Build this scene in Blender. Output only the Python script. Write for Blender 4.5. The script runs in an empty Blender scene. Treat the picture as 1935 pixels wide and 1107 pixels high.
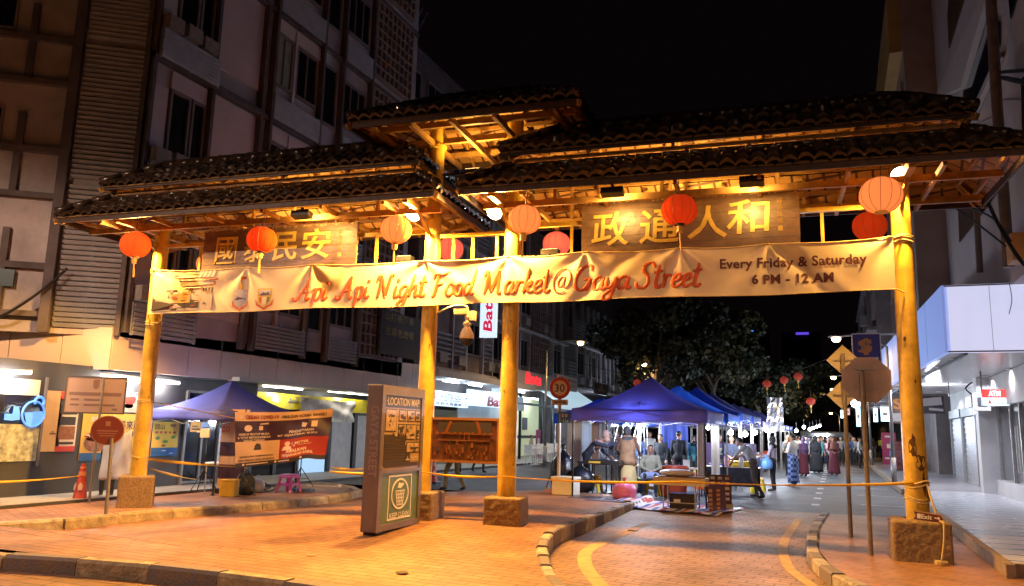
import bpy, bmesh, math, random
import numpy as np
from mathutils import Vector, Matrix, Euler
random.seed(7); rng = np.random.RandomState(7)
SC = bpy.context.scene; COL = SC.collection
R = math.radians; PI = math.pi
# ------------------------------------------------------------------ camera
PITCH, ROLL, YAW, EYE, FOC = R(9.75), R(1.48), R(-22.1436), 1.6, 1500.0
def cam_basis():
    f = Vector((math.sin(YAW)*math.cos(PITCH), math.cos(YAW)*math.cos(PITCH), math.sin(PITCH)))
    r = Vector((math.cos(YAW), -math.sin(YAW), 0)); u = r.cross(f)
    c, s = math.cos(ROLL), math.sin(ROLL)
    return f, r*c+u*s, u*c-r*s
CF, CR, CU = cam_basis()
cd = bpy.data.cameras.new('camera'); cam = bpy.data.objects.new('camera', cd); COL.objects.link(cam)
cam.matrix_world = Matrix(((CR.x, CU.x, -CF.x, 0), (CR.y, CU.y, -CF.y, 0), (CR.z, CU.z, -CF.z, EYE), (0, 0, 0, 1)))
cd.sensor_fit = 'HORIZONTAL'; cd.sensor_width = 36.0; cd.lens = FOC/1935*36; cd.clip_end = 2000; cd.clip_start = .05
SC.camera = cam
# survey helpers: where a sight line meets a known plane of the place
def ray(px, py): return CF + CR*((px-967.5)/FOC) - CU*((py-553.5)/FOC)
def G(px, py, z=0.):
    d = ray(px, py); t = (z-EYE)/d.z; return Vector((0, 0, EYE))+d*t
def AX(px, py, x): d = ray(px, py); return Vector((0, 0, EYE))+d*(x/d.x)
def AY(px, py, y): d = ray(px, py); return Vector((0, 0, EYE))+d*(y/d.y)
# ------------------------------------------------------------------ world, exposure
w = bpy.data.worlds.new('World'); SC.world = w; w.use_nodes = True
bg = w.node_tree.nodes['Background']; bg.inputs[0].default_value = (.0042, .0022, .0035, 1); bg.inputs[1].default_value = .2
vs = SC.view_settings; vs.view_transform = 'Standard'; vs.look = 'None'; vs.exposure = 1.1; vs.gamma = 1; vs.use_curve_mapping = False
SC.cycles.use_denoising = True; SC.cycles.max_bounces = 6; SC.cycles.diffuse_bounces = 3; SC.cycles.glossy_bounces = 3
SC.cycles.transmission_bounces = 4; SC.cycles.transparent_max_bounces = 8; SC.cycles.sample_clamp_indirect = 4; SC.cycles.caustics_reflective = False
# ------------------------------------------------------------------ materials
MATS = {}
def mat(name, col, rough=.6, metal=0., var=.0, scale=6., bump=.0, emit=None, es=0., spec=.5, dirt=None, coat=0., trans=0.):
    if name in MATS: return MATS[name]
    m = bpy.data.materials.new(name); m.use_nodes = True; nt = m.node_tree; b = nt.nodes['Principled BSDF']
    b.inputs['Base Color'].default_value = (*col, 1); b.inputs['Roughness'].default_value = rough; b.inputs['Metallic'].default_value = metal
    b.inputs['Specular IOR Level'].default_value = spec; b.inputs['Coat Weight'].default_value = coat
    if trans: b.inputs['Transmission Weight'].default_value = trans
    if emit: b.inputs['Emission Color'].default_value = (*emit, 1); b.inputs['Emission Strength'].default_value = es
    if var or bump or dirt:
        tc = nt.nodes.new('ShaderNodeTexCoord'); n = nt.nodes.new('ShaderNodeTexNoise'); n.inputs['Scale'].default_value = scale; n.inputs['Detail'].default_value = 6; n.inputs['Roughness'].default_value = .65
        nt.links.new(tc.outputs['Object'], n.inputs['Vector'])
        if var:
            rp = nt.nodes.new('ShaderNodeValToRGB'); rp.color_ramp.elements[0].position = .3; rp.color_ramp.elements[1].position = .72
            lo = dirt if dirt else tuple(c*(1-var) for c in col)
            rp.color_ramp.elements[0].color = (*lo, 1); rp.color_ramp.elements[1].color = (*[min(1, c*(1+var*.6)) for c in col], 1)
            nt.links.new(n.outputs['Fac'], rp.inputs['Fac']); nt.links.new(rp.outputs['Color'], b.inputs['Base Color'])
            rr = nt.nodes.new('ShaderNodeMapRange'); rr.inputs['To Min'].default_value = min(1, rough+.12); rr.inputs['To Max'].default_value = max(.03, rough-.1)
            nt.links.new(n.outputs['Fac'], rr.inputs['Value']); nt.links.new(rr.outputs['Result'], b.inputs['Roughness'])
        if bump:
            n2 = nt.nodes.new('ShaderNodeTexNoise'); n2.inputs['Scale'].default_value = scale*5; n2.inputs['Detail'].default_value = 5
            nt.links.new(tc.outputs['Object'], n2.inputs['Vector'])
            bp = nt.nodes.new('ShaderNodeBump'); bp.inputs['Strength'].default_value = bump; bp.inputs['Distance'].default_value = .02
            nt.links.new(n2.outputs['Fac'], bp.inputs['Height']); nt.links.new(bp.outputs['Normal'], b.inputs['Normal'])
    MATS[name] = m; return m
def brick_mat(name, c1, c2, mortar, bw, rh, ms, rough, bump=.5, rotz=0., stain=.5, offset=.5, nscale=.9, spec=.5, squash=None, swap=None):
    if name in MATS: return MATS[name]
    m = bpy.data.materials.new(name); m.use_nodes = True; nt = m.node_tree; b = nt.nodes['Principled BSDF']; L = nt.links.new
    tc = nt.nodes.new('ShaderNodeTexCoord'); mp = nt.nodes.new('ShaderNodeMapping'); mp.inputs['Rotation'].default_value = (swap or (0, 0, rotz))
    L(tc.outputs['Object'], mp.inputs['Vector'])
    wob = nt.nodes.new('ShaderNodeTexNoise'); wob.inputs['Scale'].default_value = 1.3; L(mp.outputs['Vector'], wob.inputs['Vector'])
    mx = nt.nodes.new('ShaderNodeMixRGB'); mx.blend_type = 'LINEAR_LIGHT'; mx.inputs['Fac'].default_value = .02; L(mp.outputs['Vector'], mx.inputs[1]); L(wob.outputs['Color'], mx.inputs[2])
    br = nt.nodes.new('ShaderNodeTexBrick'); br.inputs['Color1'].default_value = (*c1, 1); br.inputs['Color2'].default_value = (*c2, 1); br.inputs['Mortar'].default_value = (*mortar, 1)
    br.inputs['Scale'].default_value = 1; br.inputs['Brick Width'].default_value = bw; br.inputs['Row Height'].default_value = rh; br.inputs['Mortar Size'].default_value = ms; br.offset = offset
    br.inputs['Mortar Smooth'].default_value = .3; br.inputs['Bias'].default_value = -.1
    L(mx.outputs['Color'], br.inputs['Vector'])
    n1 = nt.nodes.new('ShaderNodeTexNoise'); n1.inputs['Scale'].default_value = nscale; n1.inputs['Detail'].default_value = 8; n1.inputs['Roughness'].default_value = .7; L(tc.outputs['Object'], n1.inputs['Vector'])
    rp = nt.nodes.new('ShaderNodeValToRGB'); rp.color_ramp.elements[0].position = .32; rp.color_ramp.elements[1].position = .68
    rp.color_ramp.elements[0].color = (1-stain,)*3+(1,); rp.color_ramp.elements[1].color = (1.12, 1.1, 1.08, 1); L(n1.outputs['Fac'], rp.inputs['Fac'])
    mu = nt.nodes.new('ShaderNodeMixRGB'); mu.blend_type = 'MULTIPLY'; mu.inputs['Fac'].default_value = 1; L(br.outputs['Color'], mu.inputs[1]); L(rp.outputs['Color'], mu.inputs[2]); L(mu.outputs['Color'], b.inputs['Base Color'])
    n4 = nt.nodes.new('ShaderNodeTexNoise'); n4.inputs['Scale'].default_value = .33; n4.inputs['Detail'].default_value = 3; n4.inputs['Distortion'].default_value = 1.2; L(tc.outputs['Object'], n4.inputs['Vector'])
    r4 = nt.nodes.new('ShaderNodeValToRGB'); r4.color_ramp.elements[0].position = .38; r4.color_ramp.elements[1].position = .6; r4.color_ramp.elements[0].color = (.78, .75, .73, 1); r4.color_ramp.elements[1].color = (1.08, 1.08, 1.08, 1); L(n4.outputs['Fac'], r4.inputs['Fac'])
    m4 = nt.nodes.new('ShaderNodeMixRGB'); m4.blend_type = 'MULTIPLY'; m4.inputs['Fac'].default_value = 1; L(mu.outputs['Color'], m4.inputs[1]); L(r4.outputs['Color'], m4.inputs[2]); L(m4.outputs['Color'], b.inputs['Base Color'])
    n3 = nt.nodes.new('ShaderNodeTexNoise'); n3.inputs['Scale'].default_value = 22; n3.inputs['Detail'].default_value = 4; L(tc.outputs['Object'], n3.inputs['Vector'])
    mm = nt.nodes.new('ShaderNodeMath'); mm.operation = 'MULTIPLY_ADD'; mm.inputs[1].default_value = -1.; L(br.outputs['Fac'], mm.inputs[0])
    m3 = nt.nodes.new('ShaderNodeMath'); m3.operation = 'MULTIPLY'; m3.inputs[1].default_value = .45; L(n3.outputs['Fac'], m3.inputs[0]); L(m3.outputs[0], mm.inputs[2])
    bp = nt.nodes.new('ShaderNodeBump'); bp.inputs['Strength'].default_value = bump; bp.inputs['Distance'].default_value = .012; L(mm.outputs[0], bp.inputs['Height']); L(bp.outputs['Normal'], b.inputs['Normal'])
    rr = nt.nodes.new('ShaderNodeMapRange'); rr.inputs['To Min'].default_value = min(1., rough+.15); rr.inputs['To Max'].default_value = max(.05, rough-.15); L(n1.outputs['Fac'], rr.inputs['Value']); L(rr.outputs['Result'], b.inputs['Roughness'])
    b.inputs['Specular IOR Level'].default_value = spec
    MATS[name] = m; return m
def emat(name, col, s):
    return mat(name, col, .5, emit=col, es=s)
def lantern_mat(name, col, glow):
    m = bpy.data.materials.new(name); m.use_nodes = True; nt = m.node_tree; L = nt.links.new; nt.nodes.remove(nt.nodes['Principled BSDF'])
    out = nt.nodes['Material Output']; d = nt.nodes.new('ShaderNodeBsdfDiffuse'); t = nt.nodes.new('ShaderNodeBsdfTranslucent'); mx = nt.nodes.new('ShaderNodeMixShader'); ad = nt.nodes.new('ShaderNodeAddShader'); e = nt.nodes.new('ShaderNodeEmission')
    d.inputs[0].default_value = (*col, 1); t.inputs[0].default_value = (*col, 1); mx.inputs[0].default_value = .5; e.inputs[0].default_value = (*col, 1); e.inputs[1].default_value = glow
    L(d.outputs[0], mx.inputs[1]); L(t.outputs[0], mx.inputs[2]); L(mx.outputs[0], ad.inputs[0]); L(e.outputs[0], ad.inputs[1]); L(ad.outputs[0], out.inputs[0]); MATS[name] = m; return m
# ------------------------------------------------------------------ scene helpers
ORG = {}
def thing(name, label, cat, loc=(0, 0, 0), group=None):
    o = bpy.data.objects.new(name, None); COL.objects.link(o); o.location = loc; o.empty_display_size = .2
    o['label'] = label; o['category'] = cat
    if group: o['group'] = group
    ORG[o.name] = Vector(loc); return o
def tag(o, label=None, cat=None, group=None, kind=None):
    if label: o['label'] = label
    if cat: o['category'] = cat
    if group: o['group'] = group
    if kind: o['kind'] = kind
    return o
SPLIT = {'food_picture', 'frame', 'drain_pipe', 'glazing_bar', 'post', 'rope', 'hanger', 'rim', 'bracket', 'handle', 'wall_cable', 'louvre_screen', 'cooling_unit', 'tie_rope', 'window_band', 'white_brow', 'dark_glass', 'shutter_panel', 'lit_window_gap', 'antenna', 'service_pipe', 'framed_picture', 'white_board', 'collar', 'foot', 'stand', 'upper_beam', 'guide', 'breeze_blocks', 'roof_frame', 'spandrel', 'white_panels', 'bullet_camera', 'eyes', 'eyebrows', 'sheet', 'clip', 'uplight_strut', 'rail', 'stretcher'}
class MB:
    def __init__(s): s.v = []; s.f = []; s.m = []; s.mi = 0
    def add(s, vs, fs):
        n = len(s.v); s.v += [tuple(v) for v in vs]
        for f in fs: s.f.append(tuple(i+n for i in f)); s.m.append(s.mi)
        return s
    def box(s, c, d, rz=0., M=None):
        x, y, z = d[0]/2, d[1]/2, d[2]/2
        vs = [Vector(p) for p in ((-x, -y, -z), (x, -y, -z), (x, y, -z), (-x, y, -z), (-x, -y, z), (x, -y, z), (x, y, z), (-x, y, z))]
        if M is not None: vs = [M @ v for v in vs]
        elif rz:
            q = Matrix.Rotation(rz, 3, 'Z'); vs = [q @ v for v in vs]
        c = Vector(c)
        return s.add([v+c for v in vs], [(0, 3, 2, 1), (4, 5, 6, 7), (0, 1, 5, 4), (1, 2, 6, 5), (2, 3, 7, 6), (3, 0, 4, 7)])
    def bar(s, a, b, wd, ht, up=(0, 0, 1)):
        a, b = Vector(a), Vector(b); d = (b-a); l = d.length; d.normalize(); u = Vector(up); x = d.cross(u)
        if x.length < 1e-4: x = d.cross(Vector((0, 1, 0)))
        x.normalize(); u = x.cross(d); M = Matrix((x, d, u)).transposed()
        return s.box((a+b)/2, (wd, l, ht), M=M)
    def prism(s, poly, off):
        n = len(poly); off = Vector(off); a = [Vector(p) for p in poly]
        return s.add(a+[p+off for p in a], [tuple(range(n))[::-1], tuple(range(n, 2*n))]+[(i, (i+1) % n, n+(i+1) % n, n+i) for i in range(n)])
    def quad(s, a, b, c, d): return s.add([a, b, c, d], [(0, 1, 2, 3)])
    def tube(s, pts, r, n=8, flat=None, caps=True):
        pts = [Vector(p) for p in pts]; m = len(pts); rs = r if isinstance(r, (list, tuple)) else [r]*m; vs = []; pu = None
        for i, p in enumerate(pts):
            d = (pts[min(i+1, m-1)]-pts[max(i-1, 0)]).normalized()
            if pu is None:
                a = Vector((0, 0, 1)) if abs(d.z) < .9 else Vector((1, 0, 0)); x = d.cross(a).normalized()
            else:
                x = (pu-d*pu.dot(d)).normalized()
            pu = x; y = d.cross(x)
            for k in range(n):
                t = 2*PI*k/n; vs.append(p+x*(rs[i]*math.cos(t))+y*(rs[i]*math.sin(t)))
        fs = [(i*n+k, i*n+(k+1) % n, (i+1)*n+(k+1) % n, (i+1)*n+k) for i in range(m-1) for k in range(n)]
        if caps: fs += [tuple(range(n))[::-1], tuple(range((m-1)*n, m*n))]
        return s.add(vs, fs)
    def lathe(s, prof, n=20, c=(0, 0, 0), M=None, ripple=None):
        c = Vector(c); vs = []
        for j, (r, z) in enumerate(prof):
            for k in range(n):
                t = 2*PI*k/n; rr = r*(ripple(t, j) if ripple else 1); v = Vector((rr*math.cos(t), rr*math.sin(t), z)); vs.append((M @ v if M is not None else v)+c)
        m = len(prof); fs = [(j*n+k, j*n+(k+1) % n, (j+1)*n+(k+1) % n, (j+1)*n+k) for j in range(m-1) for k in range(n)]
        if prof[0][0] > 1e-4: fs.append(tuple(range(n))[::-1])
        if prof[-1][0] > 1e-4: fs.append(tuple(range((m-1)*n, m*n)))
        return s.add(vs, fs)
    def ball(s, c, r, nu=14, nv=9, M=None):
        r = r if isinstance(r, (list, tuple)) else (r, r, r)
        pr = [(math.sin(PI*j/nv), -math.cos(PI*j/nv)) for j in range(nv+1)]; pr[0] = (0.002, -1); pr[-1] = (0.002, 1)
        S = Matrix.Diagonal(Vector(r)); return s.lathe(pr, nu, c, (M @ S) if M is not None else S)
    def build(s, name, mats, parent=None, smooth=False, base=None, whole=False):
        if name in SPLIT and not whole:
            par = list(range(len(s.v)))
            def fd(i):
                while par[i] != i: par[i] = par[par[i]]; i = par[i]
                return i
            for f in s.f:
                for q in f[1:]: par[fd(q)] = fd(f[0])
            gp = {}
            for i in range(len(s.v)): gp.setdefault(fd(i), []).append(i)
            bx = [[np.array([s.v[i] for i in g]).min(0)-.006, np.array([s.v[i] for i in g]).max(0)+.006, {k}] for k, g in gp.items()]; go = True
            while go:
                go = False
                for i in range(len(bx)):
                    for j in range(len(bx)-1, i, -1):
                        if (bx[i][0] <= bx[j][1]).all() and (bx[j][0] <= bx[i][1]).all(): bx[i] = [np.minimum(bx[i][0], bx[j][0]), np.maximum(bx[i][1], bx[j][1]), bx[i][2] | bx[j][2]]; bx.pop(j); go = True
            if len(bx) > 1:
                for lo, hi, ks in bx:
                    m = MB(); mp = {}
                    for f, q in zip(s.f, s.m):
                        if fd(f[0]) in ks:
                            for i in f:
                                if i not in mp: mp[i] = len(m.v); m.v.append(s.v[i])
                            m.f.append(tuple(mp[i] for i in f)); m.m.append(q)
                    o = m.build(name, mats, parent, smooth, base, True)
                return o
        if not isinstance(mats, (list, tuple)): mats = [mats]
        org = ORG[parent.name] if parent else None
        if org is None:
            if base is None:
                a = np.array(s.v); lo, hi = a.min(0), a.max(0); base = ((lo[0]+hi[0])/2, (lo[1]+hi[1])/2, lo[2])
            org = Vector(base)
        me = bpy.data.meshes.new(name); me.from_pydata([(v[0]-org.x, v[1]-org.y, v[2]-org.z) for v in s.v], [], s.f)
        for m in mats: me.materials.append(m)
        me.polygons.foreach_set('material_index', s.m)
        if smooth: me.polygons.foreach_set('use_smooth', [True]*len(s.f))
        me.update()
        o = bpy.data.objects.new(name, me); COL.objects.link(o); ORG[o.name] = Vector(org)
        if parent: o.parent = parent
        else: o.location = org
        if smooth == 'auto':
            try:
                for p in me.polygons: p.use_smooth = True
                me.set_sharp_from_angle(angle=R(40))
            except Exception: pass
        return o
def struct(name, mb, m, smooth=False):
    o = mb.build(name, m, smooth=smooth); o['kind'] = 'structure'; return o
def bevel(o, wd, seg=2):
    b = o.modifiers.new('bevel', 'BEVEL'); b.width = wd; b.segments = seg; b.limit_method = 'ANGLE'; return o
def copy_tree(o, parent=None):
    c = o.copy(); COL.objects.link(c); ORG[c.name] = ORG[o.name].copy()
    if parent: c.parent = parent
    for ch in list(o.children): copy_tree(ch, c)
    return c
# lettering: flat glyph meshes of the built-in face, laid on a plane given by origin, right and up vectors
TC = {}
def glyphs(s, bold, ext):
    k = (s, bold, ext)
    if k not in TC:
        c = bpy.data.curves.new('lettering', 'FONT'); c.body = s; c.size = 1; c.extrude = ext; c.offset = bold; c.resolution_u = 3; c.space_character = 1+bold*1.5; c.fill_mode = 'FRONT' if ext == 0 else 'BOTH'
        o = bpy.data.objects.new('lettering', c); COL.objects.link(o); dg = bpy.context.evaluated_depsgraph_get()
        me = bpy.data.meshes.new_from_object(o.evaluated_get(dg)); V = [v.co.copy() for v in me.vertices]; Fc = [tuple(p.vertices) for p in me.polygons]
        bpy.data.objects.remove(o); bpy.data.meshes.remove(me); bpy.data.curves.remove(c); TC[k] = (V, Fc)
    return TC[k]
def text(mb, s, org, right, up, size, bold=.0, width=None, align='C', shear=0., ext=.0, lift=.004, fn=None, height=None):
    V, Fc = glyphs(s, bold, ext)
    if not V: return
    org, right, up = Vector(org), Vector(right).normalized(), Vector(up).normalized(); nrm = right.cross(up).normalized()
    x0 = min(v.x for v in V); x1 = max(v.x for v in V); y0 = min(v.y for v in V); y1 = max(v.y for v in V)
    sy = size if height is None else height/(y1-y0); sx = sy if width is None else width/(x1-x0)
    ox = {'C': (x0+x1)/2, 'L': x0, 'R': x1}[align]; oy = (y0+y1)/2 if height is not None else .0
    out = []
    for v in V:
        a = (v.x-ox)*sx+shear*(v.y-oy)*sy; b = (v.y-oy)*sy; p = org+right*a+up*b+nrm*(lift+v.z*size)
        out.append(fn(p) if fn else p)
    mb.add(out, Fc)
def spline(p, k=6):
    p = [Vector(q) for q in p]; out = []
    for i in range(len(p)-1):
        a = p[max(i-1, 0)]; b = p[i]; c = p[i+1]; d = p[min(i+2, len(p)-1)]
        for j in range(k):
            t = j/k; out.append(.5*((2*b)+(c-a)*t+(2*a-5*b+4*c-d)*t*t+(3*b-a-3*c+d)*t**3))
    out.append(p[-1]); return out
def light(name, kind, loc, power, col, parent=None, rad=.08, target=None, cone=150, blend=.6):
    l = bpy.data.lights.new(name, kind); l.energy = power; l.color = col; l.shadow_soft_size = rad
    if kind == 'SPOT': l.spot_size = R(cone); l.spot_blend = blend
    o = bpy.data.objects.new(name, l); COL.objects.link(o); loc = Vector(loc)
    o.location = loc-(ORG[parent.name] if parent else Vector())
    if parent: o.parent = parent
    if target is not None: o.rotation_euler = (Vector(target)-loc).to_track_quat('-Z', 'Y').to_euler()
    return o
# palette
SOD = (1., .495, .10); COOL = (.62, .78, 1.)
M_yel = mat('yellow_paint', (.66, .44, .06), .36, var=.45, scale=2.6, bump=.1, dirt=(.38, .23, .035))
M_wood = mat('stained_wood', (.05, .022, .012), .6, var=.5, scale=9, bump=.1)
M_rafter = mat('yellow_brown_timber', (.36, .19, .05), .6, var=.4, scale=7, bump=.06)
M_tile = mat('glazed_dark_tile', (.045, .026, .016), .24, var=.5, scale=5, bump=.12, coat=.3)
M_conc = mat('exposed_aggregate', (.34, .23, .13), .85, var=.45, scale=30, bump=.9)
M_white = mat('white_paint', (.72, .70, .68), .5, var=.12, scale=3)
M_black = mat('black_plastic', (.015, .014, .016), .45)
M_steel = mat('grey_steel', (.30, .28, .27), .42, .6, var=.25, scale=10)
M_alu = mat('brushed_aluminium', (.52, .5, .49), .4, .7, var=.2, scale=6)
M_dark = mat('dark_void', (.012, .011, .013), .3)
M_glass = mat('dark_window_glass', (.012, .013, .018), .08, spec=.7)
# ------------------------------------------------------------------ gate frame: s along the gate, o away from the camera, z up
GL_, GR_ = Vector((-12.2161, 11.589, 0)), Vector((1.0019, 12.527, 0))
GU = (GR_-GL_).normalized(); GN = Vector((-GU.y, GU.x, 0)); ZU = Vector((0, 0, 1)); GAZ = math.atan2(GU.y, GU.x)
def W(s, o, z): return GL_+GU*s+GN*o+ZU*z
def ss(a, b, x):
    t = max(0., min(1., (x-a)/(b-a))); return t*t*(3-2*t)
# ------------------------------------------------------------------ ground
def plaza_h(x, y):
    h = .15*math.exp(-((x+5.5)**2+(y-13)**2)/7.0) + .10*ss(13, 17.5, y)*ss(-8.5, -7, x)
    h -= .13*(1-ss(-10.6, -8.6, x))*ss(7.2, 9.5, y)
    return h
def lane_h(x, y): return -.125+.105*ss(11, 18.5, y)
m_asph = mat('asphalt', (.075, .07, .072), .72, var=.35, scale=1.2, bump=.5)
g = MB(); g.quad((-400, -60, -.17), (400, -60, -.17), (400, 17, -.17), (-400, 17, -.17)); struct('ground', g, m_asph)
# street beyond the gate
def sheet(x0f, x1f, y0, y1, hf, nx, ny):
    b = MB(); V = []; F = []
    for j in range(ny+1):
        y = y0+(y1-y0)*j/ny; a, c = (x0f(y), x1f(y))
        for i in range(nx+1):
            x = a+(c-a)*i/nx; V.append((x, y, hf(x, y)))
    for j in range(ny):
        for i in range(nx):
            k = j*(nx+1)+i; F.append((k, k+1, k+nx+2, k+nx+1))
    return b.add(V, F)
kerbM = [(-4.22, 18.9), (-4.09, 13.44), (-4.13, 12.32), (-3.9, 10.99), (-3.5, 9.86), (-3.06, 8.84), (-2.5, 7.8), (-2.0, 6.9)]
kerbR = [(-.27, 18.8), (-.41, 15.48), (-.37, 12.62), (-.19, 11.19), (.05, 10.3), (.42, 9.6), (1.0, 9.0), (2.2, 8.5)]
kerbL = [(-13.6, 9.0), (-11.62, 8.54), (-11.38, 10.21), (-11.05, 12.33), (-10.65, 15.03), (-10.85, 16.9), (-11.5, 17.9), (-12.4, 18.6), (-13.6, 19.0)]
def interp(poly, y):
    P = sorted([(q[1], q[0]) for q in poly]); return float(np.interp(y, [p[0] for p in P], [p[1] for p in P]))
m_pave = brick_mat('brick_paving', (.43, .215, .105), (.34, .16, .08), (.12, .06, .035), .32, .16, .009, .6, bump=.8, rotz=.07, stain=.48)
m_pave2 = brick_mat('red_brick_paving', (.42, .22, .13), (.36, .18, .11), (.20, .11, .07), .32, .16, .008, .6, bump=.4, rotz=.5, stain=.5)
m_lane = brick_mat('lane_paving', (.40, .24, .13), (.33, .2, .11), (.12, .075, .045), .32, .16, .010, .6, bump=.7, rotz=.16, stain=.5)
struct('pavement', sheet(lambda y: -40 if y < 8.4 else -13.55, lambda y: interp(kerbM, y)-.06, 7.05, 19.4, plaza_h, 60, 40), m_pave, True)
struct('road', sheet(lambda y: interp(kerbM, y)-.1, lambda y: interp(kerbR, y)+.1, 6.3, 19.0, lane_h, 16, 40), m_lane, True)
b = MB(); b.quad((-13.55, 19.4, -.02), (1.9, 19.4, -.02), (1.9, 260, -.02), (-13.55, 260, -.02)); b.quad((-4.2, 18.98, -.021), (1.9, 18.98, -.021), (1.9, 19.41, -.021), (-4.2, 19.41, -.021)); struct('road', b, mat('street_asphalt', (.05, .044, .052), .65, var=.45, scale=.9, bump=.5))
# near road in front of the plaza
b = MB(); b.quad((-40, -10, -.14), (6, -10, -.14), (6, 6.98, -.14), (-40, 6.98, -.14)); struct('road', b, brick_mat('near_road_paving', (.30, .16, .09), (.24, .12, .07), (.05, .03, .02), .42, .21, .011, .65, rotz=.02, stain=.55))
# pavements
b = MB(); pl = [(-13.6, 19.0, 0)]+[(p[0], p[1], 0.) for p in kerbL[::-1][1:-1]]+[(-13.6, 8.8, 0)]; n_ = len(pl); b.add([(p[0], p[1], 0.) for p in pl], [tuple(range(n_))[::-1]]); struct('pavement', b, m_pave2)
b = MB()
V = []; F = []; YS = np.linspace(8.3, 18.8, 40)
for y in YS:
    x0 = interp(kerbR, max(y, 8.5)) + .08
    for x in (x0, 6.0 if y < 11.7 else 1.9): V.append((x, y, .0))
for i in range(len(YS)-1): F.append((2*i, 2*i+1, 2*i+3, 2*i+2))
b.add(V, F); struct('pavement', b, m_pave2)
# raised tiled walkway on the right with its kerb edge
m_wt = brick_mat('walkway_tiles', (.46, .44, .46), (.38, .36, .39), (.10, .09, .10), .6, .30, .014, .2, bump=.3, stain=.3, offset=0, spec=.6)
m_walk = bpy.data.materials.new('ribbed_walkway'); m_walk.use_nodes = True
nt = m_walk.node_tree; bs = nt.nodes['Principled BSDF']; tc = nt.nodes.new('ShaderNodeTexCoord'); sp = nt.nodes.new('ShaderNodeSeparateXYZ'); nt.links.new(tc.outputs['Object'], sp.inputs[0])
def mth(op, a, bv=None):
    n = nt.nodes.new('ShaderNodeMath'); n.operation = op
    if hasattr(a, 'links'): nt.links.new(a, n.inputs[0])
    else: n.inputs[0].default_value = a
    if bv is not None:
        if hasattr(bv, 'links'): nt.links.new(bv, n.inputs[1])
        else: n.inputs[1].default_value = bv
    return n.outputs[0]
fr = mth('FRACT', mth('DIVIDE', sp.outputs['Y'], .62)); gr_ = mth('LESS_THAN', fr, .13)
nz = nt.nodes.new('ShaderNodeTexNoise'); nz.inputs['Scale'].default_value = 3; nz.inputs['Detail'].default_value = 6; nt.links.new(tc.outputs['Object'], nz.inputs['Vector'])
r1 = nt.nodes.new('ShaderNodeValToRGB'); r1.color_ramp.elements[0].color = (.48, .47, .52, 1); r1.color_ramp.elements[1].color = (.66, .65, .70, 1); nt.links.new(nz.outputs['Fac'], r1.inputs['Fac'])
mxx = nt.nodes.new('ShaderNodeMixRGB'); nt.links.new(gr_, mxx.inputs['Fac']); nt.links.new(r1.outputs['Color'], mxx.inputs[1]); mxx.inputs[2].default_value = (.05, .045, .05, 1); nt.links.new(mxx.outputs['Color'], bs.inputs['Base Color'])
rr_ = nt.nodes.new('ShaderNodeMapRange'); rr_.inputs['To Min'].default_value = .34; rr_.inputs['To Max'].default_value = .14; nt.links.new(nz.outputs['Fac'], rr_.inputs['Value']); nt.links.new(rr_.outputs['Result'], bs.inputs['Roughness'])
b = MB(); b.box((4.45, 19.3, .04), (5.1, 15.4, .22)); struct('pavement', b, m_walk)
b = MB(); b.box((4.45, 63.5, .04), (5.1, 73., .215)); struct('pavement', b, mat('walkway_terrazzo', (.30, .29, .32), .3, var=.3, scale=4))
b = MB(); b.box((1.87, 19.2, .045), (.1, 15.6, .235)); b.box((4.4, 11.55, .045), (5.0, .1, .235)); struct('kerb', b, mat('kerb_concrete', (.30, .22, .16), .8, var=.4, scale=8, bump=.4))
b = MB()
for i in range(40): b.box((1.83, 27.9+i*1.8, .05), (.16, 1.78, .2))
struct('kerb', b, MATS['kerb_concrete'])
# kerb stones, block by block, worn black and white paint
kw, kb = mat('worn_white_kerb_paint', (.42, .38, .33), .75, var=.55, scale=7, bump=.6, dirt=(.22, .16, .11)), mat('worn_dark_kerb_paint', (.13, .12, .15), .75, var=.5, scale=8, bump=.6, dirt=(.24, .17, .11))
kc = mat('worn_kerb_stone', (.42, .33, .22), .85, var=.5, scale=6, bump=.8)
def kerb(poly, hfun, wd, topz, paint, blk=.62, low=-.19):
    pts = spline([Vector((p[0], p[1], 0)) for p in poly], 10); L = [0]
    for i in range(1, len(pts)): L.append(L[-1]+(pts[i]-pts[i-1]).length)
    def at(d):
        x = float(np.interp(d, L, [p.x for p in pts])); y = float(np.interp(d, L, [p.y for p in pts])); return Vector((x, y, 0))
    b = MB(); d = 0; k = 0
    while d < L[-1]-.05:
        e = min(d+blk*random.uniform(.92, 1.08), L[-1]); a0, a1 = at(d+.008), at(e-.008); tz = topz(*a0.xy)+random.uniform(-.012, .012); b.mi = (k % 2 if paint else (0 if random.random() > .12 else 1))
        dr = (a1-a0).normalized(); x = Vector((dr.y, -dr.x, 0)); hw = wd/2
        sec = [(-hw, low), (-hw, tz-.02), (-hw+.02, tz), (hw-.03, tz), (hw, tz-.035), (hw+.01, low)]
        V = [a0+x*p+ZU*z for p, z in sec]+[a1+x*p+ZU*z for p, z in sec]; n = len(sec)
        b.add(V, [tuple(range(n)), tuple(range(n, 2*n))[::-1]]+[(i, n+i, n+(i+1) % n, (i+1) % n) for i in range(n)]); d = e; k += 1
    return b
struct('kerb', kerb([(p[0], p[1]) for p in kerbM], None, .16, lambda x, y: plaza_h(x, y)+.02, True), [kw, kb])
struct('kerb', kerb(kerbR[::-1], None, .18, lambda x, y: .025, True), [kw, kb])
struct('kerb', kerb(kerbL, None, .2, lambda x, y: .03, False, 1.0), [kc, kw])
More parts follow.
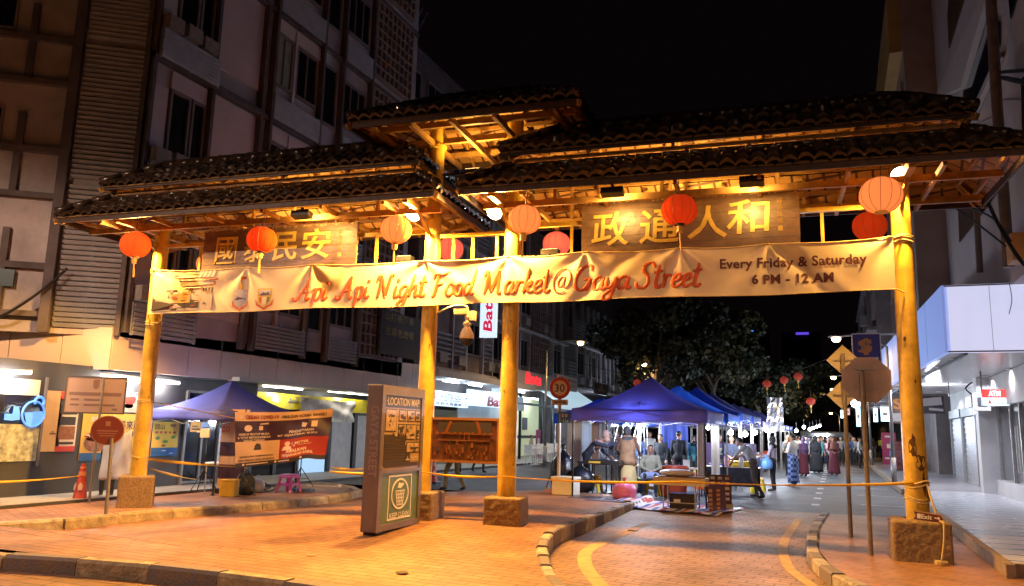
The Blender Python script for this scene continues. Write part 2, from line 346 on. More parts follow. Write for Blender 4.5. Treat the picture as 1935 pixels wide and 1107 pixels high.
struct('kerb', kerb([(-30, 6.72), (-14, 6.78), (-9.1, 6.72), (-7.7, 7.0), (-6.3, 7.08), (-4.9, 7.05), (-3.4, 6.9), (-2, 6.8)], None, .2, lambda x, y: .03, True, .9), [kb, kc])
# painted lines
m_yl = mat('worn_yellow_line', (.46, .30, .09), .7, var=.6, scale=4, bump=.4, dirt=(.37, .23, .11))
def stripe(poly, wd, hf):
    pts = spline([Vector((p[0], p[1], 0)) for p in poly], 8); b = MB(); V = []
    for i, p in enumerate(pts):
        d = (pts[min(i+1, len(pts)-1)]-pts[max(0, i-1)]).normalized(); x = Vector((d.y, -d.x, 0))*wd/2
        for q in (p-x, p+x): V.append((q.x, q.y, hf(q.x, q.y)+.005))
    return b.add(V, [(2*i, 2*i+1, 2*i+3, 2*i+2) for i in range(len(pts)-1)])
struct('road_marking', stripe([(-3.35, 15.2), (-3.45, 13), (-3.45, 11.7), (-3.2, 10.7), (-2.85, 9.8), (-2.3, 8.7), (-1.8, 7.8)], .19, lane_h), m_yl)
struct('road_marking', stripe([(-.75, 17.5), (-.85, 14), (-.7, 12), (-.5, 11), (-.2, 10.1), (.2, 9.3)], .14, lane_h), m_yl)
b = MB()
m_wl = mat('worn_white_line', (.5, .5, .5), .7, var=.5, scale=5)
for y in np.arange(21, 70, 2.2): b.quad((-.62, y, -.014), (-.44, y, -.014), (-.44, y+.5, -.014), (-.62, y+.5, -.014))
for y in np.arange(22, 60, 3.6): b.quad((.5, y, -.014), (1.5, y, -.014), (1.5, y+.1, -.014), (.5, y+.1, -.014))
struct('road_marking', b, m_wl)
# left raised walkway in front of the shops
b = MB(); b.box((-16.6, 44, -.06), (6.0, 90, .24)); struct('pavement', b, mat('left_walkway_concrete', (.36, .33, .29), .6, var=.3, scale=3))
b = MB(); b.box((-13.57, 44, -.055), (.06, 90.1, .225)); struct('kerb', b, mat('dark_step_edge', (.05, .045, .045), .6))

# ------------------------------------------------------------------ the gate
GATE = thing('gateway_arch', 'long yellow-poled street gate with dark two-tier tiled roofs spanning the whole entrance', 'gate', tuple(W(6.6, 0, 0)))
PS = (0., 5.83, 7.30, 13.25)
PB = (.0, .14, .14, .0)
for k, s in enumerate(PS):
    p = W(s, 0, 0); top = 6.9 if k in (1, 2) else 5.3
    b = MB(); b.lathe([(.150, .5), (.150, 1.6), (.142, 2.6), (.138, 4.4), (.136, top)], 28, (p.x, p.y, 0)); b.lathe([(.18, top-.42), (.18, top-.36)] if k in (1, 2) else [(.165, top), (.165, top+.05)], 20, (p.x, p.y, 0))
    po = b.build('pole', M_yel, GATE, 'auto')
    b = MB(); hz = .30 if k != 3 else .36; z0 = -.1; z1 = (.57, .56, .545, .53)[k]; b.box((p.x, p.y, (z0+z1)/2), (2*hz, 2*hz, z1-z0), (R(42), GAZ, GAZ+.06, GAZ-.05)[k])
    pb = b.build('plinth', M_conc, GATE); bevel(pb, .035, 3); sd_ = pb.modifiers.new('sub', 'SUBSURF'); sd_.subdivision_type = 'SIMPLE'; sd_.levels = sd_.render_levels = 5; dm = pb.modifiers.new('rough', 'DISPLACE'); tx = bpy.data.textures.new('rough', 'CLOUDS'); tx.noise_scale = .09; tx.noise_depth = 4; dm.texture = tx; dm.strength = .014; dm.mid_level = .5
    b = MB()
    for zz in ((4.42, 4.47, 4.5) if k in (0, 3) else ()): 
        b.tube([p+Vector((.152*math.cos(t), .152*math.sin(t), zz+.012*math.sin(3*t))) for t in np.linspace(0, 2*PI, 18)], .012, 5)
    if k == 0:
        for zz in (3.42, 3.46, 1.95, 1.98, .92): b.tube([p+Vector((.152*math.cos(t), .152*math.sin(t), zz+.015*math.sin(2*t))) for t in np.linspace(0, 2*PI, 18)], .008, 5)
    if k == 3:
        for zz in (1.02, .98, .82, .78): b.tube([p+Vector((.158*math.cos(t), .158*math.sin(t), zz+.03*math.sin(2*t+zz*9))) for t in np.linspace(0, 2*PI, 18)], .012, 5)
        b.tube(spline([p+Vector((.12, -.12, 1.0)), p+Vector((.17, -.22, .75)), p+Vector((.22, -.3, .56)), p+Vector((.26, -.42, .53)), p+Vector((.25, -.44, .3)), p+Vector((.2, -.45, .02))], 5), .014, 6)
        for t in range(3): b.tube([p+Vector((.2+.07*math.cos(a), -.47+.05*math.sin(a), .02+.015*t)) for a in np.linspace(0, 2*PI, 12)], .013, 5)
    if b.v: b.build('rope', mat('pale_rope', (.55, .42, .2), .8), GATE)
    if True:
        m_rust = mat('bare_rusty_patch', (.12, .05, .02), .8, var=.5, scale=25, bump=.3)
        for (a0, zc, wa, hh) in [(random.uniform(-2.6, -.4), random.uniform(.6, 4.2), random.uniform(.03, .09), random.uniform(.01, .035)) for _ in range(11)] if k != 3 else ((-1.75, 1.5, .35, .17), (-1.1, 1.28, .55, .13), (-.95, 1.02, .2, .2), (-1.9, 3.0, .15, .04), (-1.2, 2.4, .1, .03)):
            b = MB(); V = [p+Vector((.1512*math.cos(a0), .1512*math.sin(a0), zc))]; n = 16
            for i in range(n):
                t = 2*PI*i/n; q = random.uniform(.65, 1.15); V.append(p+Vector((.1516*math.cos(a0+wa*q*math.cos(t)), .1516*math.sin(a0+wa*q*math.cos(t)), zc+hh*q*math.sin(t))))
            b.add(V, [(0, i+1, (i+1) % n+1) for i in range(n)]); b.build('rust_patch', m_rust, GATE)
# beams and short posts on the gate plane
b = MB(); b.bar(W(.1, 0, 4.36), W(5.72, 0, 4.36), .09, .12); b.build('lower_beam', M_yel, GATE)
b = MB(); b.bar(W(5.94, 0, 4.36), W(7.2, 0, 4.36), .09, .12); b.build('lower_beam', M_yel, GATE)
b = MB(); b.bar(W(7.42, 0, 4.36), W(13.14, 0, 4.36), .09, .12); b.build('lower_beam', M_yel, GATE)
b = MB(); b.bar(W(.1, 0, 4.98), W(5.72, 0, 4.98), .06, .07); b.bar(W(5.94, 0, 4.88), W(7.2, 0, 4.88), .06, .07); b.bar(W(7.42, 0, 4.98), W(13.14, 0, 4.98), .06, .07); b.build('upper_beam', M_yel, GATE)
for s, z1 in ((.95, 4.93), (4.74, 4.93), (6.22, 4.83), (6.58, 4.83), (7.02, 4.83), (8.32, 4.93), (12.18, 4.93)):
    b = MB(); b.box(W(s, 0, (4.42+z1)/2), (.045, .045, z1-4.42), GAZ); b.build('post', M_yel, GATE)
for s in PS:
    b = MB(); b.bar(W(s, -1.18, 5.24), W(s, 1.18, 5.24), .09, .13); b.bar(W(s, -.9, 5.28), W(s, -.15, 4.9), .05, .06); b.bar(W(s, .9, 5.28), W(s, .15, 4.9), .05, .06); b.build('bracket_beam', M_rafter, GATE)
# roofs
m_soff = brick_mat('underside_tiles', (.62, .34, .12), (.48, .25, .08), (.10, .04, .015), .24, .30, .022, .65, bump=.7, rotz=GAZ, stain=.35, offset=0, nscale=2.5)
def slope(b, e0, e1, q0, q1, per=.21, row=.27, amp=.032):
    e0, e1, q0, q1 = map(Vector, (e0, e1, q0, q1)); ax = (e1-e0); Ln = ax.length; ax.normalize(); m = (q0-e0); a0 = m.dot(ax); upv = m-ax*a0; Hh = upv.length; upv.normalize(); a1 = (q1-e0).dot(ax); nr = ax.cross(upv)
    if nr.z < 0: nr = -nr
    nr_rows = max(2, round(Hh/row)); na = int(Ln/per*11); A = [Ln*i/na for i in range(na+1)]
    V = []; lines = []; jt = np.random.RandomState(int(Ln*1000) % 9999).normal(0, .007, (nr_rows+1, int(Ln/per)+3))
    for j in range(nr_rows):
        for t, lf in ((j/nr_rows, .045), ((j+1)/nr_rows+.0, .006)):
            lo = a0*t; hi = Ln+(a1-Ln)*t; ln = []
            for a in A:
                c = min(max(a, lo), hi); ph = (c/per) % 1.0; pr = amp*(abs(math.sin(PI*ph))**.8*2.1-1)
                ln.append(len(V)); V.append(e0+ax*c+upv*(t*Hh+jt[j][int(c/per)]*1.2)+nr*(lf+pr+jt[j][int(c/per)]))
            lines.append(ln)
    ln = [];
    for i, a in enumerate(A): ln.append(len(V)); V.append(V[lines[0][i]]-nr*.05-upv*.0)
    lines.insert(0, ln); F = []
    for l0, l1 in zip(lines[:-1], lines[1:]):
        for i in range(na):
            if (V[l0[i]]-V[l0[i+1]]).length < 1e-5 and (V[l1[i]]-V[l1[i+1]]).length < 1e-5: continue
            F.append((l0[i], l0[i+1], l1[i+1], l1[i]))
    b.add(V, F)
def ridge(b, a, c, r=.085, pitch=.32):
    a, c = Vector(a), Vector(c); n = max(1, int((c-a).length/pitch)); d = (c-a)/n
    for i in range(n): b.tube([a+d*i, a+d*(i+.98)], [r*1.12, r*.92], 10)
def hip(name, s0, s1, o0, o1, ze, i_s, t_o, zt, closed, fh=.11):
    """frustum of a hip roof: eave rectangle (s0..s1, +-o0) at ze up to (s0+i_s..s1-i_s, +-t_o) at zt"""
    E = [W(s0, -o0, ze), W(s1, -o0, ze), W(s1, o0, ze), W(s0, o0, ze)]; T = [W(s0+i_s, -t_o, zt), W(s1-i_s, -t_o, zt), W(s1-i_s, t_o, zt), W(s0+i_s, t_o, zt)]
    b = MB()
    for i in range(4): slope(b, E[i], E[(i+1) % 4], T[i], T[(i+1) % 4])
    ro = b.build(name, M_tile, GATE, 'auto')
    b = MB()
    for i in range(4): ridge(b, E[i]+ZU*.07, T[i]+ZU*.07, .07)
    if closed: ridge(b, W(s0+i_s, 0, zt+.06), W(s1-i_s, 0, zt+.06), .1)
    else:
        for i in range(4): ridge(b, T[i]+ZU*.03, T[(i+1) % 4]+ZU*.03, .035, .4)
    b.build('ridge_cap', M_tile, ro, True)
    b = MB(); dz = ZU*-.055
    for i in range(4): b.quad(E[i]+dz, T[i]+dz, T[(i+1) % 4]+dz, E[(i+1) % 4]+dz)
    b.build('soffit', m_soff, ro)
    b = MB()
    for i in range(4):
        a, c = E[i]-ZU*.09, E[(i+1) % 4]-ZU*.09; n = (c-a).normalized().cross(ZU)*-.04; b.bar(a+n+ZU*(.055-fh/2), c+n+ZU*(.055-fh/2), .03, fh)
    b.build('fascia', M_wood, ro)
    b = MB(); dz = ZU*-.12
    n = int((s1-s0)/1.25)
    for k in range(n+1):
        s = s0+.15+(s1-s0-.3)*k/n; st = min(max(s, s0+i_s), s1-i_s)
        for sg in (-1, 1):
            b.bar(W(s, sg*(o0-.06), ze-.12+.0), W(st, sg*t_o, zt-.12), .045, .07)
    for f in (.33, .68):
        for sg in (-1, 1):
            o = o0+(t_o-o0)*f; z = ze+(zt-ze)*f-.17; b.bar(W(s0+i_s*f+.05, sg*o, z), W(s1-i_s*f-.05, sg*o, z), .05, .06)
        for sa, sb in ((s0+i_s*f, 0), (s1-i_s*f, 0)):
            o = o0+(t_o-o0)*f; z = ze+(zt-ze)*f-.17; b.bar(W(sa, -o, z), W(sa, o, z), .05, .06)
    for i in range(4): b.bar(E[i]+dz, T[i]+dz, .06, .1)
    b.build('rafters', M_rafter, ro)
    return ro
for s0, s1 in ((-1.4, 6.42), (6.78, 14.65)):
    hip('lower_roof', s0, s1, 1.28, 0, 5.36, .66, .64, 5.80, False)
    hip('upper_roof', s0+.5, s1-.5, .80, 0, 6.06, .80, .04, 6.60, True, .06)
    b = MB()
    a0, a1 = s0+.72, s1-.72
    for sg in (-1, 1):
        b.bar(W(a0, sg*.58, 5.78), W(a1, sg*.58, 5.78), .05, .06); b.bar(W(a0, sg*.58, 5.93), W(a1, sg*.58, 5.93), .05, .05)
        for k in range(8): s = a0+(a1-a0)*k/7; b.box(W(s, sg*.58, 5.85), (.05, .05, .14), GAZ)
        for k in range(4): s = s0+1.4+(s1-s0-2.8)*k/3; b.bar(W(s, sg*.56, 5.2), W(s, sg*.56, 5.8), .05, .05); b.bar(W(s, sg*.02, 5.95), W(s, sg*.6, 5.95), .04, .05)
    for k in range(6): s = s0+1.0+(s1-s0-2.)*k/5; b.bar(W(s, -1.15, 5.22), W(s, 1.15, 5.22), .05, .08)
    b.bar(W(s0+.2, -.6, 5.19), W(s1-.2, -.6, 5.19), .06, .1); b.bar(W(s0+.2, .6, 5.19), W(s1-.2, .6, 5.19), .06, .1)
    b.build('roof_frame', M_rafter, GATE)
hip('crown_roof', 4.72, 8.72, 1.25, 0, 6.66, 1.12, .04, 7.36, True)
b = MB()
for o in (-.75, 0, .75): b.bar(W(4.9, o, 6.62), W(8.55, o, 6.62), .07, .1)
for s in (5.1, 5.83, 6.55, 7.3, 8.3): b.bar(W(s, -1.15, 6.54), W(s, 1.15, 6.54), .06, .1)
b.build('roof_frame', M_rafter, GATE)
# flood lamps at the pole heads
m_lens = emat('hot_sodium_lens', (1., .72, .35), 60)
FL = [('small round floodlight at the head of the left end pole', -.2, 5.06, 1000), ('round floodlight glaring on the second pole from the left beside the middle lantern', 5.62, 5.2, 1900), ('round floodlight glaring on the third pole beside the crossbar lantern', 7.1, 5.14, 1900), ('brightest round floodlight on top of the right end pole', 13.22, 5.32, 1600)]
for lab, s, z, pw in FL:
    p = W(s, -.4, z); t = thing('floodlight', lab, 'floodlight', tuple(p), 'floodlights on the gate poles')
    tl = Vector((0, 0, -1))*.88-GN*.45; M = (Vector((0, 0, -1))*.66-GN*.75).to_track_quat('-Z', 'Y').to_matrix()
    b = MB(); b.lathe([(.03, .16), (.05, .14), (.12, .06), (.15, .0), (.14, -.01)][::-1], 18, p, M); b.tube([p+M @ Vector((0, 0, .14)), p+GN*.25+ZU*.1, W(s, -.1, z-.02)], .018, 6); b.build('housing', M_black, t, True)
    b = MB(); b.lathe([(.002, -.045), (.08, -.035), (.132, -.006)], 18, p, M); b.build('lens', m_lens, t, True)
    light('lamp', 'SPOT', p+M @ Vector((0, 0, -.05)), pw, SOD, t, .1, p+tl, 178, .25)
# black flood boxes under the front eave, turned in on the name boards
for lab, s, z, pw in (('black box floodlight under the eave over the left name board', 3.82, 5.13, 115), ('black box floodlight under the eave over the left end of the right name board', 9.19, 5.16, 90), ('black box floodlight under the eave over the right half of the right name board', 11.2, 5.18, 85)):
    p = W(s, -1.02, z); t = thing('box_floodlight', lab, 'floodlight', tuple(p), 'box floodlights under the eaves')
    Mr = Matrix.Rotation(GAZ, 3, 'Z') @ Matrix.Rotation(R(-12), 3, 'X')
    b = MB(); b.box(p, (.34, .16, .10), M=Mr); b.box(p+ZU*.08, (.04, .04, .1)); b.build('housing', M_black, t)
    b = MB(); b.box(p+Mr @ Vector((0, .083, .0)), (.3, .008, .08), M=Mr); b.build('lens', emat('flood_lens', (1., .62, .22), 12), t)
    light('lamp', 'SPOT', p+Mr @ Vector((0, .1, 0)), pw, (1., .58, .16), t, .12, W(s, 0, 5.75), 165, 1.)
# up-lights lying on the lower beam behind the boards
for lab, s, pw in (('uplight on the beam behind the left name board', 2.7, 150), ('uplight on the beam behind the right name board', 10.1, 190), ('uplight on the beam left of the second pole', 5.2, 28), ('uplight on the beam right of the third pole', 7.9, 28)):
    p = W(s, .22, 4.56); t = thing('uplight', lab, 'floodlight', tuple(p), 'uplights lying on the gate beam')
    b = MB(); b.box(p, (.3, .16, .09), GAZ); b.bar(p, W(s, 0, 4.44), .03, .03); b.build('housing', M_black, t)
    b = MB(); b.box(p+ZU*.048, (.26, .12, .006), GAZ); b.build('lens', MATS['flood_lens'], t)
    light('lamp', 'SPOT', p+ZU*.07, pw, (1., .56, .12), t, .07, p+ZU, 170, .6)
p = W(6.55, 0, 6.0); t = thing('uplight', 'uplight between the two middle poles under the crown roof', 'floodlight', tuple(p), 'uplights lying on the gate beam')
b = MB(); b.box(p, (.3, .2, .09), GAZ); b.bar(p-GU*.7, p+GU*.7, .04, .04); b.build('housing', M_black, t); b = MB(); b.box(p+ZU*.05, (.26, .16, .006), GAZ); b.build('lens', MATS['flood_lens'], t)
light('lamp', 'SPOT', p+ZU*.07, 95, (1., .56, .12), t, .07, p+ZU, 170, .6)
# ------------------------------------------------------------------ name boards
m_board = mat('weathered_dark_board', (.19, .115, .07), .4, var=.55, scale=3.2, bump=.25, dirt=(.10, .055, .032))
m_gold = mat('gold_leaf', (.78, .52, .10), .4, .15, var=.2, scale=10); m_peel = mat('peeling_pale_edge', (.55, .38, .2), .8, var=.5, scale=30)
def nameboard(lab, s0, s1, z0, z1, chars, sizes, small, small_s, seal):
    t = thing('name_board', lab, 'sign', tuple(W((s0+s1)/2, -.12, z0)))
    b = MB(); n = 6
    for i in range(n):
        za, zb = z0+(z1-z0)*i/n, z0+(z1-z0)*(i+1)/n; b.box(W((s0+s1)/2, -.13, (za+zb)/2), (s1-s0+random.uniform(-.006, .006), .05+random.uniform(-.003, .003), zb-za-.004), GAZ)
    b.build('board', m_board, t)
    b = MB()
    for i in range(90):
        s = s0+(s1-s0)*(i+random.random())/90; h = random.uniform(.01, .05) if random.random() > .3 else .008; b.box(W(s, -.158, z1-h/2+.003), (random.uniform(.02, .05), .004, h), GAZ)
    b.box(W((s0+s1)/2, -.157, z1+.001), (s1-s0, .006, .008), GAZ); b.build('peeling_edge', m_peel, t)
    b = MB(); zm = (z0+z1)/2
    for ch, (s, dz, h, wd) in zip(chars, sizes): text(b, ch, W(s, -.158, zm+dz), GU, ZU, h, .012, width=wd, height=h, ext=.02, shear=.06)
    b.build('gold_characters', m_gold, t)
    b = MB()
    for i, ch in enumerate(small): text(b, ch, W(small_s, -.158, z1-.16-.105*i), GU, ZU, .1, .0, height=.085, width=.085, ext=.01)
    b.box(W(small_s, -.157, z1-.17-.105*len(small)), (.07, .006, .08), GAZ); b.build('signature', mat('faded_gilt', (.45, .28, .08), .6), t)
    b = MB()
    for f in (.16, .5, .86): b.box(W(s0+(s1-s0)*f, -.13, z1+.1), (.04, .03, .22), GAZ); b.box(W(s0+(s1-s0)*f, -.16, z0+.0), (.05, .01, .05), GAZ)
    b.build('hanger', M_rafter, t)
nameboard('left dark board with three gold characters showing and a lantern before the second', 1.14, 4.42, 4.39, 5.2, '國泰民安', [(1.66, .0, .52, .46), (2.3, -.0, .5, .48), (2.95, .02, .54, .50), (3.6, .04, .56, .58)], '陳壽明書', 4.08, 0)
nameboard('right dark board with large gold characters between the third and fourth poles', 8.52, 11.86, 4.41, 5.28, '政通人和', [(9.0, -.03, .56, .60), (9.78, -.03, .55, .62), (10.52, -.0, .52, .60), (11.12, .05, .54, .62)], '靜伯珠書', 11.58, 0)
# ------------------------------------------------------------------ the long banner
BS0, BS1, BO = .06, 13.1, -.24
ties = [(.06, 4.46), (2.2, 4.43), (3.6, 4.43), (5.8, 4.41), (7.3, 4.42), (8.6, 4.44), (10.1, 4.43), (11.4, 4.44), (13.1, 4.46)]
def ztop(s):
    xs = [t[0] for t in ties]; i = max(0, min(len(xs)-2, int(np.searchsorted(xs, s))-1)); a, c = ties[i], ties[i+1]; f = (s-a[0])/(c[0]-a[0]); return a[1]+(c[1]-a[1])*f-.035*math.sin(PI*f)
def zbot(s): return 3.60+.085*(s/13.)+.012*math.sin(s*2.1)
def bw_(s, z):
    """cloth offset from its plane: folds fan out from the ties"""
    v = (z-3.6)/.85; o = .028*math.sin(s*1.15+.6)*(1-v*.6)+.012*math.sin(s*3.3+v*2.1)
    for ts, tz in ties:
        ds, dz = s-ts, (tz+.02-z); r = math.hypot(ds, dz)
        if r < 1.7:
            an = math.atan2(dz, ds); o += .034*math.exp(-r/.75)*math.sin(an*6.5+ts*2.)*min(1, r/.18)
    for s1, k, ph in ((11.9, .42, 0), (8.9, -.5, 1), (6.2, .55, 2), (3.9, -.45, .5), (1.2, .5, 1.2)):
        d = (s-s1)+(z-4.0)*k*2.4; o += .022*math.exp(-(d/.13)**2)-.013*math.exp(-((d-.26)/.16)**2)
    return o*.72
def cloth(p):
    """drop lettering onto the moving cloth"""
    q = p-GL_; s = q.dot(GU); z = q.z; o = q.dot(GN); p2 = GL_+GU*s+GN*(BO+bw_(s, z)+(o-BO)); p2.z = z; return p2
BAN = thing('market_banner', 'long cream cloth banner for the night food market tied across the gate poles', 'banner', tuple(W(6.6, BO, 3.6)))
m_cloth = mat('cream_vinyl_cloth', (.72, .60, .43), .58, var=.1, scale=2)
b = MB(); ns, nz_ = 420, 30; V = []
for j in range(nz_+1):
    for i in range(ns+1):
        s = BS0+(BS1-BS0)*i/ns; z = zbot(s)+(ztop(s)-zbot(s))*j/nz_; V.append(W(s, BO+bw_(s, z), z))
b.add(V, [(j*(ns+1)+i, j*(ns+1)+i+1, (j+1)*(ns+1)+i+1, (j+1)*(ns+1)+i) for j in range(nz_) for i in range(ns)]); bc = b.build('cloth', m_cloth, BAN, True)
b = MB(); b.tube([W(BS0+(BS1-BS0)*i/120, BO+bw_(BS0+(BS1-BS0)*i/120, 4.4), ztop(BS0+(BS1-BS0)*i/120)) for i in range(121)], .012, 5)
b.tube([W(BS0+(BS1-BS0)*i/120, BO+bw_(BS0+(BS1-BS0)*i/120, 3.6), zbot(BS0+(BS1-BS0)*i/120)) for i in range(121)], .008, 5)
for s, z in ties: b.tube([W(s, BO-.01, z), W(s+.02, -.0, z+.06)], .01, 5)
b.tube([W(.06, BO, 4.44), W(-.02, -.1, 4.5)], .012, 5); b.tube([W(.06, BO, 3.6), W(-.02, -.1, 3.5)], .01, 5); b.tube([W(13.1, BO, 4.44), W(13.25, -.15, 4.5)], .012, 5); b.tube([W(13.1, BO, 3.7), W(13.22, -.15, 3.66)], .01, 5)
b.build('tie_rope', MATS['pale_rope'], BAN)
# brush-script words
def AXW(px):
    d = ray(px, 545); e = Vector((0, 0, EYE)); o = GL_+GN*BO; return e+d*((o-e).dot(GN)/d.dot(GN))-GL_
GLY = {
'A': (.74, [[(-.16, .16), (-.16, .03), (-.04, -.01), (.1, .16), (.3, .6), (.45, .99)], [(.45, .99), (.45, .5), (.46, .08), (.54, .0), (.64, .1)], [(.08, .3), (.3, .35), (.58, .37)]]),
'p': (.46, [[(.0, .36), (.1, .49), (.1, .2), (.04, -.4)], [(.09, .3), (.2, .5), (.35, .46), (.38, .24), (.28, .02), (.14, 0), (.09, .12)]]),
'i': (.27, [[(.07, .5), (.05, .14), (.13, .0), (.26, .12)], [(.12, .68), (.14, .8)]]),
'N': (.80, [[(-.12, .7), (-.04, .93), (.07, .9), (.09, .5), (.05, 0)], [(.09, .95), (.28, .4), (.42, .02)], [(.42, .02), (.48, .6), (.56, .97), (.7, .94)]]),
'g': (.47, [[(.38, .42), (.2, .5), (.04, .3), (.1, .03), (.26, .05), (.38, .4)], [(.39, .48), (.37, .0), (.27, -.36), (.08, -.41), (.02, -.28), (.2, -.1), (.46, .1)]]),
'h': (.48, [[(.14, 1.0), (.08, .5), (.04, 0)], [(.06, .2), (.2, .48), (.33, .44), (.31, .12), (.37, 0), (.48, .1)]]),
't': (.34, [[(.15, .9), (.1, .4), (.1, .08), (.2, 0), (.34, .12)], [(-.06, .6), (.1, .62), (.32, .66)]]),
'F': (.66, [[(.2, .92), (.16, .5), (.1, .06), (-.02, -.04)], [(-.08, .74), (.04, .92), (.4, .9), (.7, 1.02)], [(.16, .48), (.34, .5), (.48, .53)]]),
'o': (.44, [[(.2, .5), (.06, .38), (.04, .12), (.18, 0), (.33, .1), (.37, .36), (.22, .5), (.3, .42), (.46, .44)]]),
'd': (.52, [[(.36, .42), (.2, .5), (.04, .3), (.1, .02), (.26, .06), (.38, .4)], [(.48, 1.04), (.41, .5), (.38, .1), (.45, 0), (.54, .1)]]),
'M': (.92, [[(-.1, .7), (-.02, .92), (.08, .9), (.09, .4), (.03, 0)], [(.09, .9), (.22, .4), (.34, .12)], [(.34, .12), (.47, .6), (.58, .96)], [(.58, .96), (.6, .4), (.67, .02), (.8, .08)]]),
'a': (.49, [[(.36, .42), (.2, .5), (.04, .3), (.1, .02), (.26, .06), (.38, .4)], [(.4, .49), (.36, .12), (.42, 0), (.52, .1)]]),
'r': (.39, [[(.02, .38), (.09, .5), (.09, .2), (.05, 0)], [(.08, .28), (.19, .48), (.36, .44)]]),
'k': (.46, [[(.16, 1.0), (.08, .5), (.04, 0)], [(.07, .2), (.26, .47), (.33, .36), (.1, .22)], [(.13, .22), (.28, .04), (.46, .08)]]),
'e': (.42, [[(.04, .2), (.27, .3), (.31, .44), (.2, .5), (.06, .36), (.06, .1), (.2, 0), (.42, .14)]]),
'@': (1.0, [[(.62, .5), (.45, .58), (.3, .4), (.34, .2), (.5, .22), (.6, .5)], [(.62, .58), (.58, .24), (.7, .14), (.86, .3), (.88, .6), (.7, .86), (.4, .88), (.12, .66), (.06, .3), (.24, .0), (.5, -.08), (.72, .0)]]),
'G': (.74, [[(.62, .76), (.56, .97), (.32, .95), (.1, .62), (.08, .18), (.28, 0), (.5, .12), (.58, .44)], [(.36, .4), (.58, .44), (.57, .1), (.5, -.02)]]),
'y': (.47, [[(.04, .5), (.05, .18), (.16, .04), (.3, .16), (.39, .48)], [(.41, .5), (.36, .0), (.25, -.36), (.06, -.41), (.01, -.28), (.18, -.1), (.46, .1)]]),
'S': (.66, [[(.62, .78), (.52, .98), (.26, .94), (.18, .7), (.38, .48), (.45, .22), (.28, 0), (.02, .06), (-.04, .26)]]), ' ': (.30, [])}
def script(mb, s, s0, s1, zb, h, rad):
    adv = sum(GLY[c][0] for c in s); k = (s1-s0)/adv; x = 0; n = 0
    for c in s:
        for st in GLY[c][1]:
            if c == '@': rr = rad*.5
            else: rr = rad
            pts = spline([Vector(((x+q[0])*k+q[1]*h*.16, q[1]*h, 0)) for q in st], 7); V = []; m = len(pts); cr = 8
            n += 1
            for i, p in enumerate(pts):
                d = (pts[min(i+1, m-1)]-pts[max(i-1, 0)]).normalized(); xx = Vector((-d.y, d.x, 0)); e = i/(m-1); rw = rr*(.72+.5*min(1, abs(d.y)*1.1))*(.55+.45*min(1, 6*e, 6*(1-e)+.2))
                for a in range(cr):
                    t = 2*PI*a/cr; q = p+xx*(rw*math.cos(t)); s_, z_ = s0+q.x, zb+q.y+.012*(s_off(s0+q.x)); V.append(W(s_, BO+bw_(s_, z_)-.004-.004*max(0, math.sin(t))-.0004*(n % 7), z_))
            F = [(i*cr+a, i*cr+(a+1) % cr, (i+1)*cr+(a+1) % cr, (i+1)*cr+a) for i in range(m-1) for a in range(cr)]+[tuple(range(cr)), tuple(range((m-1)*cr, m*cr))]
            mb.add(V, F)
        x += GLY[c][0]
def s_off(s): return (s-3)*.55
m_red = mat('brick_red_ink', (.50, .085, .02), .5); m_ink = mat('maroon_ink', (.10, .02, .012), .5)
b = MB()
for wd_, pa, pb in (('Api', 562, 620), ('Api', 642, 699), ('Night', 713, 803), ('Food', 815, 894), ('Market', 914, 1038), ('@', 1041, 1079), ('Gaya', 1083, 1190), ('Street', 1203, 1324)):
    sa, sb = [Vector(AXW(q)).dot(GU) for q in (pa, pb)]; script(b, wd_, sa, sb, 3.775, .40, .026)
b.build('script_lettering', m_red, BAN, True)
b = MB(); text(b, 'Every Friday & Saturday', W(11.72, BO-.003, 4.13), GU, ZU, .2, .025, width=2.05, height=.2, fn=cloth); text(b, '6 PM - 12 AM', W(11.72, BO-.003, 3.90), GU, ZU, .2, .04, width=1.14, height=.15, fn=cloth); b.build('plain_lettering', m_ink, BAN)
# crests and the printed street picture at the left end
def fpoly(mb, pts, sc, zc, k=1., lift=.005, n=1):
    P = []
    for i, q in enumerate(pts):
        a, c = Vector(q+(0,)), Vector(pts[(i+1) % len(pts)]+(0,))
        for j in range(3): P.append(a.lerp(c, j/3))
    mb.add([cloth(W(sc+p.x*k, BO-lift, zc+p.y*k)) for p in P], [tuple(range(len(P)))[::-1]])
cr = [mat('crest_grey', (.42, .4, .5), .5), mat('crest_purple', (.05, .03, .09), .5), m_red, mat('crest_gold', (.65, .4, .05), .5), mat('crest_green', (.12, .16, .03), .5), m_cloth]
b = MB(); c1 = 2.12; zc = 3.86
sh = [(-.13, .15), (.13, .15), (.13, -.08), (0, -.17), (-.13, -.08)]
b.mi = 0; fpoly(b, sh, c1, zc); b.mi = 1; fpoly(b, [(-.12, -.04), (-.03, .05), (.03, .03), (.08, .05), (.12, -.04)], c1, zc, lift=.007); b.mi = 5; fpoly(b, [(-.13, .12), (0, .06), (.13, .12), (.13, .08), (0, .02), (-.13, .08)], c1, zc, lift=.0075)
b.mi = 2; fpoly(b, [(-.17, -.04), (-.12, -.13), (0, -.19), (.12, -.13), (.17, -.04), (.16, -.15), (0, -.24), (-.16, -.15)], c1, zc, lift=.008); b.mi = 3; fpoly(b, [(-.05, .17), (.05, .17), (.02, .23), (.03, .28), (-.03, .28), (-.02, .23)], c1, zc); b.mi = 1; fpoly(b, [(.0, .28), (.012, .28), (.012, .4), (0, .4)], c1, zc); b.mi = 2; fpoly(b, [(.014, .34), (.09, .36), (.09, .4), (.014, .4)], c1, zc)
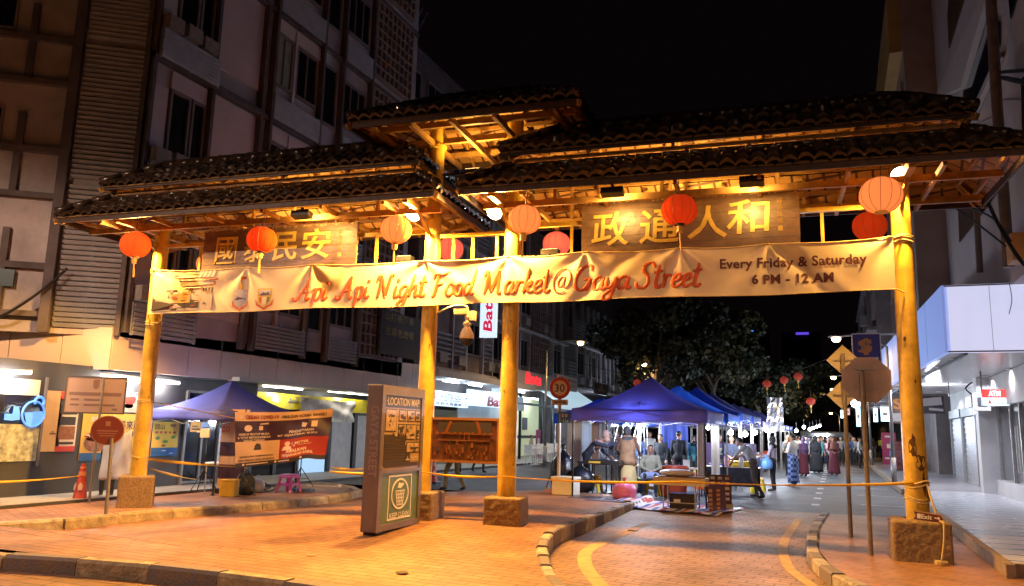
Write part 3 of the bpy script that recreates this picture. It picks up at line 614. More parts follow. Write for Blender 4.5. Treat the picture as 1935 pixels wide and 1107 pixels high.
c2 = 2.66; b.mi = 3; fpoly(b, [(-.15, .16), (.15, .16), (.15, -.08), (0, -.18), (-.15, -.08)], c2, zc); b.mi = 0; fpoly(b, [(-.12, .13), (.12, .13), (.12, .05), (-.12, .05)], c2, zc, lift=.007); b.mi = 1; fpoly(b, [(-.12, .03), (-.03, .09), (.03, .07), (.07, .1), (.12, .03)], c2, zc, lift=.009)
b.mi = 2; fpoly(b, [(-.11, .0), (-.05, .0), (-.05, -.12), (-.11, -.08)], c2, zc, lift=.007); b.mi = 5; fpoly(b, [(-.05, .0), (.05, .0), (.05, -.12), (0, -.15), (-.05, -.12)], c2, zc, lift=.0072); b.mi = 4; fpoly(b, [(.05, .0), (.11, .0), (.11, -.08), (.05, -.12)], c2, zc, lift=.007)
b.mi = 2; fpoly(b, [(-.2, -.03), (-.13, -.13), (0, -.19), (.13, -.13), (.2, -.03), (.18, -.15), (0, -.24), (-.18, -.15)], c2, zc, lift=.008)
b.build('crests', cr, BAN)
b = MB(); pc = [mat('print_dark', (.05, .035, .03), .5), mat('print_roof', (.30, .09, .05), .5), mat('print_sky', (.5, .42, .36), .5), mat('print_ochre', (.52, .30, .08), .5), mat('print_white', (.7, .64, .55), .5)]
def sq(i, s0, s1, z0, z1, lift=.006): b.mi = i; fpoly(b, [(s0, z0), (s1, z0), (s1, z1), (s0, z1)], 0, 0, lift=lift)
sq(2, .12, 1.5, 3.66, 4.4); sq(0, .12, .7, 3.66, 4.05, .007); sq(0, .7, 1.2, 3.7, 3.85, .0072); sq(3, .55, 1.0, 3.8, 3.98, .0082); sq(1, .75, 1.55, 4.13, 4.2, .0074); sq(1, .7, 1.6, 4.22, 4.26, .0074); sq(0, .6, 1.3, 4.28, 4.34, .0074); sq(3, .82, 1.5, 4.08, 4.12, .0074)
for i in range(26):
    s = random.uniform(.15, 1.35); z = random.uniform(3.67, 4.05); sq(random.choice((0, 3, 4, 1, 3)), s, s+random.uniform(.02, .14), z, z+random.uniform(.01, .05), .009+.0002*i)
for i in range(4): b.mi = 4; fpoly(b, [(1.15+.09*i, 4.28), (1.22+.09*i, 4.28), (1.28+.09*i, 4.4), (1.21+.09*i, 4.4)], 0, 0, lift=.008)
for i in range(9): sq(0, .95+.065*i, .98+.065*i, 3.99, 4.07, .0081)
b.build('printed_picture', pc, BAN)
# ------------------------------------------------------------------ lanterns
LM = {'deep': lantern_mat('deep_red_lantern_cloth', (.85, .10, .015), .10), 'mid': lantern_mat('part_lit_lantern_cloth', (.95, .22, .04), .10), 'orange': lantern_mat('floodlit_orange_lantern_cloth', (.95, .42, .13), .2), 'far': lantern_mat('dim_red_lantern_cloth', (.6, .10, .07), .06), 'pink': lantern_mat('cool_lit_pink_lantern_cloth', (.95, .24, .15), .22)}  # paler cloths carry nearby lamp light in their colour; slight glow added to all
m_gilt = mat('lantern_gilt', (.75, .45, .1), .5); m_cord = mat('lantern_cord', (.08, .04, .03), .7); m_rib = mat('lantern_rib', (.55, .12, .035), .6)
def lantern(label, c, rad, key, tas, top, group):
    c = Vector(c); t = thing('paper_lantern', label, 'lantern', tuple(c-ZU*rad*.85), group)
    n = 36; pr = []
    for j in range(15):
        a = -1.32+2.64*j/14; pr.append((rad*math.cos(a)**.8, rad*.84*math.sin(a)/math.sin(1.32)))
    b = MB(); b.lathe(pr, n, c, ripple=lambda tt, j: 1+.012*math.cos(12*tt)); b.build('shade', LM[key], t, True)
    b = MB(); b.lathe([(rad*.30, rad*.82), (rad*.30, rad*.9), (rad*.27, rad*.9)], 16, c); b.lathe([(rad*.27, -rad*.9), (rad*.30, -rad*.9), (rad*.30, -rad*.82)], 16, c); b.build('rim', M_black if key == 'deep' else m_gilt, t)
    b = MB()
    for k in range(12):
        tt = 2*PI*k/12+.2; b.tube([c+Vector((1.013*r*math.cos(tt), 1.013*r*math.sin(tt), z)) for r, z in pr], .0035, 4)
    b.build('ribs', m_rib, t)
    b = MB(); b.tube([c+ZU*rad*.88, c+ZU*(rad*.88+top)], .007, 5); b.build('cord', m_cord, t)
    if tas:
        b = MB(); b.lathe([(.045, -.10), (.05, -.02), (.03, .0)], 10, c-ZU*rad*.92); b.tube([c-ZU*(rad*.92+.1), c-ZU*(rad*.92+.2), c+Vector((.01, .0, -(rad*.92+.36)))], [.012, .016, .02], 6); b.build('tassel', m_gilt, t)
    t.rotation_euler = (random.uniform(-.06, .06), random.uniform(-.06, .06), random.uniform(0, .5)); return t
gl = 'lanterns hung along the gate eaves'
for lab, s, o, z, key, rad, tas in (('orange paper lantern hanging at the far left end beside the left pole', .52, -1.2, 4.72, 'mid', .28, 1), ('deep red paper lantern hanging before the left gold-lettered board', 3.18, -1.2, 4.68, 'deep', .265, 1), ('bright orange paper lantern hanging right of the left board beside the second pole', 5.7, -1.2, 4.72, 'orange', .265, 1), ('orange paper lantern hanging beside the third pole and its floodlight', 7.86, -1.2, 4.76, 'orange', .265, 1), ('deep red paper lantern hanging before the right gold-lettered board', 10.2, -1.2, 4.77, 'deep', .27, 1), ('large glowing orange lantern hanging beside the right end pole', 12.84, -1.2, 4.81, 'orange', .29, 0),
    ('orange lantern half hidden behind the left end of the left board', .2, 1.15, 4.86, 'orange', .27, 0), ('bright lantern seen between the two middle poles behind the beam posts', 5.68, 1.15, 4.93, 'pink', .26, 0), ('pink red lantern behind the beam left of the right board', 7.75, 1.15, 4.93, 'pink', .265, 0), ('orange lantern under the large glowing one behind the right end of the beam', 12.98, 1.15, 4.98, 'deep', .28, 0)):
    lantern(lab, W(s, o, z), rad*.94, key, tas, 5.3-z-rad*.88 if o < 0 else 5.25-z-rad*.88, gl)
# lanterns strung far down the street
for lab, px, py in (('small red lantern between the purple tent peak and the tree', 1204, 723), ('small red lantern before the trees, leftmost of the three strung over the tents', 1449, 725), ('small red lantern before the trees, middle of the three strung over the tents', 1482, 718), ('small red lantern before the trees, rightmost of the three strung over the tents', 1508, 711), ('tiny red lantern low against the dark sky beside the street lamp', 1532, 758)):
    lantern(lab, AY(px, py, 40), .20, 'far', 1, .4, 'lanterns strung along the street')
b = MB(); b.tube(spline([Vector((-14, 40, 5.6)), AY(1204, 712, 40), AY(1330, 722, 40), AY(1449, 713, 40), AY(1482, 707, 40), AY(1508, 700, 40), Vector((2, 40, 6.2))], 6), .012, 5); tag(b.build('hanging_cable', m_cord), 'thin dark cable carrying small red lanterns across the far street', 'cable')
# ------------------------------------------------------------------ buildings
class FR:
    """a facade frame: u along, n outward"""
    def __init__(s, o, u, n): s.o = Vector(o); s.u = Vector(u).normalized(); s.n = Vector(n).normalized(); s.M = Matrix((s.u, s.n, ZU)).transposed()
    def p(s, u, z, d=0): return s.o+s.u*u+s.n*d+ZU*z
    def box(s, mb, u0, u1, z0, z1, d0, d1): return mb.box(s.p((u0+u1)/2, (z0+z1)/2, (d0+d1)/2), (abs(u1-u0), d1-d0, z1-z0), M=s.M)
    def uz(s, px, py):
        d = ray(px, py); e = Vector((0, 0, EYE)); t = (s.o-e).dot(s.n)/d.dot(s.n); q = e+d*t; return (q-s.o).dot(s.u), q.z
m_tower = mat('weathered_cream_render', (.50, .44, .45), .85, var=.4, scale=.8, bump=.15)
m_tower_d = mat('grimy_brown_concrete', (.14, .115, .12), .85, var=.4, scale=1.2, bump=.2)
m_panel = mat('pale_wall_panel', (.70, .58, .57), .8, var=.14, scale=.9)
m_louv = mat('aluminium_louvre', (.32, .31, .325), .55, .1, var=.2, scale=3)
m_frame = mat('window_frame_paint', (.24, .19, .18), .6)
m_ac = mat('grimy_unit_casing', (.34, .30, .28), .6, var=.3, scale=8)
m_curt = mat('window_curtain', (.32, .36, .28), .9, var=.3, scale=6)
def window(F, par, u0, u1, z0, z1, fr=.06, dep=.07, mull=1, pane=None):
    b = MB(); F.box(b, u0, u0+fr, z0, z1, .0, dep); F.box(b, u1-fr, u1, z0, z1, .0, dep); F.box(b, u0+fr, u1-fr, z1-fr, z1, .0, dep); F.box(b, u0+fr, u1-fr, z0, z0+fr, .0, dep+.03)
    for k in range(mull): u = u0+(u1-u0)*(k+1)/(mull+1); F.box(b, u-.02, u+.02, z0+fr, z1-fr, .0, dep-.02)
    o = b.build('window', m_frame, par); b = MB(); F.box(b, u0+fr, u1-fr, z0+fr, z1-fr, .003, .02); b.build('pane', pane or M_glass, o); return o
def louvre(F, par, u0, u1, z0, z1, pitch=.11, d0=.0, d1=.12):
    b = MB(); n = int((z1-z0)/pitch)
    for i in range(n):
        z = z0+pitch*(i+.5); M = F.M @ Matrix.Rotation(R(28), 3, 'X'); b.box(F.p((u0+u1)/2, z, (d0+d1)/2), (u1-u0, .02, pitch*.78), M=F.M @ Matrix.Rotation(R(-25), 3, 'X'))
    for u in (u0, (u0+u1)/2, u1): F.box(b, u-.025, u+.025, z0, z1, d0, d0+.03)
    return b.build('louvre_screen', m_louv, par)
FA = FR((-14.6, 12.9, 0), (0, 1, 0), (1, 0, 0)); FC = FR((-14.6, 12.9, 0), (-.805, -.593, 0), (.593, -.805, 0))
T = thing('office_tower', 'dark cream office tower with louvred corner screens and window bays over the left shops', 'building', (-18, 17, 3.6))
b = MB(); kp = FC.p(9.0, 0); b.prism([(-14.6, 12.9, 3.4), (-14.6, 25.4, 3.4), (-26, 25.4, 3.4), (-30, 14, 3.4), (kp.x, kp.y, 3.4)], (0, 0, 21)); b.build('wall', m_tower, T)
# corner screen of louvres and the gridded wing left of it
for z in np.arange(3.5, 24, 3.35): louvre(FC, T, .08, 1.32, z+.03, z+3.3, .115)
b = MB(); FC.box(b, 1.36, 1.56, 3.4, 24.4, 0, .22); FC.box(b, -.04, .06, 3.4, 24.4, 0, .16)
for z in np.arange(4.15, 24, 2.62): FC.box(b, 1.56, 9, z-.42, z-.30, 0, .16); FC.box(b, 1.56, 9, z+.62, z+.76, 0, .12)
for z in np.arange(4.15, 24, 2.62):
    for u in (2.42, 3.55, 4.7, 5.9, 7.1): FC.box(b, u-.07, u+.07, z-.3, z+1.5, 0, .11)
b.build('concrete_grid', m_tower_d, T)
for k, z in enumerate(np.arange(4.15, 24, 2.62)):
    for u in (2.75, 5.0, 7.4): window(FC, T, u+.05, u+.5, z+.82, z+1.62, .05, .06, 0)
# street face bays
fl = [3.75, 7.0, 10.3, 13.6, 16.9, 20.2]
b = MB(); b2 = MB()
for z in fl:
    FA.box(b, 1.95, 3.72, z+.42, z+2.95, 0, .05)
    FA.box(b2, .0, 3.75, z+3.0, z+3.16, 0, .22); FA.box(b2, 3.75, 12.4, z+3.02, z+3.16, 0, .12)
b.build('white_panels', m_panel, T)
for u in (.0, 1.9, 3.75, 4.15, 6.4, 7.5, 9.2): FA.box(b2, u-.0, u+.1, 3.5, 24.3, 0, .2)
b2.build('pilasters', m_tower_d, T)
acn = 0
for k, z in enumerate(fl):
    window(FA, T, .7, 1.35, z+.75, z+2.5, .07, .08, 0); window(FA, T, 1.4, 1.86, z+.75, z+2.5, .07, .08, 0)
    b = MB(); FA.box(b, .12, .62, z+.9, z+2.45, 0, .06); FA.box(b, .7, 1.86, z+2.52, z+2.95, 0, .06); b.build('spandrel', m_panel, T)
    louvre(FA, T, .05, 1.92, z-.32, z+.42, .105, .30, .42)
    b = MB()
    for u, dz in ((.15, .48), (.75, .52), (1.3, .47)):
        if random.random() > .25: FA.box(b, u, u+.45, z+dz, z+dz+.34, .1, .4)
    if b.v: b.build('cooling_unit', m_ac, T)
    window(FA, T, 4.3, 5.1, z+.9, z+2.5, .07, .08, 1, m_curt if k == 2 else None); window(FA, T, 5.25, 6.3, z+.9, z+2.5, .07, .08, 1); window(FA, T, 6.6, 7.35, z+.6, z+2.6, .07, .08, 0); window(FA, T, 7.7, 9.05, z+.9, z+2.5, .07, .08, 2)
    b = MB(); FA.box(b, 5.12, 5.22, z+.5, z+2.9, 0, .1); FA.box(b, 4.2, 6.38, z+2.55, z+2.95, 0, .06); b.build('spandrel', m_panel, T)
    louvre(FA, T, 4.25, 6.38, z-.2, z+.6, .105, .15, .27); louvre(FA, T, 7.6, 9.15, z-.2, z+.55, .105, .15, .27)
    b = MB()
    for i in range(9):
        for j in range(8):
            u, zz = 9.45+i*.315, z+.2+j*.35
            FA.box(b, u-.03, u+.03, zz, zz+.35, 0, .12)
    for j in range(9): FA.box(b, 9.42, 12.0, z+.2+j*.35-.03, z+.2+j*.35+.03, 0, .125)
    FA.box(b, 9.4, 12.0, z+.1, z+3.0, 0, .01); b.build('breeze_blocks', mat('breeze_block', (.30, .22, .20), .85, var=.3, scale=5), T)
b = MB(); b.box((-14.52, 19.5, 13.15), (.03, .07, .26)); b.build('lit_window_gap', emat('cold_window_light', (.7, .85, 1), .8), T)
b = MB(); b.tube(spline([FC.p(1.1, 4.8, .25), FC.p(1.6, 4.2, .3), FC.p(2.2, 3.7, .3), FC.p(2.7, 3.6, .25)], 6), .03, 6); b.tube([(-14.2, 13.4, 3.6), (-14.2, 13.4, 5.2)], .05, 8); b.build('service_pipe', M_black, T)
b = MB(); FC.box(b, 2.15, 2.6, 4.35, 4.72, .05, .12); b.build('sign_panel', mat('teal_sign_panel', (.02, .07, .09), .4), T)
# shop row under the tower
S1 = thing('corner_shops', 'dark grey shopfront row with a pale panelled fascia at the left edge', 'building', (-16, 17, .06))
m_shop = mat('charcoal_shop_wall', (.055, .055, .062), .5, var=.2, scale=2)
b = MB(); b.prism([(-14.9, 6, .06), (-14.9, 18.0, .06), (-22, 18.0, .06), (-22, 6, .06)], (0, 0, 2.66)); b.prism([(-15.9, 18.0, .06), (-15.9, 26.6, .06), (-22, 26.6, .06), (-22, 18.0, .06)], (0, 0, 3.3)); b.build('wall', m_shop, S1)
b = MB(); b.box((-15.1, 21.5, 2.72), (1.5, 9.8, .1)); b.build('soffit', mat('soffit_white', (.6, .58, .55), .7), S1)
m_fas = mat('composite_fascia_panel', (.74, .60, .55), .45, var=.08, scale=1.5)
def fz(y): return 2.66+.008*(y-12.8), 3.58+.026*(y-12.8)
b = MB(); y = 12.78
while y < 26.6:
    y1 = min(y+1.12, 26.7); a0, a1 = fz(y); c0, c1 = fz(y1)
    b.prism([(-14.6, y+.009, a0), (-14.6, y1-.009, c0), (-14.6, y1-.009, c1), (-14.6, y+.009, a1)], (-.12, 0, 0)); y = y1
F2 = FR((-14.6, 12.75, 0), (-.905, -.425, 0), (.425, -.905, 0))
u = .0
for wd in (1.05, 1.1, 1.2, 1.2, 1.2, 1.2): F2.box(b, u+.009, u+wd-.009, 2.66, 3.58, -.12, 0); u += wd
b.build('fascia', m_fas, S1)
b = MB(); b.prism([(-14.74, 12.8, 2.62), (-14.74, 26.7, 2.74), (-14.74, 26.7, 3.85), (-14.74, 12.8, 3.5)], (-.5, 0, 0)); F2.box(b, 0, 7, 2.64, 3.5, -.6, -.13); b.build('fascia_backing', M_dark, S1)
def px_quad(mb, x, p0, p1, dep=.012):
    ym, xm = (p0[1]+p1[1])/2, (p0[0]+p1[0])/2; a = Vector((x, AX(p0[0], ym, x).y, AX(xm, p0[1], x).z)); c = Vector((x, AX(p1[0], ym, x).y, AX(xm, p1[1], x).z)); mb.box((x, (a.y+c.y)/2, (a.z+c.z)/2), (dep, abs(c.y-a.y), abs(a.z-c.z))); return a, c
XW = -14.885
# shop window with a blue neon sign
b = MB(); a, c = px_quad(b, XW, (-40, 742), (76, 800)); sw = b.build('shop_window', M_glass, S1)
b = MB(); px_quad(b, XW+.005, (-40, 714), (76, 745)); b.build('roller_blind', mat('cream_blind', (.5, .5, .44), .8), sw)
m_leaf = mat('leaf_print_film', (.42, .44, .34), .5, var=.75, scale=7, dirt=(.10, .11, .09)); b = MB(); px_quad(b, XW+.006, (-40, 801), (71, 872)); b.build('patterned_film', m_leaf, sw)
b = MB(); px_quad(b, XW, (77, 712), (82, 880), .03); b.build('window_post', mat('post_grey', (.16, .15, .16), .5), S1)
blu = emat('blue_neon', (.09, .30, 1.), .42)
N = thing('neon_sign', 'glowing pale blue teapot-shaped neon in the left shop window', 'neon sign', tuple(AX(55, 790, XW+.05)))
a = AX(63, 782, XW+.05); b = MB()
b.tube([a+Vector((0, .24*math.cos(t), .25*math.sin(t))) for t in np.linspace(0, 2*PI, 22)], .022, 6)
b.tube([a+Vector((0, .1+.1*math.cos(t), .24+.1*math.sin(t))) for t in np.linspace(-.6, 3.6, 10)], .03, 6)
b.prism([a+Vector((0, p[0], p[1])) for p in ((-.2, .02), (.2, .06), (.22, -.12), (.1, -.24), (-.12, -.22))], (.012, 0, 0)); b.prism([a+Vector((0, p[0], p[1])) for p in ((-.3, .03), (-.33, .13), (-.43, .14), (-.44, -.01), (-.6, -.01), (-.6, -.13), (-.44, -.14), (-.28, -.12))], (.012, 0, 0)); b.build('tube', blu, N)
def poster(label, p0, p1, base, parts, x=XW, cat='poster', dep=.012):
    b = MB(); a, c = px_quad(b, x, p0, p1, dep); t = thing('poster', label, cat, (x, (a.y+c.y)/2, c.z)); bo = b.build('sheet', mat('poster_'+base[0], base[1], .5, var=base[2] if len(base) > 2 else .06, scale=4), t)
    y0, y1, z0, z1 = min(a.y, c.y), max(a.y, c.y), min(a.z, c.z), max(a.z, c.z); Wd, Hh = y1-y0, z1-z0
    for nm, m, f in parts:
        b = MB(); f(b, y0, z0, Wd, Hh, x+dep/2); b.build(nm, m, t)
    return t
def rects(*rs):
    def f(b, y0, z0, Wd, Hh, x):
        for i, (a0, b0, a1, b1) in enumerate(rs): b.box((x+.001+.0006*(i % 5), y0+Wd*(a0+a1)/2, z0+Hh*(b0+b1)/2), (.003, Wd*abs(a1-a0), Hh*abs(b1-b0)))
    return f
def discs(*ds):
    def f(b, y0, z0, Wd, Hh, x):
        for i, (u, v, r, q) in enumerate(ds): b.prism([(x+.004+.0007*i, y0+Wd*u+r*math.cos(t), z0+Hh*v+r*q*math.sin(t)) for t in np.linspace(0, 2*PI, 20, endpoint=False)], (.0015, 0, 0))
    return f
def words(*ws):
    def f(b, y0, z0, Wd, Hh, x):
        for s, u, v, h, wd in ws: text(b, s, (x, y0+Wd*u, z0+Hh*v), (0, 1, 0), ZU, .1, .02, height=Hh*h, width=Wd*wd, lift=.007)
    return f
P_red = mat('poster_red', (.42, .045, .03), .5); P_dk = mat('poster_black', (.03, .028, .03), .5); P_or = mat('poster_orange', (.55, .24, .05), .5); P_wh = mat('poster_pale', (.62, .58, .55), .5); P_bl = mat('poster_blue', (.02, .10, .30), .5); P_gn = mat('poster_green', (.10, .22, .05), .5); P_ye = mat('poster_yellow', (.62, .40, .05), .5); P_br = mat('poster_brown', (.24, .10, .04), .5, var=.5, scale=12); P_ink = mat('poster_ink', (.04, .02, .015), .5)
poster('tall plain beige sheet pinned up right of the shop window', (79, 738), (116, 853), ('beige', (.50, .36, .20)), [('print', P_dk, rects((.45, .28, .78, .30))), ('logo', P_br, rects((.54, .31, .66, .33)))])
poster('tall tour poster with dark photo panels partly behind the beige sheet', (109, 740), (146, 853), ('white', (.55, .52, .50)), [('headline', P_red, rects((0, .88, 1, 1), (0, 0, 1, .09))), ('photos', P_dk, rects((.05, .62, .95, .86), (.1, .44, .9, .58))), ('picture', P_br, rects((.08, .2, .92, .42))), ('wording', P_wh, words(('TOUR', .5, .915, .05, .7))), ('caption', P_ink, rects((.1, .12, .9, .16)))])
poster('white food poster with a red meat dish, up under the right tube light', (226, 741), (264, 779), ('white', (.55, .52, .50)), [('plate', P_wh, discs((.45, .3, .17, .45))), ('food', P_red, discs((.35, .62, .12, .6), (.55, .66, .13, .55), (.47, .55, .15, .45))), ('bun', P_or, discs((.46, .32, .13, .5))), ('caption', P_ink, rects((.6, .9, .98, .96)))])
poster('large yellow food poster with a bowl of noodles behind the oval sign', (153, 781), (265, 869), ('yellow', (.60, .36, .05)), [('bowl', P_br, discs((.24, .36, .30, .62))), ('rim', P_or, discs((.24, .5, .3, .35))), ('egg', P_wh, discs((.2, .55, .12, .6), (.38, .52, .1, .7))), ('blue_border', P_bl, rects((0, 0, 1, .16))), ('heading', P_wh, words(('味王家', .34, .86, .14, .42))), ('wording', P_ink, words(('馬來西', .78, .76, .2, .36), ('山', .8, .58, .12, .12)))])
poster('yellow and blue beach holiday poster right of the left pole', (287, 797), (336, 861), ('yellow', (.60, .36, .05)), [('sea', P_bl, rects((0, 0, 1, .24))), ('waves', P_wh, rects((.1, .08, .25, .1), (.4, .14, .55, .16), (.7, .06, .85, .08))), ('palms', P_gn, discs((.2, .52, .07, .6), (.8, .55, .07, .6), (.5, .42, .09, .4))), ('hat', P_br, discs((.75, .9, .09, .5), (.45, .3, .07, .4))), ('wording', P_ink, words(('回山', .25, .86, .16, .36))), ('small_wording', P_red, rects((.1, .66, .2, .72), (.28, .66, .36, .72), (.44, .66, .54, .72), (.62, .66, .7, .72), (.78, .66, .9, .72)))])
poster('small orange notice hanging under the tent edge', (360, 797), (379, 816), ('orange', (.62, .32, .02)), [('wording', P_ink, rects((.1, .2, .9, .35), (.1, .5, .7, .62)))], -14.3)
poster('small pale blue notice hanging beside the orange one', (380, 798), (396, 813), ('pale_blue', (.35, .45, .62)), [('wording', P_ink, rects((.1, .3, .9, .4)))], -14.3)
poster('tall white board with squared writing standing behind the blue tent', (413, 809), (436, 878), ('board', (.60, .60, .62), .03), [('ruling', P_dk, rects(*[(.05, v, .95, v+.006) for v in (.15, .3, .45, .6, .75, .9)]))], -13.95, 'board')
t = thing('shop_door', 'dark framed glass shop door behind the indigo tent', 'door', (-14.88, AX(375, 850, -14.88).y, .06)); ya, yb = AX(345, 850, -14.88).y, AX(408, 850, -14.88).y; b = MB()
for y in (ya, (ya+yb)/2, yb): b.box((-14.87, y, 1.2), (.06, .07, 2.28))
for z in (.12, 1.95, 2.33): b.box((-14.87, (ya+yb)/2, z), (.05, yb-ya, .06))
b.build('door_frame', mat('door_frame_grey', (.20, .19, .19), .4, .4), t); b = MB(); b.box((-14.884, (ya+yb)/2, 1.2), (.01, yb-ya-.02, 2.2)); b.build('glass', M_glass, t); b = MB(); b.tube([(-14.8, (ya+yb)/2+.12, .8), (-14.8, (ya+yb)/2+.12, 1.4)], .015, 6); b.build('door_handle', M_alu, t)
# tube lights under the fascia
m_tube = emat('white_tube', (1., .93, .82), 9); m_tubec = emat('cool_tube', (.75, .92, 1.), 13)
def tube_light(label, a, c, m=None, group='tube lights under the left fascia', pw=0):
    a, c = Vector(a), Vector(c); t = thing('tube_light', label, 'tube light', tuple((a+c)/2), group); b = MB(); b.bar(a+ZU*.04, c+ZU*.04, .09, .03); b.build('batten', M_white, t); b = MB(); b.tube([a, c], .034, 8); b.build('tube', m or m_tube, t, True)
    if pw: light('lamp', 'POINT', (a+c)/2-ZU*.12, pw, (1, .95, .88) if m is None else (.8, .93, 1.), t, .15)
for lab, p0, p1, dx in (('tube light at the far left end under the fascia', (-20, 702), (58, 704), 0), ('longest tube light over the noodle poster left of the left pole', (192, 709), (262, 716), .0), ('tube light just below the longest one, left of the left pole', (226, 717), (266, 721), -.1), ('tube light right of the left pole over the blue tent', (288, 718), (338, 724), 0)):
    tube_light(lab, AX(*p0, -14.72+dx), AX(*p1, -14.72+dx), pw=30)
# yellow sign shop
YS_ = thing('shop_sign', 'long glossy yellow shop sign under the fascia behind the white sheet', 'sign', (-15.5, 21.4, 1.95))
b = MB(); b.box((-15.5, 21.5, 2.26), (.16, 6.5, .46)); b.build('board', mat('gloss_yellow_board', (.75, .62, .03), .25, coat=.5), YS_)
b = MB(); 
for k, (y, wd) in enumerate(((20.3, .5), (21.0, .12), (21.5, .16), (22.1, .2), (22.4, .22), (22.7, .2), (23.0, .1), (23.6, .3))): b.box((-15.41, y, 2.27), (.03, wd, .03)); b.box((-15.41, y-wd*.3, 2.33+.02*(k % 2)), (.03, .04, .1)); b.box((-15.41, y+wd*.3, 2.31), (.03, .04, .12))
b.build('silver_marks', M_alu, YS_)
tube_light('tube light over the yellow shop sign', (-15.2, 18.6, 2.66), (-15.2, 20.4, 2.66), pw=12); tube_light('tube light at the right end over the yellow shop sign', (-15.2, 21.8, 2.68), (-15.2, 24.2, 2.68), pw=12)
t = thing('shopfront', 'lit shopfront with steel door posts and a pale blue glass door behind the covid banner', 'shopfront', (-15.8, 21.6, .06))
b = MB()
for y in (18.1, 20.1, 21.2, 22.9, 24.4, 26.2): b.box((-15.84, y, 1.02), (.12, .16, 1.95))
b.build('post', mat('dark_post', (.04, .04, .045), .4), t)
b = MB(); b.box((-15.86, 22.05, 1.0), (.04, 1.4, 1.9)); b.build('glass_door', mat('pale_blue_glass', (.30, .45, .6), .15, emit=(.45, .7, 1.), es=.35), t)
b = MB(); b.box((-15.86, 23.65, 1.0), (.05, 1.2, 1.9)); b.box((-15.86, 25.3, 1.0), (.05, 1.4, 1.9)); b.build('shutter_panel', mat('pale_grey_panel', (.42, .42, .43), .4, var=.2, scale=4), t)
b = MB(); b.box((-15.86, 20.65, 1.0), (.04, .8, 1.9)); b.box((-15.86, 19.1, 1.0), (.04, 1.7, 1.9)); b.build('dark_glass', M_glass, t)
b = MB()
V = []; 
for i in range(25):
    for j in range(13):
        y = 20.5+3.0*i/24; z = 2.42-.72*j/12-.05*math.sin(PI*i/24)*(1-j/12); V.append((-15.3+.03*math.sin(i*1.1+j*.5)+.03*math.sin(i*.4-j*.8), y, z))
b.add(V, [(i*13+j, i*13+j+1, (i+1)*13+j+1, (i+1)*13+j) for i in range(24) for j in range(12)]); tag(b.build('cloth_sheet', mat('grubby_white_cloth', (.5, .47, .42), .85, var=.3, scale=5), None, True), 'grubby white cloth sheet tied up over the yellow shop sign', 'cloth')
# dark sign board with gilt characters high on the tower's far corner
t = thing('gilt_sign', 'dark wall board with two rows of dull gilt characters above the fascia', 'sign', (-14.3, 24.4, 4.4))
a, c = AX(716, 590, -14.3), AX(800, 690, -14.3); b = MB(); b.box((-14.35, (a.y+c.y)/2+.2, (a.z+c.z)/2+.15), (.08, abs(c.y-a.y), abs(a.z-c.z))); b.build('board', mat('slate_board', (.05, .04, .045), .6), t)
b = MB()
for s, p in (('山打根海南', (756, 603)), ('古達老虎蝦', (756, 630))): q = AX(*p, -14.29); text(b, s, q, (0, 1, 0), ZU, .3, .012, width=2.0, height=.3)
b.build('gilt_characters', mat('dull_gilt', (.36, .24, .08), .5), t)
# the shoe-shop building and the ones behind it, along the left side
def block(label, x, y0, y1, z1, m, seed, zs, style):
    rs = random.Random(seed); t = thing('shophouse_block', label, 'building', (x-4, (y0+y1)/2, 0)); F = FR((x, y0, 0), (0, 1, 0), (1, 0, 0)); Ln = y1-y0
    b = MB(); b.prism([(x, y0, zs), (x, y1, zs), (x-12, y1, zs), (x-12, y0, zs)], (0, 0, z1-zs)); b.prism([(x-2.2, y0, 0), (x-2.2, y1, 0), (x-12, y1, 0), (x-12, y0, 0)], (0, 0, zs+.01)); b.build('wall', m, t)
    z = zs+.6; fl = MB(); sp = MB(); lv = MB()
    while z < z1-1.5:
        u = .35
        while u < Ln-.8:
            wd = rs.choice((.8, 1.1, 1.5)) if style != 2 else .9
            if u+wd > Ln-.2: break
            if style == 1 and rs.random() < .3:
                for i in range(6): F.box(lv, u, u+wd, z-.1+i*.2, z-.02+i*.2, .05, .14)
            elif rs.random() < .93: window(F, t, u, u+wd, z+.3, z+1.75, .06, .08, 1 if wd > 1 else 0, m_curt if rs.random() < .12 else None)
            if rs.random() < .3: F.box(sp, u+.1, u+.75, z-.28, z+.12, .02, .35)
            F.box(fl, u+wd+.06, u+wd+.18, z-.5, z+2.2, 0, .16); u += wd+.28
        F.box(fl, 0, Ln, z-.62, z-.48, 0, .28); z += 2.75
    fl.build('fins_and_bands', m_tower if style else m_tower_d, t); 
    if sp.v: sp.build('cooling_unit', m_ac, t)
    if lv.v: lv.build('louvre_screen', m_louv, t)
    return t
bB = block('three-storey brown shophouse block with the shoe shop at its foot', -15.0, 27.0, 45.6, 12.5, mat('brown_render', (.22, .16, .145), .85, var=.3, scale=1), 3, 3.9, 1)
b = MB(); F = FR((-15., 39.6, 0), (0, 1, 0), (1, 0, 0))
for i in range(8):
    for j in range(22): F.box(b, i*.33, i*.33+.2, 4.9+j*.35, 4.9+j*.35+.05, 0, .2)
for i in range(9): F.box(b, i*.33-.06, i*.33, 4.6, 12.4, 0, .21)
b.build('breeze_blocks', MATS['breeze_block'], bB)
b = MB(); a = AX(985, 640, -14.9); b.box((-14.9, 36.6, 6.4), (.06, 1.6, 1.2)); b.build('board', m_panel, bB)
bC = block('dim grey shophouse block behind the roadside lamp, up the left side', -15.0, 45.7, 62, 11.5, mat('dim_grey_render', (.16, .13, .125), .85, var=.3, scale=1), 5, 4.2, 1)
bD = block('farthest dim block up the left side behind the tree', -15.0, 62.1, 90, 10.5, m_tower_d, 8, 4.0, 2)
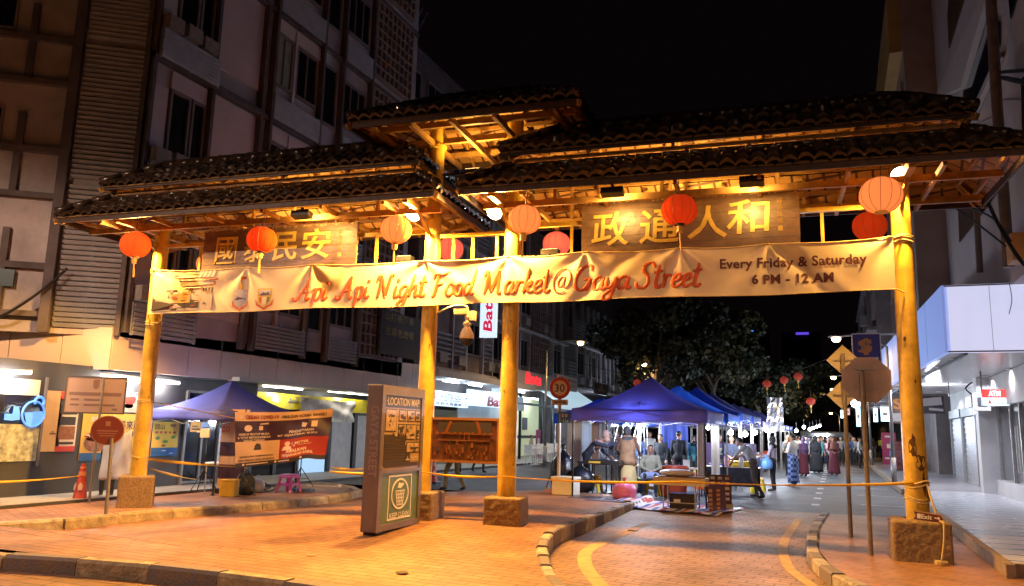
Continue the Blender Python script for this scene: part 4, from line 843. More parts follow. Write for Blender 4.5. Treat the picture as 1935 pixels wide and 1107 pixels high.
bT = thing('tower_annex', 'taller dark block rising behind the crown roof at the end of the tower', 'building', (-20, 30, 3)); b = MB(); b.prism([(-15.6, 25.5, 3), (-15.6, 36, 3), (-27, 36, 3), (-27, 25.5, 3)], (0, 0, 14)); b.box((-15.5, 30.7, 16.9), (.35, 10.4, .25)); b.build('wall', m_tower_d, bT)
F = FR((-15.6, 25.5, 0), (0, 1, 0), (1, 0, 0))
for z in (12.9, 14.9):
    for u in (.6, 2.6, 4.6, 6.6): window(F, bT, u, u+1.4, z, z+1.3, .06, .08, 1)
b = MB()
for y in (25.9, 26.3): b.tube([(-15.4, y, 17), (-14.6, y-.2, 18.1)], .02, 5)
b.build('antenna', M_steel, bT)
# lit ground floor under the canopy slab of the shoe-shop block
t = thing('canopy', 'white-edged concrete canopy slab over the lit shops left of the third pole', 'canopy', (-14.2, 36, 3.5))
b = MB(); b.box((-14.55, 32.3, 3.66), (1.3, 10.6, .26)); b.build('slab', mat('canopy_white', (.62, .60, .60), .6, var=.12, scale=2), t)
for lab, y0, y1 in (('tube light over the gold arts sign, left one', 28.6, 30.0), ('tube light over the gold arts sign, right one', 31.0, 32.3), ('tube light over the shoe shop sign beside the third pole', 35.2, 36.3), ('tube light right of the third pole under the canopy', 36.9, 37.6)): tube_light(lab, (-14.5, y0, 3.46), (-14.5, y1, 3.46), m_tubec, 'cool tube lights under the canopy', 26)
m_shopw = mat('shop_white', (.55, .60, .64), .5, var=.1, scale=2)
t = thing('shopfront', 'lit shoe shop front with a pale wall and stair of stock under the canopy', 'shopfront', (-15.6, 34, 0))
b = MB(); b.box((-15.72, 35.2, 1.9), (.08, 5.4, 3.4)); b.build('pale_wall', m_shopw, t)
b = MB(); b.box((-15.66, 35.0, .95), (.1, 4.6, 1.9)); b.build('display', mat('display_dark', (.12, .12, .13), .5, var=.6, scale=6), t)
b = MB(); b.box((-15.6, 35.3, 1.95), (.06, .5, .14)); b.build('red_tag', P_red, t)
t = thing('roller_shutter', 'closed olive roller shutter under the gold arts sign', 'shutter', (-15.7, 30.8, 0)); b = MB()
for i in range(22): b.box((-15.72+.012*(i % 2), 30.6, .1+i*.105), (.05, 3.6, .1))
b.build('slats', mat('olive_shutter', (.16, .14, .08), .5, .3), t)
def signboard(name, label, x, p0, p1, m, mats, dep=.1):
    a, c = AX(*p0, x), AX(*p1, x); t = thing(name, label, 'sign', (x, (a.y+c.y)/2, min(a.z, c.z))); b = MB(); b.box((x-dep/2, (a.y+c.y)/2, (a.z+c.z)/2), (dep, abs(c.y-a.y), abs(a.z-c.z))); b.build('board', m, t); return t, min(a.y, c.y), max(a.y, c.y), min(a.z, c.z), max(a.z, c.z)
lit_w = mat('lit_sign_white', (.6, .7, .8), .4, emit=(.55, .78, 1.), es=.55); ink_n = mat('navy_ink', (.02, .03, .10), .5)
t, y0, y1, z0, z1 = signboard('shop_sign', 'white gallery sign with navy lettering half behind the second pole', -14.95, (812, 736), (884, 771), lit_w, None)
b = MB(); ym = (y0+y1)/2; hh = z1-z0
text(b, 'D ARTS CO.', (-14.945, ym-.05, z0+hh*.68), (0, 1, 0), ZU, .3, .012, width=(y1-y0)*.74, height=hh*.34); text(b, 'CUTTER / GALLERY', (-14.945, ym-.05, z0+hh*.40), (0, 1, 0), ZU, .1, .02, width=(y1-y0)*.62, height=hh*.11); text(b, '芬莉大馬畫廊', (-14.945, ym-.05, z0+hh*.17), (0, 1, 0), ZU, .2, .015, width=(y1-y0)*.68, height=hh*.2)
for i, ch in enumerate('MAS'): text(b, ch, (-14.945, y1-.22, z0+hh*(.66-.24*i)), (0, 1, 0), ZU, .2, .03, width=.2, height=hh*.17)
b.build('lettering', ink_n, t)
red_e = emat('red_neon', (1., .02, .03), .9); dred = mat('dark_red_letters', (.28, .01, .06), .4)
t, y0, y1, z0, z1 = signboard('shop_sign', 'pale shoe shop sign with dark red script left of the third pole', -15.0, (886, 735), (958, 772), lit_w, None)
b = MB(); text(b, 'Bata', (-14.99, AX(936, 757, -15).y+.3, AX(936, 759, -15).z), (0, 1, 0), ZU, .5, .03, width=2.4, height=.48, shear=.25, ext=.03); b.build('lettering', dred, t)
t, y0, y1, z0, z1 = signboard('shop_sign', 'long pale fascia with glowing red script right of the third pole', -14.1, (962, 694), (1052, 742), mat('grey_fascia', (.5, .48, .47), .5, var=.1, scale=2), None, .5)
b = MB(); q = AX(1009, 716, -14.08); text(b, 'Bata', q, (0, 1, 0), ZU, .5, .03, width=2.3, height=.56, shear=.25, ext=.0); b.build('lettering', red_e, t)
t = thing('projecting_sign', 'upright white lightbox with red script under the banner between the middle poles', 'sign', tuple(AY(921, 635, 30.4)))
a, c = AY(908, 560, 30.4), AY(936, 637, 30.4); b = MB(); b.box(((a.x+c.x)/2, 30.5, (a.z+c.z)/2+.25), (abs(c.x-a.x), .16, abs(a.z-c.z)+.5)); b.build('lightbox', mat('lightbox_white', (.7, .75, .8), .4, emit=(.7, .85, 1.), es=.5), t)
b = MB(); text(b, 'Bata', ((a.x+c.x)/2, 30.415, (a.z+c.z)/2+.2), ZU, (-1, 0, 0), .5, .03, width=1.6, height=.42, shear=.2); b.build('lettering', mat('lit_dark_red', (.4, .01, .04), .4, emit=(.6, .01, .06), es=.5), t); b = MB(); b.bar(((a.x+c.x)/2-.2, 30.5, c.z), (-15, 30.5, c.z), .04, .06); b.bar(((a.x+c.x)/2-.2, 30.5, a.z), (-15, 30.5, a.z), .04, .06); b.build('bracket', M_black, t)
# cafe right of the third pole
t = thing('cafe', 'bright pale yellow cafe interior open to the street behind the speed sign', 'shopfront', (-15.8, 42.5, 0))
b = MB(); b.box((-16.9, 43.0, 1.8), (.1, 6.5, 3.4)); b.build('back_wall', mat('glowing_yellow_wall', (.62, .62, .36), .6, emit=(.8, .9, .55), es=.12), t)  # wall glows faintly in place of the cafe's light
b = MB(); b.box((-15.75, 38.8, 1.15), (.3, 1.5, 2.3)); b.build('dark_door', mat('dark_brown_door', (.04, .025, .02), .5), t)
b = MB()
for y in (40.2, 43.6, 45.4): b.box((-15.7, y, 1.9), (.12, .12, 3.8))
b.box((-15.7, 42.4, 3.0), (.1, 6.0, .12)); b.build('post', M_black, t)
b = MB(); b.box((-16.8, 41.3, 1.9), (.05, .9, .6)); b.box((-16.8, 43.8, 1.95), (.05, .7, .7)); b.build('framed_picture', P_dk, t)
b = MB(); b.box((-16.82, 43.0, 1.2), (.03, 6.3, .16)); b.build('dado_stripe', P_dk, t)
b = MB(); a = AX(925, 730, -15); 
for y, z, l in ((38.6, 2.75, 2.6), (38.9, 3.15, 1.7)): b.box((-15.4, y, z), (.08, l, .34))
b.build('white_board', m_shopw, t)
for i, (y, z) in enumerate(((41.5, 3.4), (44, 3.4))): tube_light('tube light inside the yellow cafe, '+('near the door' if i == 0 else 'farther in'), (-16.3, y-.6, z), (-16.3, y+.6, z), m_tubec, 'tube lights in the yellow cafe', 22)
rsd = random.Random(4)
for i in range(4):
    p = G(1012+i*11, 861-i*2, 0); t = thing('cafe_table', ('small cafe table with white chairs nearest the third pole', 'small cafe table second from the third pole', 'small cafe table third from the third pole', 'small cafe table nearest the speed sign')[i], 'table', (p.x*.72, p.y*.72, .06), 'cafe tables on the left walkway'); q = Vector((p.x*.72, p.y*.72, .06))
    b = MB(); b.lathe([(.02, 0), (.22, .01), (.03, .04), (.03, .7), (.35, .71), (.35, .74)], 14, q); b.build('table', M_white, t)
    for sg in (-1, 1):
        c_ = q+Vector((.1*sg, .55*sg, 0)); b = MB(); b.box(c_+ZU*.44, (.38, .38, .04)); b.box(c_+Vector((0, .18*sg, .68)), (.36, .03, .4))
        for dx in (-.16, .16):
            for dy in (-.16, .16): b.bar(c_+Vector((dx, dy, 0)), c_+Vector((dx, dy, .44)), .03, .03)
        b.build('chair', M_white, t)
t = thing('standing_banner', 'magenta roll-up banner standing at the cafe door', 'banner', (-15.6, AX(1017, 835, -15.6).y, .06)); p = AX(1017, 835, -15.6); zb_, zt_ = .06, AX(1017, 812, -15.6).z; b = MB(); b.box((-15.6, p.y, (zb_+zt_)/2), (.03, .75, zt_-zb_)); b.box((-15.6, p.y, .1), (.3, .75, .08)); b.build('sheet', mat('magenta_sheet', (.32, .03, .11), .5), t); b = MB(); b.box((-15.58, p.y, 1.0), (.01, .3, .3)); b.build('print', P_wh, t)
# red palm sign and dark notice beyond
t, y0, y1, z0, z1 = signboard('shop_sign', 'cream cafe sign with brown lettering right behind the speed sign', -13.2, (1056, 707), (1090, 741), mat('cream_sign', (.62, .52, .46), .5), None)
b = MB(); ym, hh = (y0+y1)/2, z1-z0; text(b, 'Red Palm', (-13.195, ym, z0+hh*.72), (0, 1, 0), ZU, .3, .02, width=(y1-y0)*.85, height=hh*.22); text(b, '椰子紅', (-13.195, ym+.5, z0+hh*.36), (0, 1, 0), ZU, .3, .02, width=(y1-y0)*.5, height=hh*.28); b.build('lettering', mat('brown_letters', (.25, .07, .04), .5), t)
t, y0, y1, z0, z1 = signboard('shop_sign', 'dark brown upright notice with a round emblem beside the purple tent', -12.5, (1125, 722), (1148, 748), mat('dark_brown_board', (.04, .018, .015), .5), None)
b = MB(); q = AX(1137, 731, -12.48); b.prism([q+Vector((0, .3*math.cos(a), .22*math.sin(a))) for a in np.linspace(0, 2*PI, 16, endpoint=False)], (.01, 0, 0)); b.box((-12.48, q.y, z0+.25), (.01, 1.6, .1)); b.build('emblem', mat('dull_print', (.2, .14, .12), .6), t)
t = thing('lit_awning', 'bright white lit shop awning beyond the cafe', 'awning', (-13.5, 50, 2.8)); a, c = AX(1050, 742, -13.5), AX(1128, 778, -13.5); b = MB(); b.prism([(-13.5, a.y, 3.1), (-13.5, c.y, 3.1), (-14.9, c.y, 4.0), (-14.9, a.y, 4.0)], (0, 0, .12)); b.box((-13.5, (a.y+c.y)/2, 3.0), (.1, c.y-a.y, .5)); b.build('sheet', mat('awning_lit', (.6, .7, .75), .5, emit=(.6, .85, 1.), es=.3), t)
light('lamp', 'POINT', (-14.3, 52, 2.6), 120, COOL, t, .3)
# ------------------------------------------------------------------ right side
m_rw = mat('pale_bank_wall', (.50, .48, .48), .55, var=.08, scale=1.5); m_lbx = mat('lit_blue_white_fascia', (.5, .55, .7), .4, emit=(.20, .36, .95), es=.26); m_lbx2 = mat('lit_lilac_white_fascia', (.5, .5, .6), .4, emit=(.66, .70, .98), es=.40)
BK = thing('bank_building', 'white bank building with a glowing blue-white fascia over the right walkway', 'building', (6, 24, .15))
b = MB(); b.prism([(2.2, 18.8, 3.42), (1.55, 36, 3.42), (1.55, 36, 4.85), (2.2, 18.8, 4.85)], (.1, 0, 0)); b.build('side_fascia', m_lbx, BK)
b = MB(); b.box((5.2, 18.85, 4.135), (5.9, .1, 1.43)); b.build('front_fascia', m_lbx2, BK)
b = MB()
for k in range(1, 5): b.box((2.2+5.9*k/5-.3, 18.797, 4.135), (.008, .004, 1.42))
for k in range(1, 7): y = 18.8+17.2*k/7; x = 2.2-.65*k/7; b.box((x-.001, y, 4.135), (.004, .008, 1.42))
b.box((5.2, 18.796, 3.44), (5.9, .006, .03)); b.box((5.2, 18.796, 4.83), (5.9, .006, .03)); b.build('panel_joints', mat('joint_grey', (.2, .2, .24), .6), BK)
b = MB(); b.tube(spline([(3.45, 18.79, 4.84), (3.47, 18.785, 4.5), (3.4, 18.785, 4.2)], 5), .008, 5); b.build('loose_wire', M_black, BK)
b = MB(); b.prism([(2.28, 18.92, 3.44), (8, 18.92, 3.44), (8, 36, 3.44), (1.66, 36, 3.44)], (0, 0, .1)); b.build('canopy_soffit', mat('glossy_soffit', (.55, .53, .54), .22, var=.05), BK)
b = MB(); b.prism([(2.28, 18.92, 4.75), (8, 18.92, 4.75), (8, 36, 4.75), (1.66, 36, 4.75)], (0, 0, .05)); b.build('canopy_top', m_tower_d, BK)
b = MB(); b.bar((2.6, 18.95, 3.415), (2.15, 36, 3.415), .07, .05); b.build('soffit_gap', M_black, BK)
b = MB(); b.box((4.16+1.5, 23.0, .35), (3.0, 7.6, .4)); b.box((4.16+1.5, 23.0, 3.0), (3.0, 7.6, .85)); b.box((4.28, 26.75, 1.8), (.9, .55, 3.3)); b.box((4.25, 19.35, 1.8), (.4, .5, 3.3)); b.build('shopfront_wall', m_rw, BK)
b = MB(); b.box((4.35, 23.0, 1.57), (.04, 7.0, 2.05)); b.build('glass_front', mat('dark_shop_glass', (.06, .06, .07), .04, spec=1., coat=.6), BK)
b = MB()
for y in (20.4, 21.9, 23.4, 24.6, 26.4): b.box((4.3, y, 1.57), (.06, .06, 2.05))
b.build('glazing_bar', M_alu, BK)
for y in (23.25, 23.55):
    b = MB(); b.tube([(4.2, y, .85), (4.2, y, 2.0)], .02, 8); b.box((4.25, y, 1.0), (.1, .03, .03)); b.box((4.25, y, 1.85), (.1, .03, .03)); b.build('door_handle', M_alu, BK)
b = MB(); b.box((9.5, 22.0, 1.6), (.1, 8, 2.6)); b.build('inner_wall', m_rw, BK)
DL = [(1804, 678), (1775, 694), (1751, 707), (1735, 716), (1774, 740), (1825, 725), (1860, 711), (1905, 697), (1699, 727), (1690, 733), (1668, 743)]
for i, (px, py) in enumerate(DL):
    p = G(px, py, 3.425)
    lab = ('round downlight by the fascia, nearest the corner', 'second round downlight back from the corner along the fascia', 'third round downlight back along the fascia', 'fourth round downlight back along the fascia beside the pole', 'round downlight over the shutters behind the pole', 'round downlight above the air-curtain box', 'round downlight left of the ATM sign', 'round downlight over the ATM sign', 'round downlight just left of the right end pole', 'round downlight second left of the right end pole', 'farthest round downlight under the side fascia')[i]
    t = thing('downlight', lab, 'downlight', tuple(p), 'downlights in the right canopy'); b = MB(); b.lathe([(.11, -.014), (.11, .0), (.09, .0)], 16, p); b.build('trim', M_white, t); b = MB(); b.lathe([(.002, -.006), (.088, -.006)], 16, p); b.build('lens', emat('downlight_lens', (.92, .95, 1.), 14), t)
    if i < 9: light('lamp', 'SPOT', p-ZU*.03, 85, (.80, .86, 1.), t, .08, p-ZU, 150, .5)
light('lamp', 'POINT', (3.1, 30, 2.9), 60, (.86, .90, 1.), BK, .2)
t = thing('bank_sign', 'lit red and white ATM bank sign box over the glass front', 'sign', tuple(AY(1888, 768, 24.2)))
a, c = AY(1855, 735, 24.2), AY(1909, 767, 24.2); xm, zm = (a.x+c.x)/2, (a.z+c.z)/2; wd, hh = c.x-a.x, a.z-c.z
b = MB(); b.box((xm, 24.3, zm), (wd, .16, hh)); b.build('box', M_alu, t)
b = MB(); b.box((xm, 24.212, zm+hh*.24), (wd*.98, .01, hh*.48)); b.build('red_panel', mat('lit_red_panel', (.6, .02, .02), .4, emit=(1, .04, .03), es=.55), t)
b = MB(); b.box((xm, 24.213, zm-hh*.25), (wd*.98, .01, hh*.46)); b.build('white_panel', mat('lit_white_panel', (.6, .75, .75), .4, emit=(.7, .95, 1.), es=.55), t)
b = MB(); text(b, 'ATM', (xm-wd*.04, 24.205, zm+hh*.24), (1, 0, 0), ZU, .2, .05, width=wd*.44, height=hh*.32); b.build('heading', mat('lit_letter', (.8, .8, .8), .4, emit=(1, 1, 1), es=.9), t)
b = MB(); text(b, 'AGRO', (xm+wd*.16, 24.205, zm-hh*.15), (1, 0, 0), ZU, .2, .02, width=wd*.3, height=hh*.13); text(b, 'BANK', (xm+wd*.16, 24.205, zm-hh*.34), (1, 0, 0), ZU, .2, .02, width=wd*.3, height=hh*.13); b.build('lettering', mat('slate_letters', (.05, .07, .08), .4), t)
b = MB(); b.prism([(xm-wd*.31, 24.203, zm-hh*.42), (xm-wd*.23, 24.203, zm-hh*.36), (xm-wd*.15, 24.203, zm-hh*.42), (xm-wd*.23, 24.203, zm-hh*.08)], (0, .004, 0)); b.build('emblem', P_red, t)
b = MB(); b.bar((xm-.3, 24.3, zm+hh/2), (xm-.3, 24.3, 3.44), .04, .04); b.bar((xm+.3, 24.3, zm+hh/2), (xm+.3, 24.3, 3.44), .04, .04); b.build('hanger', M_steel, t)
# shutters and units beyond the pier
m_shut = mat('steel_shutter', (.40, .40, .44), .35, .4, var=.2, scale=4); m_shut2 = mat('dark_steel_shutter', (.14, .15, .19), .35, .5, var=.2, scale=4)
for i, (y0, y1, m, lab) in enumerate(((27.2, 28.6, m_shut2, 'dark steel roller shutter next to the white pier'), (28.7, 30.1, m_shut2, 'second dark steel shutter from the white pier'), (30.2, 33.0, m_shut, 'wide pale steel shutter behind the right end pole'), (33.3, 36.2, m_shut, 'far pale steel shutter just showing right of the end pole'))):
    t = thing('roller_shutter', lab, 'shutter', (4.3, (y0+y1)/2, .15), 'shutters on the right walkway'); b = MB()
    for k in range(24): b.box((4.32+.015*(k % 2), (y0+y1)/2, .2+k*.095), (.05, y1-y0-.06, .085))
    b.build('slats', m, t); b = MB(); b.box((4.3, y0, 1.3), (.14, .1, 2.3)); b.box((4.3, y1, 1.3), (.14, .08, 2.3)); b.box((4.35, (y0+y1)/2, 2.6), (.3, y1-y0, .3)); b.build('guide', mat('guide_grey', (.25, .25, .27), .5), t)
b = MB(); b.box((6.5, 32, 2.5), (4.2, 10.2, 4.6)); b.build('shop_wall', m_rw, BK)
t = thing('air_curtain', 'black-ended white cooling unit under the soffit beside the pier', 'cooling unit', (4.05, 27.9, 2.62)); b = MB(); b.box((4.0, 28.0, 2.78), (.4, 1.0, .3)); b.build('casing', M_white, t); b = MB(); b.box((3.99, 27.47, 2.78), (.36, .06, .34)); b.build('end_cap', M_black, t); b = MB(); b.tube(spline([(4.0, 28, 2.95), (3.8, 28.3, 3.2), (4.0, 28.4, 3.42)], 5), .025, 6); b.build('pipe', M_black, t)
t = thing('meter_box', 'small white box with a square notice on the pier', 'meter box', (3.8, 26.4, 2.45)); b = MB(); b.box((3.9, 26.3, 2.72), (.42, .22, .5)); b.build('box', M_white, t); b = MB(); b.box((3.9, 26.185, 2.72), (.22, .006, .26)); b.build('notice', m_shut2, t)
t = thing('hanging_sign', 'dark hanging sign with a pale rolled picture behind the end pole', 'sign', (3.3, 29, 2.6)); a, c = AY(1738, 748, 29), AY(1785, 782, 29); b = MB(); b.box(((a.x+c.x)/2, 29, (a.z+c.z)/2), (c.x-a.x, .1, a.z-c.z)); b.build('board', mat('sign_charcoal', (.05, .045, .05), .5), t); b = MB(); b.box(((a.x+c.x)/2, 28.94, (a.z+c.z)/2+.1), ((c.x-a.x)*.8, .02, .25), M=Matrix.Rotation(R(-6), 3, 'Y')); b.box(((a.x+c.x)/2+.1, 28.94, (a.z+c.z)/2-.15), ((c.x-a.x)*.6, .02, .08), M=Matrix.Rotation(R(5), 3, 'Y')); b.build('picture', m_rw, t); b = MB(); b.bar(((a.x+c.x)/2-.5, 29, a.z), ((a.x+c.x)/2-.5, 29, 3.44), .03, .03); b.bar(((a.x+c.x)/2+.5, 29, a.z), ((a.x+c.x)/2+.5, 29, 3.44), .03, .03); b.build('hanger', M_steel, t)
t = thing('hanging_sign', 'brown hanging sign with a red letter just left of the end pole', 'sign', (2.6, 33, 2.4)); a, c = AY(1682, 752, 33), AY(1712, 800, 33); b = MB(); b.box(((a.x+c.x)/2, 33, (a.z+c.z)/2), (c.x-a.x, .1, a.z-c.z)); b.build('board', mat('brown_board', (.12, .09, .09), .5), t); b = MB(); text(b, 'S', (a.x+.25, 32.94, (a.z+c.z)/2+.25), (1, 0, 0), ZU, .5, .04, height=.4, width=.32); b.build('letter', P_or, t); b = MB(); b.box(((a.x+c.x)/2, 32.94, c.z+.22), ((c.x-a.x)*.8, .01, .3)); b.build('panel', m_shut, t)
# upper storeys on the right: white facade with dark glazed bands
UB = thing('white_building', 'tall white building with slanting dark window bands above the right canopy', 'building', (6, 22, 4.8))
XR = 3.5; b = MB(); b.prism([(XR, 15.5, 4.82), (XR, 27.6, 4.82), (12, 27.6, 4.82), (12, 15.5, 4.82)], (0, 0, 20)); b.build('wall', mat('white_render', (.46, .42, .44), .75, var=.12, scale=1), UB)
def ppoly(mb, pts, x, d): mb.prism([AX(*q, x) for q in pts], (d, 0, 0))
b = MB(); ppoly(b, [(1876, 28), (1891, 42), (1891, 86), (1876, 119), (1828, 228), (1818, 213), (1823, 167)], XR-.012, -.03); ppoly(b, [(1812, 380), (1893, 352), (1872, 385), (1815, 458)], XR-.012, -.03); ppoly(b, [(1795, -10), (1826, -10), (1795, 91), (1792, 30)], XR-.012, -.03); ppoly(b, [(1908, -10), (1926, -10), (1912, 35)], XR-.012, -.03); ppoly(b, [(1932, 150), (1960, 120), (1960, 300), (1935, 250)], XR-.012, -.03); b.build('window_band', M_glass, UB)
b = MB(); ppoly(b, [(1868, -10), (1878, -10), (1826, 165), (1779, 186), (1776, 182)], XR-.03, -.14); ppoly(b, [(1832, 232), (1895, 100), (1897, 108), (1836, 240)], XR-.03, -.10); b.build('white_brow', m_rw, UB)
b = MB(); ppoly(b, [(1826, 243), (1894, 210), (1894, 212), (1826, 245)], XR-.004, -.006); ppoly(b, [(1890, 188), (1935, 186), (1935, 188), (1890, 190)], XR-.004, -.006); b.build('panel_joint', M_steel, UB)
b = MB(); b.tube([AX(1872, -8, XR-.35), AX(1884, 200, XR-.3), AX(1899, 400, XR-.3), AX(1906, 505, XR-.3)], .10, 10); b.tube([AX(1845, 395, XR-.3), AX(1852, 515, XR-.3)], .07, 8); b.build('drain_pipe', mat('grey_pipe', (.16, .13, .13), .5, var=.3, scale=5), UB)
b = MB(); b.bar(AX(1893, 136, XR-.2), AX(1940, 132, XR-.5), .08, .06); b.bar(AX(1893, 146, XR-.2), AX(1940, 156, XR-.5), .08, .06); b.build('bracket', M_black, UB)
b = MB(); b.box(AX(1925, 470, XR-.3), (.3, .5, .5)); b.build('service_box', mat('tan_box', (.5, .32, .15), .6), UB)
for lab, pts in (('thick black cable running down the right wall from the roof end', [(1850, 345), (1885, 420), (1920, 480), (1945, 510)]), ('thin cable crossing under the right roof end', [(1770, 372), (1815, 400), (1850, 425), (1900, 465)]), ('thin cable slung beside the right drain pipe', [(1795, 370), (1835, 392), (1880, 415), (1910, 455)])):
    b = MB(); b.tube(spline([AX(*q, 2.9) for q in pts], 6), .035 if 'thick' in lab else .02, 6); tag(b.build('wall_cable', M_black), lab, 'cable')
FB = thing('tan_building', 'tan and grey building end rising behind the right roof', 'building', (4, 32, 4.9))
b = MB(); b.prism([(2.6, 27.8, 4.9), (2.6, 40, 4.9), (12, 40, 4.9), (12, 27.8, 4.9)], (0, 0, 14.5)); b.build('wall', mat('ribbed_tan_wall', (.34, .26, .22), .8, var=.2, scale=1.5), FB)
b = MB(); b.box((2.45, 33, 15.5), (.5, 10, 2.0)); b.build('parapet', mat('ochre_parapet', (.45, .28, .08), .7, var=.2, scale=2), FB)
F = FR((2.6, 40, 0), (0, -1, 0), (-1, 0, 0))
for z in (6, 9, 12): 
    for u in (1, 4, 7, 10): window(F, FB, u, u+1.6, z, z+1.6, .08, .1, 1)
def rblock(label, x, y0, y1, z1, seed):
    rs = random.Random(seed); t = thing('shophouse_block', label, 'building', (x+3, (y0+y1)/2, 0)); F = FR((x, y1, 0), (0, -1, 0), (-1, 0, 0)); Ln = y1-y0
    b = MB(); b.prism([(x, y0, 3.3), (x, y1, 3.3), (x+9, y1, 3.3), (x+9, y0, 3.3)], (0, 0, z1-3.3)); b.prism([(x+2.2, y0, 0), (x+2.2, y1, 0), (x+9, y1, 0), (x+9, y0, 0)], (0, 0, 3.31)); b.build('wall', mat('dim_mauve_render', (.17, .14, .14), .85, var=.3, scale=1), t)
    z = 4.4
    while z < z1-1.4:
        u = .4
        while u < Ln-1.4: window(F, t, u, u+1.1, z, z+1.4, .07, .09, 1); u += 1.75
        z += 2.7
    b = MB()
    for zz in np.arange(4.0, z1, 2.7): F.box(b, 0, Ln, zz-.1, zz+.05, 0, .4)
    for k in range(5): F.box(b, k*Ln/5, k*Ln/5+.3, 3.3, z1, 0, .25); F.box(b, k*Ln/5+.5, k*Ln/5+1.2, 4.9+2.7*(k % 2), 5.4+2.7*(k % 2), .1, .5)
    b.build('bands', m_tower_d, t); return t
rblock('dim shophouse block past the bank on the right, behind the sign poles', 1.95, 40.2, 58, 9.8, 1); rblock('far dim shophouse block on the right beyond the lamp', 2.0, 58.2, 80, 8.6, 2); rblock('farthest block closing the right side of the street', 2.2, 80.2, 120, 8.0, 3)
for i, (px, py, yy, wd, hh, m, lab) in enumerate(((1692, 775, 38, .0, 0, 0, ''),)): pass
lb = mat('lit_shop_white', (.6, .7, .75), .4, emit=(.55, .85, 1.), es=1.6); lb2 = mat('lit_shop_cyan', (.4, .7, .8), .4, emit=(.3, .7, 1.), es=1.5)
for lab, p0, p1, yy, m in (('bright white lit shop sign left of the end pole', (1664, 769), (1681, 796), 36, lb), ('narrow lit white sign farther left of the end pole', (1650, 771), (1659, 797), 44, lb), ('pale cyan upright lit sign below the lamp glare', (1617, 768), (1627, 806), 52, lb2), ('small white square lit sign far down the right side', (1588, 775), (1594, 790), 80, lb), ('small dim lit sign far down the right beside the diamond sign', (1597, 772), (1606, 784), 75, mat('lit_dim_red', (.5, .3, .3), .4, emit=(.8, .45, .4), es=.6))):
    a, c = AY(*p0, yy), AY(*p1, yy); t = thing('lit_sign', lab, 'lit sign', ((a.x+c.x)/2, yy, c.z)); b = MB(); b.box(((a.x+c.x)/2, yy, (a.z+c.z)/2), (c.x-a.x, .2, a.z-c.z)); b.build('lightbox', m, t); b = MB(); b.box(((a.x+c.x)/2+.5, yy, a.z+.06), ((c.x-a.x)+1.0, .05, .06)); b.box(((a.x+c.x)/2, yy-.105, (a.z+c.z)/2), ((c.x-a.x)*.6, .004, (a.z-c.z)*.2)); b.build('bracket', M_steel, t)
t = thing('money_changer_sign', 'dark blue projecting sign with a big gold dollar mark above the stop sign', 'sign', tuple(AY(1638, 690, 26))); a, c = AY(1611, 632, 26), AY(1665, 692, 26); xm = (a.x+c.x)/2; wd = c.x-a.x; hh = a.z-c.z
b = MB(); b.box((xm, 26.06, (a.z+c.z)/2), (wd, .12, hh)); b.build('board', mat('navy_board', (.035, .02, .09), .45), t); b = MB(); text(b, '$', (xm, 25.996, a.z-hh*.38), (1, 0, 0), ZU, .5, .05, height=hh*.52, width=wd*.42); text(b, '$', (xm-.06, 25.998, a.z-hh*.40), (1, 0, 0), ZU, .5, .0, height=hh*.5, width=wd*.46); b.build('dollar_mark', mat('dull_gold', (.45, .16, .04), .4, .3), t)
b = MB(); text(b, 'ND MONEY CHANGER SDN BHD', (xm, 25.995, c.z+hh*.24), (1, 0, 0), ZU, .1, .01, width=wd*.84, height=.085); b.build('lettering', M_white, t); b = MB()
for q in ((xm, a.z+.015, wd+.06, .03), (xm, c.z-.015, wd+.06, .03)): b.box((q[0], 26.05, q[1]), (q[2], .16, q[3]))
for x in (xm-wd/2-.015, xm+wd/2+.015): b.box((x, 26.05, (a.z+c.z)/2), (.03, .16, hh))
b.bar((xm, 26.06, a.z), (2.1, 26.06, a.z), .05, .05); b.build('frame', M_alu, t)
# far end of the street: dark towers with lit signs
for lab, x0, x1, y, z1 in (('distant dark office tower topped by a small blue sign', -40, -22, 300, 40), ('distant dark tower with a thin purple strip light', -18, -4, 320, 41)):
    t = thing('distant_tower', lab, 'building', ((x0+x1)/2, y, 0)); b = MB(); b.box(((x0+x1)/2, y+8, z1/2), (x1-x0, 16, z1)); b.build('wall', mat('night_tower', (.06, .05, .07), .8), t)
    b = MB()
    for k in range(12): b.box(((x0+x1)/2, y-.1, 3+k*3.1), (x1-x0-1, .2, 1.1))
    b.build('window_band', M_glass, t); q = AY(1411, 617, y-.3) if 'blue' in lab else AY(1516, 630, y-.3)
    b = MB()
    if 'blue' in lab: text(b, 'Great', q+ZU*1.0, (1, 0, 0), ZU, 2, .03, width=3.6, height=1.5); text(b, 'Eastern', q-ZU*1.1, (1, 0, 0), ZU, 2, .03, width=4.6, height=1.4); m = emat('far_blue_sign', (.08, .3, 1.), 2.2)
    else: b.box(q, (4.6, .2, .9)); m = emat('far_purple_sign', (.10, .05, .6), .6)
    b.build('lit_sign', m, t)
# ------------------------------------------------------------------ street furniture round the gate
def zg(x, y): return lane_h(x, y) if -4.1 < x < -.4 and y < 19 else (plaza_h(x, y) if x < -4.1 and y < 19 and x > -10.7 else (0. if x > -.4 or x < -10.7 else -.02))
